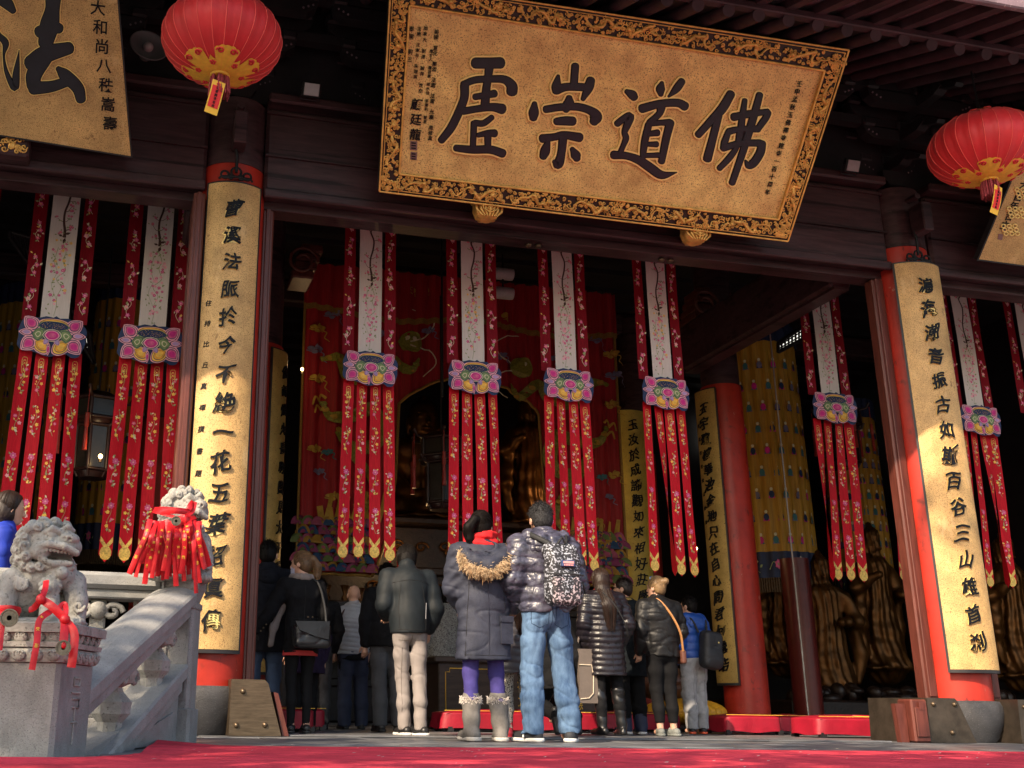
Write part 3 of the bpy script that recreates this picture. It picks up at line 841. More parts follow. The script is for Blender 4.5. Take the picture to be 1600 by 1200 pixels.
# gilt lotus corbels carrying the board
for i, (px_, py_) in enumerate(((759, 327), (1083, 364))):
    c = at(px_, py_, Y=8.62)
    cb = thing('lotus_corbel', ('gilt carved lotus corbel under the left part of the large dragon-framed board', 'gilt carved lotus corbel under the right part of the large dragon-framed board')[i], 'corbel', c, group='gilt corbels under the large board')
    m = MB(); m.box((-.11, -.10, .075), (.11, .12, .115), 0, .01)
    m.lathe([(.05, -.115), (.10, -.10), (.125, -.03), (.12, .05), (.10, .076)], (0, 0, 0), 40, 0, fr=lambda t, k: .88 + .13 * abs(math.sin(4 * t)))
    for r in (.025, .048, .072): m.tube([(r * math.cos(a), -.128 - .012 * math.cos(a * 6), -.02 + r * .9 * math.sin(a)) for a in np.linspace(0, 2 * PI, 25)], .008, 5)
    for k in range(7):
        x = -.12 + .04 * k; m.tube([(x * .55, -.10, -.115), (x, -.125 + abs(x) * .25, -.06), (x * 1.08, -.125 + abs(x) * .3, .02), (x * .9, -.10, .075)], [.008, .014, .014, .008], 6)
    for k in range(5): m.ball((-.09 + .045 * k, -.115, .085), (.022, .018, .026), 8, 6)
    m.build('lotus_carving', gold_carve, cb)
    m = MB(); m.box((-.05, .0, -.05), (.05, .2, .05)); m.build('bracket_arm', wood_dark, cb)

# ---- the boards to the left and right
z1 = at(207, 247, Y=8.55)[2]
S2 = tilted(8.55, z1, TIL)
Q2 = [(-420, 144), (207, 247), (178, -90), (-470, -210)]
b2 = thing('signboard', 'plain gold signboard cut off at the left edge with huge black brush characters', 'signboard', S2(0, 213))
m = MB(); m.prism(Q2, lambda x, y: S2(x, y, -.08), lambda x, y: S2(x, y, -.003)); wpart(m, 'backing', black_edge, b2, b2)
m = MB(); m.add([S2(*bil(Q2, u, v), 0) for u, v in ((.004, .008), (.996, .008), (.996, .99), (.004, .99))], [(0, 1, 2, 3)]); wpart(m, 'panel', gold_board, b2, b2)
mi_, mg_ = MB(), MB(); calligraphy('law', S2, b2, mi_, mg_, 1.0)
wpart(mg_, 'gilt_outline', gold_line, b2, b2); wpart(mi_, 'large_character', [ink, ink_reflection], b2, b2)
m = MB(); column_text(m, '大和尚八秩嵩壽', S2, (153, 12), (172, 193), .125, bold=.012); wpart(m, 'small_inscription', ink, b2, b2)
c = at(20, 232, Y=8.62)
cb = thing('carved_corbel', 'dark wooden corbel with gilt floral relief under the left signboard', 'corbel', c)
m = MB(); m.box((-.14, -.06, -.085), (.14, .14, .085), 0, .02); m.build('bracket_arm', wood_dark, cb)
m = MB(); random.seed(9)
for k in range(14):
    cx, cz = random.uniform(-.11, .11), random.uniform(-.06, .06); sg = random.choice((-1, 1))
    m.tube([(cx + .03 * (1 - t * .8) * math.cos(sg * t * 7), -.066, cz + .03 * (1 - t * .8) * math.sin(sg * t * 7)) for t in np.linspace(0, 1, 10)], .007, 5)
m.ball((0, -.06, .0), (.035, .02, .04), 10, 6); m.build('gilt_relief', gold_carve, cb)

z2 = at(1527, 407, Y=8.55)[2]
S3 = tilted(8.55, z2, TIL)
Q3 = [(1527, 407), (2000, 470), (2130, 230), (1650, 115)]
b3 = thing('signboard', 'plain gold signboard cut off at the right edge behind the red lantern', 'signboard', S3(1600, 417))
m = MB(); m.prism(Q3, lambda x, y: S3(x, y, -.07), lambda x, y: S3(x, y, -.003)); wpart(m, 'backing', black_edge, b3, b3)
m = MB(); m.add([S3(*bil(Q3, u, v), 0) for u, v in ((.004, .008), (.996, .008), (.996, .99), (.004, .99))], [(0, 1, 2, 3)]); wpart(m, 'panel', gold_board, b3, b3)
m = MB(); mg_ = MB(); random.seed(4)
for j, (x0, y0) in enumerate(((1603, 300), (1597, 330), (1588, 357))):
    for i in range(3):
        for q in range(3):
            cx, cy = x0 - 9 * i + 2 * q - 3 + (6 if j == 0 else 0), y0 + 6 * q - 4
            mg_.tube([S3(cx + 3.4 * math.cos(a), cy + 2.8 * math.sin(a), .006) for a in np.linspace(0, 2 * PI, 10)], .008, 5)
column_text(m, '乙酉年吉立', S3, (1598, 292), (1570, 352), .10, bold=.02)
wpart(m, 'small_inscription', ink, b3, b3); wpart(mg_, 'gilt_outline', gold_line, b3, b3)
m = MB()
for cx, cy in ((1568, 357), (1562, 370)): m.prism([(cx - 3.5, cy + 4), (cx + 3.5, cy + 5), (cx + 5, cy - 4), (cx - 2, cy - 5)], lambda x, y: S3(x, y, .001), lambda x, y: S3(x, y, .005))
wpart(m, 'seal', seal, b3, b3)

# ================================================================== couplet boards on the columns
def couplet(cx, cy, r, ac, wid, zb, zt, txt, size, label, group, gold=gold_board, small=None, th=.045, z_first=None, z_last=None, bold=.02):
    o = thing('couplet_board', label, 'couplet board', (cx, cy - r, zb), group=group)
    ha = wid / 2 / r; n = 22
    m = MB(); 
    def ring(rr, zz): return [(cx + rr * math.cos(ac - ha + 2 * ha * i / n), cy + rr * math.sin(ac - ha + 2 * ha * i / n), zz) for i in range(n + 1)]
    a, b, c_, d = ring(r, zb), ring(r, zt), ring(r + th, zb), ring(r + th, zt); k = n + 1
    F = []
    for i in range(n): F += [(i + 1, i, k + i, k + i + 1), (2 * k + i, 2 * k + i + 1, 3 * k + i + 1, 3 * k + i), (i, i + 1, 2 * k + i + 1, 2 * k + i), (k + i + 1, k + i, 3 * k + i, 3 * k + i + 1)]
    F += [(0, 2 * k, 3 * k, k), (n, k + n, 3 * k + n, 2 * k + n)]
    m.add(a + b + c_ + d, F, 0); wpart(m, 'backing', black_edge, o, o)
    m = MB(); ha2 = ha * .925; rr = r + th + .002
    def gp(u, v): t = ac - ha2 + 2 * ha2 * u; return (cx + rr * math.cos(t), cy + rr * math.sin(t), zb + .03 + (zt - zb - .045) * v)
    m.grid(gp, 22, 1); wpart(m, 'gold_face', gold, o, o)
    m = MB(); mg = MB()
    z_first = z_first or zt - .27; z_last = z_last or zb + .25
    for i, ch in enumerate(txt):
        zz = z_first + (z_last - z_first) * i / (len(txt) - 1)
        w0 = random.uniform(0, 6); f = lambda u, v, h, zz=zz, w0=w0: (lambda U, V: (cx + (rr + h) * math.cos(ac + U / rr), cy + (rr + h) * math.sin(ac + U / rr), zz + V))(u * .92 + .06 * size * math.sin(v / size * 5 + w0) * (1 + u / size), v + u * .16 + .05 * size * math.sin(u / size * 6 + w0 * 2))
        ro = random.uniform(-.07, .07); sz = size * random.uniform(.92, 1.08)
        if bold > .018: glyph(mg, ch, f, sz, .001, .008, 0, bold + .009, .12, ro, 8)
        glyph(m, ch, f, sz, .002, .017, 0, bold, .12, ro, 8)
    if small:
        for i, ch in enumerate(small[0]):
            zz = small[2] + (small[3] - small[2]) * i / (len(small[0]) - 1)
            f = lambda u, v, h, zz=zz: (cx + (rr + h) * math.cos(ac + (u + small[1]) / rr), cy + (rr + h) * math.sin(ac + (u + small[1]) / rr), zz + v)
            glyph(m, ch, f, size * .34, .002, .006, 0, .008, .15)
    wpart(m, 'characters', ink, o, o)
    if mg.v: wpart(mg, 'gilt_outline', gold_line, o, o)
    return o
random.seed(31)
A1 = -PI / 2 - .02; A2 = -PI / 2 - .10
zf = at(364, 322, Y=8.63)[2]; zl = at(323, 968, Y=8.62)[2]
cl = couplet(.765, 9.03, .308, A1, .475, .615, 4.72, '曹溪法脈扵今不絶一花五葉紹眞傳', .175, 'tall curved gold board of black characters on the left red column', 'couplet boards on the front columns', small=('住持比丘真禪撰書題', -.178, 3.55, 2.05), z_first=zf, z_last=zl)
zf = at(1440, 445, Y=8.63)[2]; zl = at(1526, 1003, Y=8.62)[2]
crr = couplet(7.87, 9.03, .308, A2, .45, .615, 4.72, '滬海潮音振古如斯百谷三山雄首刹', .175, 'tall curved gold board of black characters on the right red column', 'couplet boards on the front columns', z_first=zf, z_last=zl, th=.085)
for o, cx, ac in ((cl, .765, A1), (crr, 7.87, A2)):
    m = MB(); px_, py_ = cx + .36 * math.cos(ac), 9.03 + .36 * math.sin(ac)
    for dx, dz, r in ((-.10, .05, .035), (0, .085, .045), (.10, .05, .035), (-.05, .035, .02), (.05, .035, .02)):
        m.tube([(px_ + dx + r * math.cos(a), py_, 4.72 + dz + r * math.sin(a)) for a in np.linspace(0, 2 * PI, 17)], .011, 6)
    m.tube([(px_ - .15, py_, 4.725), (px_ - .13, py_, 4.75), (px_, py_, 4.76), (px_ + .13, py_, 4.75), (px_ + .15, py_, 4.725)], .012, 6)
    m.tube([(px_, py_, 4.80), (px_, py_ - .01, 4.95), (px_ - .02, py_ - .02, 5.06)], .014, 6)
    wpart(m, 'iron_hanger', iron, o, o)
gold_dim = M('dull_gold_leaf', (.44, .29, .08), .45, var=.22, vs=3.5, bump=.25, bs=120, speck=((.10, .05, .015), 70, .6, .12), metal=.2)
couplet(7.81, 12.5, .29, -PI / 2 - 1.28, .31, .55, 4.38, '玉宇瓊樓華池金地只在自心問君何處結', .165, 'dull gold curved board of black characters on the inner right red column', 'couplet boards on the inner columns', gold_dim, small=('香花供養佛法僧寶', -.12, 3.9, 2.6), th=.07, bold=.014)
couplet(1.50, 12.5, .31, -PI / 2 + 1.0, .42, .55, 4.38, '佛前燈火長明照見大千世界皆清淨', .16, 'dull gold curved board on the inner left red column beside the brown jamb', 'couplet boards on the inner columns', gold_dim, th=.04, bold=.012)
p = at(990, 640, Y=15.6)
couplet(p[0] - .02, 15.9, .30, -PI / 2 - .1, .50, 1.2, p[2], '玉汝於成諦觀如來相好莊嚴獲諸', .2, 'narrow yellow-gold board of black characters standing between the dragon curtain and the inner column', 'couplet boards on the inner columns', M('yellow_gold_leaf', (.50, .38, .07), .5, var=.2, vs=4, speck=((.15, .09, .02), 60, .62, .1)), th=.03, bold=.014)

# ================================================================== red lanterns
red_silk = M('red_lantern_silk', (.60, .022, .028), .5, var=.1, vs=5, sheen=.08, bump=.25, bs=26)
rib_silk = M('lantern_seam', (.85, .12, .10), .5, var=.1)
yel_print = M('yellow_lantern_print', (.80, .47, .05), .55, var=.12, vs=20)
tassel_m = M('dusky_tassel_thread', (.33, .05, .06), .8, var=.3, vs=40)
tag_y = M('yellow_tag_card', (.90, .55, .06), .6, var=.05)
tag_r = M('red_tag_card', (.75, .03, .03), .6, var=.05)
def lantern(c, a, h, label, spin):
    o = thing('red_lantern', label, 'lantern', c, spin, 'red lanterns under the eaves')
    nr = 26
    def P(t, ph, off=0.):
        # slight scallop between the ribs
        rr = (a * math.sin(ph)) * (1 - .022 * (1 - abs(math.cos(nr * t / 2)))) + off
        return (rr * math.cos(t), rr * math.sin(t), -h * math.cos(ph) * (1 + .0) + (0 if off == 0 else -off * math.cos(ph)))
    m = MB(); m.grid(lambda u, v: P(2 * PI * u, .17 + (PI - .34) * v), nr * 6, 26); m.build('silk_body', red_silk, o)
    m = MB()
    for k in range(nr):
        t = 2 * PI * k / nr; m.tube([P(t, ph, .002) for ph in np.linspace(.17, PI - .17, 24)], .0032, 4, 0, False)
    m.build('rib_seam', rib_silk, o)
    for top in (0, 1):
        m = MB()
        nl = 6
        def R_(t):
            q = (t * nl / (2 * PI)) % 1.; d = abs(q - .5) * 2
            return .60 + .10 * max(0, 1 - (d / .70) ** 2) ** .5 + .022 * abs(math.sin(q * PI * 7)) if d < .70 else .42 + .10 * ((d - .70) / .30) ** 2
        def G(u, v):
            t = 2 * PI * u; rr = .17 + (R_(t) - .17) * v; ph = rr if not top else PI - rr
            return P(t, ph, .004)
        m.grid(lambda u, v: G(u if not top else 1 - u, v), 180, 10, 0)
        for k in range(nl):                            # red scrolls and blossoms printed on the yellow collar
            t0 = 2 * PI * (k + .5) / nl
            for sg in (-1, 1):
                m.tube([P(t0 + sg * (.19 + .115 * (1 - s * .8) * math.cos(s * 8)), (lambda q: q if not top else PI - q)(.60 + .062 * (1 - s * .8) * math.sin(s * 8)), .006) for s in np.linspace(0, 1, 16)], .0085, 4, 1, False)
            for j in range(5):
                aa = 2 * PI * j / 5; ph = .36 + .035 * math.sin(aa); m.ball(P(2 * PI * k / nl + .09 * math.cos(aa), ph if not top else PI - ph, .004), .012, 5, 4, 1)
        m.build('printed_collar', [yel_print, red_silk], o)
    m = MB(); zb = -h * math.cos(.17)
    m.lathe([(a * .17, zb + .01), (a * .17, zb - .02), (a * .15, zb - .022)], (0, 0, 0), 24); m.build('lantern_ring', yel_print, o); m = MB()
    m.lathe([(a * .17, -zb - .01), (a * .17, -zb + .05), (0.01, -zb + .05)], (0, 0, 0), 24)
    m.build('lantern_ring', yel_print, o)
    m = MB(); random.seed(12)
    for k in range(90):
        t = random.uniform(0, 6.28); r0 = a * .155 * math.sqrt(random.random()); L = random.uniform(.15, .19)
        m.tube([(r0 * math.cos(t), r0 * math.sin(t), zb), (r0 * 1.15 * math.cos(t), r0 * 1.15 * math.sin(t), zb - L * .6), (r0 * 1.2 * math.cos(t) + .004, r0 * 1.2 * math.sin(t), zb - L)], .006, 4, 0, False)
    m.build('tassel', tassel_m, o)
    m = MB(); m.tube([(0, 0, -zb + .04), (.02, 0, .82)], .006, 5); m.tube([(.06, 0, -zb + .04), (.05, .02, .86)], .006, 5); 
    m.tube([(.05 + .03 * math.cos(t), 0, .78 + .06 * math.sin(t) + .01 * t) for t in np.linspace(0, 9, 24)], .004, 4); m.build('cord', iron, o)
    # hanging wish card
    tg = MB(); W, Hh = .052, .27
    tg.grid(lambda u, v: ((u - .5) * 2 * W, -.012 * math.sin(v * 3), -Hh * v), 2, 8, 0, True)
    tg.grid(lambda u, v: ((u - .5) * 2 * W * .80, -.012 * math.sin((.16 + .66 * v) * 3) - .0025, -Hh * (.16 + .66 * v)), 2, 8, 1, True)
    for i, ch in enumerate('福慧圓滿吉祥'):
        zz = -Hh * (.22 + .55 * i / 5); f = lambda u, v, hh: (u, -.012 * math.sin(-zz / Hh * 3) - .004 - hh, zz + v); glyph(tg, ch, f, .024, 0, .001, 2, .02)
    f = lambda u, v, hh: (u, -.012 * .4 - .004 - hh, -.03 + v); glyph(tg, '佛', f, .036, 0, .001, 1, .02)
    t_ = tg.build('wish_card', [tag_y, tag_r, ink], o); t_.location = (-a * .03, -a * .16, zb - .10); t_.rotation_euler = (R(14), R(8), -spin + R(12))
    return o
lantern(at(347, 62, Y=7.4), .475, .33, 'round red silk lantern near the plain gold board at the left', .1)
lantern(at(1537, 232, Y=7.4), .475, .33, 'round red silk lantern hanging at the right edge of the eaves', .35)

# ================================================================== small fittings
c = at(233, 70, Y=8.4)
sp = thing('loudspeaker', 'grey horn loudspeaker hanging beside the left signboard', 'loudspeaker', c)
m = MB(); pr = [(.165, 0), (.172, .008), (.165, .016), (.12, .05), (.07, .12), (.04, .17)]
vs = MB(); vs.lathe([(.02, .03), (.035, .05), (.07, .055), (.155, .01)] + pr, (0, 0, 0), 32)
grey_plastic = M('grey_plastic', (.10, .10, .105), .5, var=.1)
m.add([(v[0], v[2], v[1]) for v in vs.v], [f[::-1] for f in vs.f], 0, True); m.build('horn', grey_plastic, sp)
m = MB(); m.ball((0, .03, 0), (.045, .05, .045), 12, 8); m.build('driver_cone', M('pale_speaker_cone', (.30, .27, .27), .5), sp)
m = MB(); m.tube([(0, .16, 0), (0, .22, .12), (0, .22, .4)], .014, 6); m.build('mount', iron, sp); sp.rotation_euler = (R(-12), 0, R(12))
lampg = M('floodlight_glass', (.30, .28, .30), .2, var=.15, spec=.6)
for (x, y, lab) in ((487, 140, 'small square floodlight above the lintel between the left lantern and the large board'), (1333, 259, 'small square floodlight above the lintel right of the large board')):
    c = at(x, y, Y=8.55); fl = thing('floodlight', lab, 'floodlight', c, group='floodlights above the lintel')
    m = MB(); m.box((-.085, 0, -.07), (.085, .06, .07), 0, .01); m.build('housing', iron, fl)
    m = MB(); m.box((-.07, -.012, -.056), (.07, -.001, .056), 0, .004); m.build('glass', lampg, fl)
    m = MB(); m.tube([(-.09, .03, 0), (-.09, .05, -.09), (.09, .05, -.09), (.09, .03, 0)], .008, 5); m.build('bracket', iron, fl)
    fl.rotation_euler = (R(28), 0, 0)
# ================================================================== embroidered banners
b_red = M('banner_red_silk', (.46, .006, .016), .6, var=.16, vs=7, spec=.15, bump=.25, bs=16, stretch=(14, 14, 1.2))
b_redd = M('banner_deep_red_silk', (.175, .003, .010), .6, var=.14, vs=7, spec=.12, bump=.25, bs=16, stretch=(14, 14, 1.0))
b_white = M('banner_white_silk', (.60, .53, .49), .55, var=.07, vs=9, sheen=.2, bump=.3, bs=14, stretch=(16, 16, .6))
th_pink = M('pink_thread', (.60, .09, .24), .6, var=.25, vs=30)
th_pale = M('pale_pink_thread', (.74, .34, .40), .6, var=.2, vs=30)
th_yel = M('yellow_thread', (.80, .48, .07), .55, var=.2, vs=30)
th_green = M('green_thread', (.24, .29, .12), .6, var=.3, vs=30)
th_cream = M('cream_thread', (.62, .57, .38), .6, var=.2, vs=30)
th_brown = M('brown_thread', (.06, .025, .018), .7, var=.3)
th_gold = M('gold_thread', (.62, .40, .09), .35, metal=.4, var=.45, vs=55, bump=.4, bs=120)
th_navy = M('navy_thread', (.010, .025, .085), .6, var=.2)
th_mag = M('magenta_thread', (.55, .015, .22), .55, var=.25, vs=14)
th_lilac = M('lilac_thread', (.36, .24, .46), .6, var=.2)
th_leaf = M('lotus_green_thread', (.16, .24, .09), .6, var=.35, vs=18)
th_orange = M('orange_thread', (.72, .34, .03), .55, var=.3, vs=14)
EMB = [b_red, th_pink, th_pale, th_yel, th_green, th_cream, th_brown, th_gold]
random.seed(44)
def flower(m, x, z, r, mi, ci, f, n=5, a0=None):
    a0 = random.uniform(0, 6.28) if a0 is None else a0
    for k in range(n):
        a = a0 + 2 * PI * k / n; ca, sa = math.cos(a), math.sin(a); w = .42
        pts = [(x, z), (x + r * (.55 * ca - w * sa), z + r * (.55 * sa + w * ca)), (x + r * ca, z + r * sa), (x + r * (.55 * ca + w * sa), z + r * (.55 * sa - w * ca))]
        m.add([f(px, pz, .002) for px, pz in pts], [(0, 3, 2, 1)], mi)
    m.add([f(x + r * .26 * math.cos(2 * PI * k / 6), z + r * .26 * math.sin(2 * PI * k / 6), .003) for k in range(6)], [tuple(range(6))], ci)
def leaf(m, x, z, a, L, mi, f, w=.28):
    ca, sa = math.cos(a), math.sin(a)
    pts = [(x, z), (x + L * (.5 * ca - w * sa), z + L * (.5 * sa + w * ca)), (x + L * ca, z + L * sa), (x + L * (.5 * ca + w * sa), z + L * (.5 * sa - w * ca))]
    m.add([f(px, pz, .0018) for px, pz in pts], [(0, 3, 2, 1)], mi)
def line(m, pts, w, mi, f):
    Q = cr(pts, 4); T = np.gradient(Q[:, :2], axis=0); T /= np.linalg.norm(T, axis=1)[:, None] + 1e-9
    ww = np.linspace(w, w * .6, len(Q)) if np.isscalar(w) else np.interp(np.linspace(0, 1, len(Q)), np.linspace(0, 1, len(w)), w)
    vs = [f(q[0] - t[1] * h, q[1] + t[0] * h, .0015) for q, t, h in zip(Q, T, ww)] + [f(q[0] + t[1] * h, q[1] - t[0] * h, .0015) for q, t, h in zip(Q, T, ww)]
    n = len(Q); m.add(vs, [(i, i + 1, n + i + 1, n + i) for i in range(n - 1)], mi)
def wavecloth(amp, ph, fx=30., fz=2.3):
    return lambda x, z: amp * (math.sin(fx * x + ph + 1.1 * math.sin(fz * z + ph)) * .6 + .8 * math.sin(fz * z * 1.7 + ph * 2))
def strip_mesh(wid, z0, z1, base, ph, amp=.006):
    """cloth strip hanging from z1 down to z0"""
    m = MB(); wv = wavecloth(amp, ph)
    f = lambda x, z, h=0.: (x, wv(x, z) - h, z)
    m.grid(lambda u, v: f((u - .5) * wid, z0 + (z1 - z0) * v), 8, 40, 0)
    return m, f
def mesh_side(ph):
    m, f = strip_mesh(.118, .10, 1.75, 0, ph)
    for c in (.30, .62, .95, 1.28, 1.55):
        for k in range(3):
            x, z = random.uniform(-.022, .022), c + (k - 1) * .075
            flower(m, x, z, random.uniform(.018, .026), random.choice((1, 1, 1, 2)), random.choice((2, 3)), f)
            for j in range(4): leaf(m, x + random.uniform(-.025, .025), z + random.uniform(-.035, .035), random.uniform(0, 6.28), random.uniform(.022, .036), random.choice((4, 4, 5, 7)), f)
        line(m, [(.015, c - .11), (-.02, c - .04), (.02, c + .03), (-.01, c + .10)], .0022, 5, f)
    return m.data('side_strip', [b_redd] + EMB[1:])
def mesh_white(ph, yellow):
    m, f = strip_mesh(.238, .08, 1.72, 0, ph, .005)
    tr = [(.01, 1.62), (.035, 1.52), (-.005, 1.46), (.03, 1.36), (.02, 1.25), (-.005, 1.15), (-.005, 1.05), (.01, .97), (.012, .90)]
    line(m, tr, [.004, .008, .010, .009, .009, .009, .010, .012, .014], 6, f)
    leaf(m, .01, .93, .4, .06, 6, f, .22); leaf(m, .0, .91, 2.9, .045, 6, f, .25); leaf(m, .02, .90, -1.8, .06, 6, f, .25)
    for q in range(16):
        x, z = tr[min(8, q * 9 // 16)]; sg = random.choice((-1, 1)); x2, z2 = x + sg * random.uniform(.035, .075), z + random.uniform(0, .07)
        line(m, [(x, z), ((x + x2) / 2, z + .01), (x2, z2)], .0028, 6, f)
        for j in range(2): flower(m, x2 + random.uniform(-.02, .02), z2 + random.uniform(-.02, .02), random.uniform(.010, .017), 1, 3, f)
        for j in range(3): leaf(m, x2 + random.uniform(-.03, .03), z2 + random.uniform(-.03, .03), random.uniform(0, 6.28), .024, 4, f)
    vine = [(.0, .86), (.04, .76), (.02, .68), (.05, .58), (-.02, .50), (.03, .42), (.0, .33), (.005, .24), (-.01, .15)]
    line(m, vine, .003, 4, f); line(m, [(-.03, .80), (-.05, .66), (-.02, .56), (-.055, .44), (.0, .30)], .0022, 4, f)
    for q in range(40):
        z = random.uniform(.24, .88); x = random.uniform(-.075, .075) * (1 if z > .34 else .5)
        flower(m, x, z, random.uniform(.012, .019), 3 if (yellow and random.random() < .35) else random.choice((1, 1, 2)), 2, f)
    for q in range(44):
        z = random.uniform(.16, .9); leaf(m, random.uniform(-.075, .075), z, random.uniform(0, 6.28), random.uniform(.018, .030), 4, f)
    return m.data('centre_strip', [b_white] + EMB[1:])
def mesh_tail(ph, twist=0.):
    L = 1.80; W = .109
    wv = wavecloth(.006, ph, 34., 2.6)
    def f(x, z, h=0.):
        t = -z / L; an = twist * max(0, t - .15) * 1.9 if twist else .18 * math.sin(2.2 * t + ph)
        an = min(an, 1.35); y = wv(x, z)
        return (x * math.cos(an) + h * math.sin(an), x * math.sin(an) + y - h * math.cos(an), z)
    m = MB()
    m.grid(lambda u, v: f((u - .5) * W, -L + .10 + (L - .10) * v), 8, 44, 0)
    m.add([f(-W / 2, -L + .10), f(-W / 2, -L + .06), f(0, -L), f(W / 2, -L + .06), f(W / 2, -L + .10)], [(0, 1, 2, 3, 4)], 0)
    for z in np.linspace(-.05, -L + .1, 40):           # thin dark stitched border
        pass
    top = -.10
    for s in (-1, 1):                                   # golden grass plume
        for k in range(3): line(m, [(0, top - .15), (s * .02, top - .07), (s * (.018 - .010 * k), top + .015 - .02 * k), (s * (-.01 + .004 * k), top + .02 - .03 * k)], .0020, 7, f)
    for cz in (-.26, -.62, -1.02, -1.40):
        line(m, [(.012, cz - .15), (-.016, cz - .07), (.012, cz + .02), (-.006, cz + .11)], .0022, 4, f)
        for k in range(4):
            x, z = (.018 if k % 2 else -.018) + random.uniform(-.006, .006), cz - .10 + .058 * k
            big = cz < -.9 and k == 3
            flower(m, x * (.3 if big else 1), z, .030 if big else random.uniform(.014, .019), 1 if big else random.choice((1, 3, 3, 1, 2)), 3 if not big else 2, f, 5 if not big else 7)
        for k in range(14): leaf(m, random.uniform(-.024, .024), cz + random.uniform(-.15, .12), random.uniform(.3, 2.8), random.uniform(.020, .034), random.choice((4, 5, 7, 7)), f)
    zt = -L + .215
    for s in (-1, 1): m.add([f(s * W * .47, zt, .002), f(s * W * .47, zt - .05, .002), f(s * .0, zt - .115, .002), f(s * 0, zt - .07, .002)], [(0, 1, 2, 3)[::-s]], 7)
    cz = -L + .075
    m.add([f(.050 * math.cos(a) * (1 if abs(math.cos(a)) < .8 else .96), cz + .058 * math.sin(a), .003) for a in np.linspace(0, 2 * PI, 16, endpoint=False)], [tuple(range(16))], 7)
    for s in (-1, 1): line(m, [(s * .030 + .012 * (1 - t) * math.cos(6 * t), -L + .165 + .012 * (1 - t) * math.sin(6 * t)) for t in np.linspace(0, .9, 6)], .003, 7, f)
    return m.data('tail', EMB)
LOT = [th_navy, th_pale, th_mag, th_yel, th_leaf, th_lilac, th_orange, th_cream, th_pink]
def mesh_lotus():
    m = MB(); s = 1 / 205 * .292
    def f(x, z, h): return ((x - 308) * s, -.012 - h * .5 - .03 * math.cos((x - 308) / 205 * 1.3), (940 - z) * s)
    def shape(pts, c, layers, h0, n=5):
        P = cr(list(pts) + [pts[0]], n)[:-1]; c = np.array(c)
        for i, (k, mi) in enumerate(layers):
            Q = c + (P - c) * k; m.prism([tuple(q) for q in Q], lambda x, z: f(x, z, h0 + .003 * i - .003), lambda x, z: f(x, z, h0 + .003 * i), mi, back=(i == 0))
    def petal(base, tip, w, layers, h):
        b, t = np.array(base, float), np.array(tip, float); d = t - b; n = np.array([-d[1], d[0]]) / np.hypot(*d) * w
        tt = np.linspace(.04, 1, 10); hw = np.sin(PI * tt ** .9) ** .75 * (1 - .18 * tt); hw[-1] = 0
        P = [b + d * q + n * k for q, k in zip(tt, hw)] + [b + d * q - n * k for q, k in zip(tt[-2::-1], hw[-2::-1])]
        P = np.array(P); c = b + d * .55
        for i, (k, mi) in enumerate(layers):
            Q = c + (P - c) * k; m.prism([tuple(q) for q in Q], lambda x, z: f(x, z, h + .003 * i - .003), lambda x, z: f(x, z, h + .003 * i), mi, back=(i == 0))
    edge = [(105,905),(122,850),(150,815),(215,826),(262,812),(305,818),(322,806),(345,820),(400,815),(432,842),(485,850),(512,888),(506,930),(508,965),(495,1010),(472,1058),(430,1065),(402,1047),(345,1060),(293,1072),(240,1058),(190,1042),(142,1044),(106,1005),(110,955)]
    shape(edge, (308, 940), [(.985, 0)], .006, 2)
    # rear petals
    shape([(200,875),(240,838),(310,828),(380,838),(420,875),(310,905)], (310,868), [(1,1),(.93,3),(.86,0),(.80,6),(.70,3)], .010)
    for sx in (-1, 1):
        X = lambda x: 308 + sx * (x - 308)
        petal((X(222),905),(X(140),826),46,[(1.08,1),(.93,0),(.83,1),(.68,0),(.60,8),(.40,2)],.014)
        petal((X(215),955),(X(138),1034),50,[(1.08,1),(.93,0),(.83,1),(.68,0),(.60,8),(.40,2)],.014)
        petal((X(205),928),(X(112),922),26,[(1.05,1),(.84,0),(.68,1),(.5,5)],.020)
        shape([(X(195),975),(X(215),1030),(X(262),1056),(X(300),1040),(X(290),985),(X(240),960)],(X(250),1000),[(1.06,1),(.95,0),(.88,3),(.70,0),(.64,6),(.40,3)],.012)
        petal((X(290),955),(X(262),1000),18,[(1,1),(.8,0),(.7,5)],.026)
        shape([(X(185),932),(X(222),896),(X(262),905),(X(258),950),(X(222),976)],(X(224),935),[(1,4),(.88,0),(.80,4),(.46,7),(.32,4)],.022)
    shape([(215,878),(250,852),(310,846),(370,852),(405,878),(370,898),(310,902),(250,898)], (310,874), [(1,4),(.93,0)], .024)
    random.seed(8)
    for k in range(60):
        a = random.uniform(0, 6.28); r = math.sqrt(random.random()); m.ball(f(310 + 78 * r * math.cos(a), 874 + 20 * r * math.sin(a), .030), .0022, 4, 3, 3 if k % 3 else 1)
    shape([(250,938),(270,908),(308,898),(346,908),(364,938),(340,968),(308,976),(276,968)], (308,938), [(1,7),(.90,0),(.80,1),(.66,2),(.40,8)], .030)
    petal((293,985),(293,1068),13,[(1,1),(.78,0),(.66,1),(.5,2)],.030)
    return m.data('lotus_panel', LOT)
ME = dict(side=[mesh_side(.3), mesh_side(2.1)], white=[mesh_white(.5, False), mesh_white(1.9, True)], tail=[mesh_tail(.2), mesh_tail(1.3), mesh_tail(2.6), mesh_tail(4.0)], twist=mesh_tail(.4, .9), edge=mesh_tail(.7, 1.1), lotus=mesh_lotus())
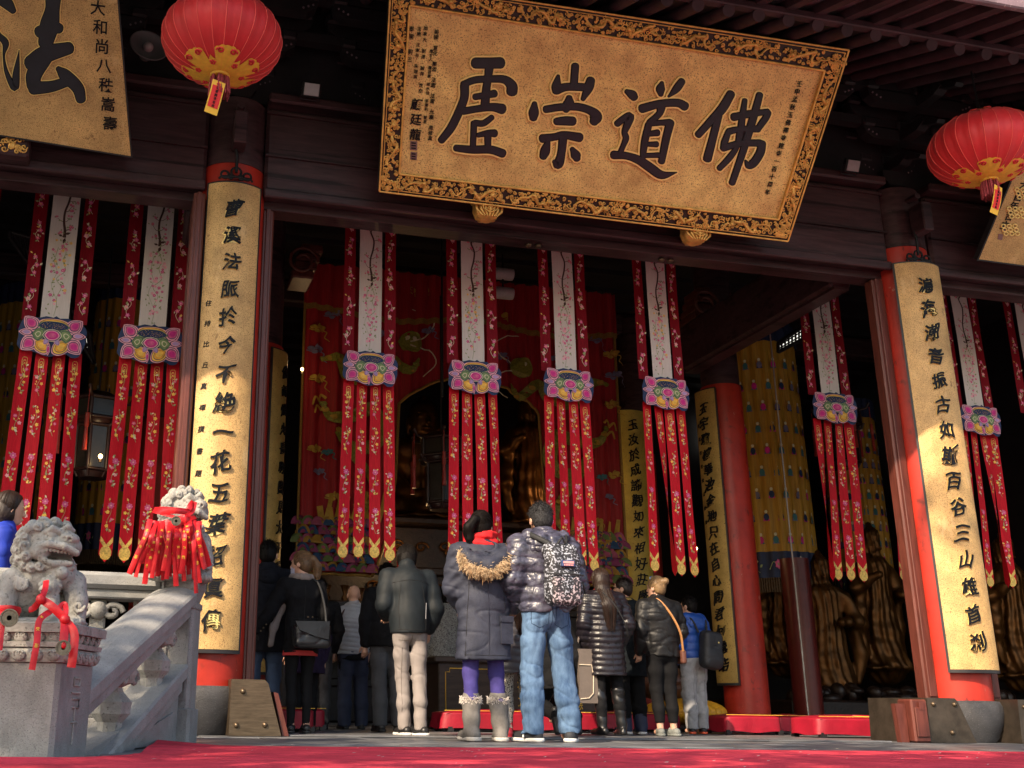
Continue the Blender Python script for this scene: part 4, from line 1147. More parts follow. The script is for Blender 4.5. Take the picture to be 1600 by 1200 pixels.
def banner(x, y, z, s, label, grp, variant=0, twist=-1, lean=0.):
    o = thing('embroidered_banner', label, 'banner', (x, y, z), R(random.uniform(-4, 4)), grp, s)
    def put(name, me, px, py, pz, ry=0.):
        c = bpy.data.objects.new(name, me); COL.objects.link(c); c.parent = o; c.location = (px, py, pz); c.rotation_euler = (0, ry, R(random.uniform(-9, 9)) if name == 'tail' else 0); return c
    put('side_strip', ME['side'][0], -.218, .02, .06); put('side_strip', ME['side'][1], .218, .025, .06)
    put('centre_strip', ME['white'][variant], 0, 0, .06)
    put('lotus_panel', ME['lotus'], 0, -.02, 0)
    for k in range(4):
        me = ME['twist'] if k == twist else ME['tail'][(k + variant) % 4]
        put('tail', me, -.207 + .138 * k, .01 + .004 * k, -.09 - random.uniform(0, .035), R(.62) * (1.5 - k) - (R(2.6) if k == twist else 0) + R(random.uniform(-.25, .25)) + lean)
    m = MB(); m.tube([(-.34, .03, 1.80), (.34, .03, 1.80)], .016, 8); m.tube([(-.25, .03, 1.80), (-.25, .03, 2.2)], .006, 5); m.tube([(.25, .03, 1.80), (.25, .03, 2.2)], .006, 5)
    m.build('hanging_rod', wood_black, o)
    return o
G = 'embroidered lotus banners hanging across the hall front'
zl = 3.474
mid = ['leftmost', 'second from left', 'third from left', 'rightmost']
for k in range(4):
    xx = (2.313, 3.415, 4.444, 5.552)[k]
    banner(xx, 9.98, zl, 1., ('leftmost white and red lotus banner of the middle bay, in front of the dragon curtain', 'white and red lotus banner of the middle bay just left of the central gap', 'white and red lotus banner behind the backpacker, third in the middle bay', 'white and red lotus banner of the middle bay with one tail twisted edge-on')[k], G, k % 2, (-1, -1, -1, 1)[k])
for k, xx in enumerate((-1.70, -.772, .142)):
    banner(xx, 9.98 - .02 * k, zl + .04, 1.09, ('white and red lotus banner cut off by the left edge of the photo', 'white and red lotus banner above the stone lion in the left bay', 'white and red lotus banner in the left bay beside the couplet column')[k], G, k % 2)
zr = .2354 + (3.47 - .2354) * 1.042
for k, xx in enumerate((7.602 * 1.042, 8.90, 9.495 * 1.042, 10.83)):
    banner(xx, 10.4, zr, 1.03, ('white and red lotus banner behind the tie beam, left of the right front column', 'white and red lotus banner mostly hidden behind the right front column', 'white and red lotus banner just right of the right couplet column', 'white and red lotus banner cut off by the right edge of the photo')[k], G, k % 2, (0, -1, 2, 3)[k], R(2.6))
# ================================================================== red carpet
g = MB(); random.seed(2)
NX, NY = 150, 60
def carp(u, v):
    Y = 2.64 + (6.56 - 2.64) * v
    xl = -1.3 if Y < 4.45 else (-.30 + .42 * min(1, (Y - 4.45) / .5) + .12 * (Y - 4.95) * (Y > 4.95))
    if 4.35 < Y < 4.55: xl = -1.3 + (Y - 4.35) / .2 * 1.0
    X = xl + (9.2 - xl) * u ** 1.6
    ed = max(0, 1 - (X - xl) / .35)
    z = .006 + .004 * (math.sin(X * 2.1 + Y * 1.3) + math.sin(X * 5.3 - Y * 3.1) * .5 + 1) * .6 + ed * (.012 + .010 * math.sin(Y * 3.2) + .004 * math.sin(Y * 9))
    if v > .97: z *= .4
    if v < .01: z = .002
    return (X, Y + .008 * math.sin(X * 3), z)
g.grid(carp, NX, NY, 0); 
cp = g.build('red_carpet', carpet_m); tag(cp, 'worn red carpet lying along the terrace in front of the hall', 'carpet')
g = MB()
for k in range(90):                                    # trodden scraps of paper and dust on the carpet
    X, Y = random.uniform(-.2, 6.5), random.uniform(4.2, 6.45); r = random.uniform(.004, .012)
    g.add([(X + r * math.cos(a) * random.uniform(.5, 1.4), Y + r * math.sin(a), .0185 + .002 * math.cos(a)) for a in (0, 1.5, 3, 4.5)], [(0, 1, 2, 3)])
tag(g.build('litter_scraps', M('pale_scraps', (.5, .4, .36), .9)), 'tiny pale scraps scattered over the red carpet', 'litter', kind='stuff')

# ================================================================== stone balustrade, newel and pedestal
TH = R(18)
ax_ = np.array([math.cos(TH), -math.sin(TH), 0]); ay_ = np.array([math.sin(TH), math.cos(TH), 0]); az_ = np.array([0, 0, 1.])
PC = np.array([-.335, 4.98, 0]); NC = np.array([.425, 7.0, 0])
ped = thing('lion_pedestal', 'square grey stone pedestal with carved petal bands under the front stone lion', 'pedestal', PC, -TH)
m = MB()
def sqring(m, prof, mi=0):
    vs = []
    for h, z in prof:
        c = .018
        for sx, sy in ((-1, -1), (1, -1), (1, 1), (-1, 1)):
            p = [(sx * h, sy * (h - c)), (sx * (h - c), sy * h)]
            if sx * sy > 0: p = p[::-1] if sx < 0 else p
            else: p = p[::-1] if sx > 0 else p
            vs += [(q[0], q[1], z) for q in p]
    n = 8
    F = [(k * n + j, k * n + (j + 1) % n, (k + 1) * n + (j + 1) % n, (k + 1) * n + j) for k in range(len(prof) - 1) for j in range(n)]
    F += [tuple(range((len(prof) - 1) * n, len(prof) * n))]
    m.add(vs, F, mi)
sqring(m, [(.212, -.02), (.212, .385)]); m.build('shaft', stone, ped)
m = MB(); sqring(m, [(.200, .385), (.222, .39), (.232, .43), (.226, .445), (.212, .447), (.236, .45), (.24, .47), (.216, .474), (.228, .505), (.232, .507), (.25, .509), (.252, .545), (.245, .551)])
for face in range(4):
    ca, sa = math.cos(face * PI / 2), math.sin(face * PI / 2)
    for band, zc, hw in ((0, .416, .226), (1, .490, .222)):
        for k in range(6):
            t = -.185 + .074 * k; c_ = (t * ca + hw * sa, t * sa - hw * ca, zc)
            m.ball(c_, (.031 * abs(ca) + .014 * abs(sa), .031 * abs(sa) + .014 * abs(ca), .024), 10, 6)
            for s_ in (-1, 1): m.tube([((t + s_ * .012 + .008 * math.cos(a)) * ca + (hw + .012) * sa, (t + s_ * .012 + .008 * math.cos(a)) * sa - (hw + .012) * ca, zc + .008 + .008 * math.sin(a)) for a in np.linspace(0, 5, 9)], .004, 4)
m.build('petal_cornice', stone_carved, ped)
m = MB()
for pts in ([(.02, .33), (.02, .30), (.09, .30), (.09, .33), (.02, .33)], [(.0, .27), (.11, .27)], [(.015, .245), (.10, .245), (.10, .21), (.015, .21)], [(.055, .21), (.055, .06)], [(.02, .15), (.09, .15)]):
    m.tube([(.214, p - .055, q) for p, q in pts], .005, 5)
m.build('shallow_carving', stone_carved, ped)

nw = thing('newel_post', 'tall square grey stone newel post at the top of the sloping handrail', 'post', NC, -TH)
m = MB(); sqring(m, [(.115, 0), (.115, .20), (.098, .205), (.098, .80), (.106, .81), (.106, .84), (.09, .85), (.112, .92), (.118, .93), (.118, .975), (.112, .98)]); m.build('shaft', stone, nw)
m = MB()
for sx in (-1, 1): m.box((sx * .070 - .005, -.104, .26), (sx * .070 + .005, -.097, .76))
m.box((-.07, -.104, .255), (.07, -.097, .265)); m.box((-.07, -.104, .755), (.07, -.097, .765)); m.build('panel_moulding', stone, nw)

def sloped(m, p0, p1, w, h, mi=0, rnd=0.):
    """bar between two points, its section w wide and h deep, top rounded by rnd"""
    p0, p1 = np.array(p0, float), np.array(p1, float); d = p1 - p0; s_ = np.cross(d, [0, 0, 1.]); s_ /= np.linalg.norm(s_)
    sec = []
    for k in range(9):
        t = -1 + 2 * k / 8; sec.append((t * w / 2, rnd * (1 - t * t)))
    sec += [(w / 2 + .012, -.012), (w / 2 + .012, -h * .45), (w / 2 - .02, -h * .55), (w / 2 - .02, -h), (-w / 2 + .02, -h), (-w / 2 + .02, -h * .55), (-w / 2 - .012, -h * .45), (-w / 2 - .012, -.012)]
    vs = [p + s_ * a + np.array([0, 0, b]) for p in (p0, p1) for a, b in sec]; n = len(sec)
    m.add(vs, [(i, (i + 1) % n, n + (i + 1) % n, n + i) for i in range(n)], mi, False)
    m.add(vs, [tuple(range(n))[::-1], tuple(range(n, 2 * n))], mi)
hr = thing('stone_handrail', 'broad sloping grey stone handrail between the lion pedestal and the newel post', 'handrail', (.06, 6.0, 0))
dirv = np.array([NC[0] - PC[0], NC[1] - PC[1]]); dirv /= np.linalg.norm(dirv)
q0 = np.array([PC[0] + .05 + dirv[0] * .18, PC[1] + dirv[1] * .18]); q1 = np.array([NC[0] - .03 - dirv[0] * .10, NC[1] - dirv[1] * .10])
ZA, ZB = .285, .905
m = MB(); sloped(m, (*q0, ZA), (*q1, ZB), .27, .15, 0, .035); wpart(m, 'rail', stone_pale, hr, hr)
m = MB(); sloped(m, (*q0, ZA - .44), (*q1, ZB - .44), .22, .16, 0, .0); wpart(m, 'stringer', stone_pale, hr, hr)
m = MB()
n_ = np.array([dirv[1], -dirv[0]])
def pan(t0, t1, zlo, zhi, half, mi=0):
    a = q0 + (q1 - q0) * t0; b = q0 + (q1 - q0) * t1
    P = []
    for s_ in (-1, 1):
        for p, t in ((a, t0), (b, t1)):
            for zz in (zlo, zhi): P.append((p[0] + n_[0] * half * s_, p[1] + n_[1] * half * s_, zz(t)))
    m.add(P, [(0, 1, 3, 2), (4, 6, 7, 5), (0, 4, 5, 1), (2, 3, 7, 6), (1, 5, 7, 3), (0, 2, 6, 4)], mi)
base = lambda t: ZA - .61 + (ZB - ZA) * t
pan(.0, 1., lambda t: -.05, lambda t: max(-.04, base(t)), .07); pan(.35, .93, lambda t: .005, lambda t: max(.006, base(t) - .07), .085)
wpart(m, 'skirt_panel', stone, hr, hr)
for t in (.42, .80):                                   # squat vase balusters under the rail
    c = q0 + (q1 - q0) * t; zb = ZA - .44 + (ZB - ZA) * t; zt_ = ZA - .15 + (ZB - ZA) * t; L = zt_ - zb
    m = MB(); m.lathe([(.06, -.02), (.065, .03), (.10, L * .25), (.105, L * .45), (.06, L * .62), (.05, L * .70), (.10, L * .78), (.12, L * .92), (.12, L + .04)], (c[0], c[1], zb), 6, 0, False); wpart(m, 'baluster', stone_carved, hr, hr)
    m = MB()
    for s_ in (-1, 1): m.tube([(c[0] + n_[0] * .09 + dirv[0] * (s_ * .07 + .05 * (1 - k * .8) * math.cos(7 * k)), c[1] + n_[1] * .09 + dirv[1] * (s_ * .07 + .05 * (1 - k * .8) * math.cos(7 * k)), zb + L * .85 + .045 * (1 - k * .8) * math.sin(7 * k)) for k in np.linspace(0, 1, 12)], .014, 6)
    wpart(m, 'cloud_bracket', stone_carved, hr, hr)

bl = thing('stone_balustrade', 'level grey stone balustrade with scroll brackets behind the front lion', 'balustrade', (-1.5, 7.25, 0))
def bp_(mb, name, mat): return wpart(mb, name, mat, bl, bl)
m = MB(); m.box((-3.6, 7.08, .93), (.30, 7.40, 1.035), 0, .025); m.box((-3.6, 7.12, .87), (.30, 7.36, .93), 0, .01); bp_(m, 'coping', stone_pale)
m = MB(); m.box((-3.6, 7.10, 0), (.30, 7.38, .14), 0, .01); m.box((-3.6, 7.17, .14), (.30, 7.31, .60), 0, .006); m.box((-3.6, 7.12, .60), (.30, 7.36, .68), 0, .012)
for k in range(4): m.box((-3.4 + .95 * k, 7.155, .20), (-2.62 + .95 * k, 7.17, .54), 0, .006)
bp_(m, 'base_panel', stone)
for k in range(5):
    X = -3.3 + .80 * k; m = MB()
    m.box((X - .05, 7.19, .68), (X + .05, 7.29, .87), 0, .01)
    for s_ in (-1, 1):
        m.tube([(X + s_ * (.09 + .07 * (1 - t * .85) * math.cos(8 * t)), 7.17, .79 + .055 * (1 - t * .85) * math.sin(8 * t)) for t in np.linspace(0, 1, 14)], .02, 6)
    m.ball((X, 7.17, .80), (.06, .05, .06), 10, 7); bp_(m, 'scroll_bracket', stone_carved)
    m = MB(); 
    for j in range(4): m.box((X + .22 + .09 * j, 7.22, .68), (X + .245 + .09 * j, 7.26, .87))
    bp_(m, 'grille', stone)

# ================================================================== stone lions
def lion_mesh():
    u = 1 / 975.
    def p(x, y, d=0.): return ((x - 190) * u, d * u, (640 - y) * u)
    s = SDF(.004, 12 * u)
    def ell(x, y, d, rx, rz, ry, **k): s.ell(p(x, y, d), (rx * u, ry * u, rz * u), **k)
    def ch(pts, k=None): s.chain([p(*q[:3]) for q in pts], [q[3] * u for q in pts], k)
    ell(190, 628, 0, 205, 22, 130)                      # plinth of rock
    ch([(110, 500, 40, 100), (160, 440, 25, 105), (230, 400, 10, 95)])
    ell(95, 540, 70, 95, 90, 95); ell(285, 560, 60, 90, 80, 80)
    ch([(60, 450, -35, 62), (38, 540, -60, 46), (48, 610, -75, 40)]); ell(58, 625, -100, 48, 24, 50)
    for k in (-1, 0, 1): ell(58 + 26 * k, 628, -138, 15, 17, 18, k=6 * u)
    ch([(318, 450, -10, 58), (342, 530, -35, 50), (345, 610, -45, 44)]); ell(350, 626, -72, 46, 24, 46)
    for k in (-1, 0, 1): ell(350 + 24 * k, 628, -108, 14, 17, 17, k=6 * u)
    ell(262, 425, -45, 72, 62, 70)                      # chest
    ch([(200, 372, -55, 13), (250, 382, -100, 14), (318, 372, -80, 13)], 5 * u); ch([(205, 392, -60, 10), (255, 404, -108, 10), (320, 392, -85, 10)], 5 * u)
    ell(278, 418, -112, 28, 28, 26, k=4 * u)            # bell
    # cub held under the chest
    ell(232, 480, -105, 44, 44, 44, k=8 * u); ell(218, 492, -142, 26, 22, 24, k=8 * u); ch([(235, 520, -95, 40), (238, 600, -95, 46)], 10 * u)
    for a in np.linspace(-.6, 3.6, 8): ell(232 + 40 * math.cos(a), 476 - 36 * math.sin(a), -108, 14, 14, 14, k=4 * u)
    ell(212, 503, -158, 24, 5, 14, k=3 * u, op='s')
    # head
    ell(185, 285, -10, 112, 98, 100); ell(255, 292, -45, 92, 56, 78); ell(292, 262, -80, 46, 30, 52, k=8 * u)
    ell(243, 388, -50, 82, 27, 66); ch([(292, 386, -60, 20), (322, 366, -66, 13)], 8 * u)
    s.ell(p(266, 338, -85), (96 * u, 95 * u, 33 * u), 7 * u, ((0, 1, 0), .12), 's')
    ch([(175, 300, -112, 15), (215, 292, -128, 17), (280, 302, -132, 17), (332, 326, -100, 15)], 6 * u)     # upper lip
    ch([(178, 356, -105, 12), (240, 380, -118, 14), (312, 374, -106, 12)], 6 * u)
    for k in range(8): ell(205 + 16 * k, 316 + 1.6 * k, -120 + 3 * k, 8, 11, 8, k=2 * u)                     # teeth
    ell(262, 366, -80, 55, 9, 45, k=6 * u)             # tongue
    ell(300, 268, -125, 9, 8, 9, k=4 * u, op='s'); ell(276, 266, -128, 9, 8, 9, k=4 * u, op='s')
    ell(218, 250, -98, 24, 22, 22, k=4 * u); ch([(185, 238, -95, 14), (220, 222, -108, 17), (255, 236, -100, 14)], 6 * u); ch([(192, 264, -104, 8), (220, 272, -112, 9), (246, 262, -104, 8)], 4 * u)
    ell(280, 232, -85, 20, 19, 20, k=4 * u); ch([(262, 222, -95, 12), (285, 210, -95, 15), (305, 224, -80, 11)], 6 * u)
    ell(168, 322, -92, 50, 40, 36)
    ch([(128, 240, -70, 20), (112, 222, -84, 26), (100, 236, -86, 16)], 8 * u)                              # ear
    curls = [(120,205,-60,30),(165,190,-50,32),(215,186,-40,30),(262,195,-20,26),(88,235,-45,32),(70,275,-40,32),(66,318,-38,32),(80,358,-46,32),(105,385,-60,30),(140,392,-78,28),(176,388,-88,26),(100,300,-80,30),(112,345,-88,28),(96,262,-74,28),(52,350,10,32),(48,300,20,32),(66,240,20,32),(110,195,20,32),(60,395,0,30),(150,215,-82,26),(190,205,-72,24)]
    for x, y, d, r in curls: ell(x, y, d, r, r, r, k=5 * u)
    for x, y, d, r in curls:
        pts = [(x + r * .82 * (1 - .8 * t) * math.cos(6.5 * t + x), y + r * .82 * (1 - .8 * t) * math.sin(6.5 * t + x), d - r * (.62 + .45 * t), r * .22) for t in np.linspace(0, 1, 9)]
        ch(pts, 1.5 * u)
    for cx, cy, r in ((100, 470, 26), (362, 560, 26)):
        ch([(cx + r * (1 - .8 * t) * math.cos(7 * t), cy + r * (1 - .8 * t) * math.sin(7 * t), -95, 8) for t in np.linspace(0, 1, 10)], 4 * u)
    for k in range(4): ch([(88 + 14 * k, 480, -95, 8), (84 + 14 * k, 440 + 4 * k, -92, 9)], 4 * u)
    s.disp = lambda P: .0012 * swave(P, 260, 3) + .0012 * swave(P, 90, 5)
    return s.mesh('stone_lion', stone_carved)
lion = lion_mesh()
lion.location = tuple(PC + np.array([.03, -.04, .548])); lion.rotation_euler = (0, 0, R(-6)); lion.scale = (.94, .96, .95)
tag(lion, 'weathered grey stone lion with open mouth holding a cub on the front pedestal', 'stone lion', 'stone lions on the stair balustrade')
l2 = lion.copy(); COL.objects.link(l2)
l2.location = tuple(NC + np.array([-.03, -.02, .98])); l2.rotation_euler = (0, 0, R(-4)); l2.scale = (.98, 1.0, 1.24)
l2['label'] = 'grey stone lion on the newel post, half buried under red ribbons'

# ================================================================== red ribbons tied round the lions
rib_m = M('red_satin_ribbon', (.52, .012, .018), .38, var=.28, vs=9, sheen=.0, bump=.1, bs=30)
rib_gold = M('gold_ribbon_print', (.80, .45, .05), .5, var=.15)
random.seed(77)
def ribbon(parent, pts, w, txt='', tsize=.6, fold=.25, yaw=0.):
    """pts: world points along the ribbon; returns a strip with its own thickness"""
    Q = cr(pts, 7); n = len(Q); m = MB(); T = np.gradient(Q, axis=0); T /= np.linalg.norm(T, axis=1)[:, None] + 1e-9
    ph = random.uniform(0, 6.28)
    side = []
    for k in range(n):
        vdir = np.array([0.05, -1., .1]); s_ = np.cross(T[k], vdir); s_ /= np.linalg.norm(s_) + 1e-9
        a = yaw + fold * math.sin(3.2 * k / n + ph); nn = np.cross(s_, T[k]); side.append(s_ * math.cos(a) + nn * math.sin(a))
    def F(u, v, h=0.):
        k = min(n - 1, max(0, v * (n - 1))); i = int(min(k, n - 2)); f = k - i
        q = Q[i] * (1 - f) + Q[i + 1] * f; s_ = side[i] * (1 - f) + side[i + 1] * f; t = T[i] * (1 - f) + T[i + 1] * f
        nr = np.cross(s_, t); nr /= np.linalg.norm(nr) + 1e-9
        if nr[1] > 0: nr = -nr
        bend = .10 * w * math.cos(u * PI)
        return q + s_ * w * u + nr * (bend + h)
    m.grid(lambda u, v: F(u - .5, v, .0), 4, n, 0)
    m.grid(lambda u, v: F(.5 - u, v, -.0015), 4, n, 0)
    if txt:
        L = np.linalg.norm(np.diff(Q, axis=0), axis=1).sum()
        for i, c in enumerate(txt):
            v0 = .25 + .68 * i / len(txt)
            f = lambda a, b, h, v0=v0: F(a / w, v0 - b / L, h + .0012)
            glyph(m, c, f, w * tsize, 0, .0006, 1, .02)
    o = m.build('ribbon', [rib_m, rib_gold], parent); fixw(o, parent)
    return o
def W(x, y, Y): return at(x, y, Y=Y)
coin_m = M('dull_bronze_coin', (.16, .14, .10), .45, metal=.6, var=.3, vs=40)
def coin(parent, c, r):
    m = MB(); vs = MB(); vs.lathe([(r * .28, .004), (r * .8, .004), (r * .85, .009), (r, .009), (r, -.004), (r * .28, -.004), (r * .28, .004)], (0, 0, 0), 26)
    m.add([(c[0] + v[0], c[1] - v[2], c[2] + v[1]) for v in vs.v], vs.f, 0, False)
    o = m.build('coin', coin_m, parent); fixw(o, parent)
rb = thing('red_ribbons', 'red good-luck ribbons with bronze coins tied around the cub on the front lion', 'ribbons', W(80, 960, 4.72))
def zp(x, y): return x / 2.608, 740 + y / 2.608
def RZ(pts, w, txt='', Y=4.66, fold=.3):
    ribbon(rb, [W(*zp(x, y), Y + dy) for x, y, dy in pts], w, txt, .62, fold)
RZ([(188, 436, .03), (184, 470, -.02), (168, 512, -.06)], .024)
RZ([(168, 512, -.06), (210, 540, -.09), (262, 590, -.09)], .034)
RZ([(168, 512, -.06), (140, 545, -.05), (118, 556, -.03)], .026)
RZ([(205, 560, -.07), (160, 600, -.11), (150, 690, -.14), (130, 800, -.15)], .026, '平安福')
RZ([(265, 590, -.09), (262, 650, -.12), (258, 700, -.13)], .034)
RZ([(268, 600, -.09), (302, 650, -.11), (300, 720, -.13), (290, 790, -.13)], .034)
RZ([(230, 560, -.06), (262, 530, -.03), (268, 560, -.07), (262, 600, -.1)], .022)
RZ([(-10, 550, -.03), (40, 548, -.07), (85, 556, -.02)], .024); RZ([(-10, 570, -.03), (40, 565, -.08), (80, 572, -.02)], .02)
RZ([(15, 575, -.08), (6, 640, -.10), (-2, 720, -.12)], .022)
coin(rb, W(*zp(258, 710), 4.50), .030); coin(rb, W(*zp(38, 588), 4.56), .036)
m = MB(); m.ball(W(*zp(166, 512), 4.58), (.02, .016, .022), 8, 6); m.ball(W(*zp(264, 594), 4.56), (.022, .016, .02), 8, 6); m.ball(W(*zp(260, 700), 4.50), (.012, .01, .014), 8, 6)
fixw(m.build('knot', rib_m, rb), rb)
rb2 = thing('red_ribbons', 'thick skirt of red satin prayer ribbons hanging from the lion on the newel post', 'ribbons', W(265, 860, 6.75))
def z8(x, y): return 180 + x / 6.313, 740 + y / 6.313
YB = 6.80
def R8(pts, w, txt='', fold=.35): ribbon(rb2, [W(*z8(x, y), YB + dy) for x, y, dy in pts], w, txt, .62, fold)
R8([(375, 365, .06), (450, 375, -.03), (600, 370, -.09), (740, 385, -.06)], .034); R8([(385, 350, .06), (480, 345, -.03), (620, 352, -.09), (780, 370, -.04)], .026)
R8([(450, 390, -.02), (560, 420, -.08), (600, 440, -.10)], .024); R8([(600, 440, -.10), (680, 430, -.10), (760, 370, -.06), (785, 280, -.03)], .03)
R8([(770, 280, -.04), (745, 310, -.07), (720, 350, -.08)], .036)
R8([(640, 440, -.10), (700, 440, -.12), (780, 420, -.05)], .05); R8([(640, 480, -.10), (700, 465, -.13), (790, 470, -.05)], .05)
R8([(330, 510, -.03), (390, 495, -.07), (450, 505, -.05)], .045); R8([(335, 540, -.03), (390, 525, -.07), (445, 530, -.05)], .03)
TX = ['玉佛祈福', '吉祥如意', '平安健康', '五福臨門', '福慧雙修', '心想事成']
front = [(345,470,140,990),(330,520,200,1020),(360,540,290,1090),(390,520,250,880),(400,540,330,960),(430,530,360,1030),(470,490,400,900),(500,480,440,1000),(540,500,470,960),(560,490,505,1040),(590,520,545,900),(620,520,590,830),(630,480,640,985),(660,500,620,940),(690,490,650,985),(720,490,690,905),(745,500,740,900),(760,490,780,1040),(780,480,830,1080),(790,490,860,930),(800,500,885,940),(770,520,800,1180),(640,500,680,1060),(600,500,600,1110),(520,500,470,1050),(455,520,350,860),(700,480,760,760),(730,470,770,610)]
for i, (x0, y0, x1, y1) in enumerate(front):
    dy = -.10 - .055 * random.random(); mx = (x0 + x1) / 2 + random.uniform(-12, 12)
    R8([(x0, y0 - 20, -.08), (x0 * .8 + x1 * .2, y0 + (y1 - y0) * .25, dy - .02), (mx, (y0 + y1) / 2 + 30, dy), (x1, y1, dy + .03)], random.uniform(.026, .036), TX[i % 6] if i % 2 == 0 else '', .5)
for i in range(34):
    x0 = random.uniform(360, 830); y1 = random.uniform(820, 1020); x1 = x0 + (x0 - 580) * random.uniform(.1, .5)
    R8([(x0, 470, -.05), (x0, 600, -.09), ((x0 + x1) / 2, 740, -.085), (x1, y1, -.05)], random.uniform(.026, .036), '', .5)
coin(rb2, W(*z8(600, 468), YB - .14), .030)
# ================================================================== things inside the hall
cur_m = M('dragon_curtain_red', (.30, .008, .012), .65, var=.25, vs=6, sheen=.0, bump=.3, bs=10, stretch=(9, 9, .6))
fringe = M('gold_fringe', (.24, .13, .02), .6, var=.3, vs=60)
d_green = M('olive_gold_scales', (.20, .19, .02), .5, var=.4, vs=40); c_lil = M('grey_lilac_cloud', (.16, .14, .22), .7); c_teal = M('teal_cloud', (.04, .14, .16), .7)
sc_cols = [M('scale_plum', (.20, .03, .10), .7), M('scale_ochre', (.32, .17, .02), .7), M('scale_moss', (.10, .14, .04), .7), M('scale_blue', (.02, .06, .14), .7), M('scale_rose', (.30, .06, .12), .7)]
CM_ = [cur_m, fringe, d_green, M('dull_yellow_thread', (.42, .25, .03), .6, var=.3), c_lil, c_teal, th_cream] + sc_cols
CY = 14.5
X0c, X1c = 2.37, 7.27
def zlow(x):
    if x < 3.45 or x > 6.35: return 1.96 + .12 * math.sin((x - 2.4) * 1.4) * 0
    if x < 3.80: t = (x - 3.45) / .35; return 1.96 + (4.47 - 1.96) * (1 - (1 - t) ** .35) if t > 0 else 1.96
    if x > 6.0: t = (6.35 - x) / .35; return 1.96 + (4.40 - 1.96) * (1 - (1 - t) ** .35)
    t = (x - 3.8) / 2.2; return 4.45 + .50 * math.sin(PI * t) ** .8
def cy(x, z): return CY + .035 * math.sin(x * 17 + .5 * math.sin(z)) + .02 * math.sin(x * 41)
cu = thing('dragon_curtain', 'dark red altar curtain embroidered with dragons, clouds and coloured wave scales', 'curtain', (4.8, CY, 1.96))
m = MB(); N = 160
xs = np.linspace(X0c, X1c, N + 1)
m.grid(lambda u, v: (X0c + (X1c - X0c) * u, cy(X0c + (X1c - X0c) * u, v), zlow(X0c + (X1c - X0c) * u) * (1 - v) + 6.45 * v), N, 24, 0)
fixw(m.build('cloth', cur_m, cu), cu)
m = MB()
m.grid(lambda u, v: (X0c - .02 + (X1c - X0c + .04) * u, cy(u * 9, 0) - .09, 5.78 + .72 * v + .06 * math.cos(u * 12) * (1 - v)), 120, 3, 0)
m.grid(lambda u, v: (X0c - .02 + (X1c - X0c + .04) * u, cy(u * 9, 0) - .095, 5.72 + .09 * v + .06 * math.cos(u * 12)), 120, 1, 1)
fixw(m.build('valance', [cur_m, fringe], cu), cu)
m = MB()
for x in (X0c, X1c): m.tube([(x, CY - .03, 1.96), (x, CY - .03, 6.4)], .022, 5)
m.tube([(x, cy(x, 0) - .02, zlow(x)) for x in np.linspace(X0c, X1c, 120)], .022, 5)
fixw(m.build('gold_border', fringe, cu), cu)
m = MB(); random.seed(17)
fc = lambda x, z, h=0.: (x, cy(x, z) - .05 - h, z)
def blob(pts, mi):
    P = cr(list(pts) + [pts[0]], 4)[:-1]; m.add([fc(*q, .004) for q in P], [tuple(range(len(P)))], mi)
def cloud(x, z, s, mi):
    for dx, dz, r in ((-.5, 0, .26), (.4, .12, .30), (0, -.35, .22)):
        line(m, [(x + s * (dx + .5 * (1 - .75 * t) * math.cos(7 * t + dx * 5)), z + s * (dz + .34 * (1 - .75 * t) * math.sin(7 * t + dx * 5))) for t in np.linspace(0, 1, 7)], .009, mi, fc)
        m.add([fc(x + s * (dx + r * 1.25 * math.cos(a)), z + s * (dz + r * .7 * math.sin(a)), .004) for a in np.linspace(0, 2 * PI, 14, endpoint=False)], [tuple(range(14))], mi)
    line(m, [(x + s * .4, z - s * .1), (x + s * .9, z - s * .4), (x + s * .7, z - s * .9), (x + s * 1.2, z - s * 1.3)], .009, mi, fc)
def snake(pts, w, mi):
    line(m, pts, [w * .3, w, w * 1.15, w * 1.1, w, w * .8, w * .2], mi, lambda x, z, h: fc(x, z, .006))
    Q = cr(pts, 5)
    for i in range(0, len(Q) - 1, 2): m.add([fc(Q[i][0] + w * .75 * math.cos(a), Q[i][1] + w * .5 * math.sin(a), .009) for a in np.linspace(0, 6.28, 7, endpoint=False)], [tuple(range(7))], 3 if (i // 2) % 2 else 2)
def C(x, y): q = at(x, y, Y=CY - .05); return (q[0], q[2])
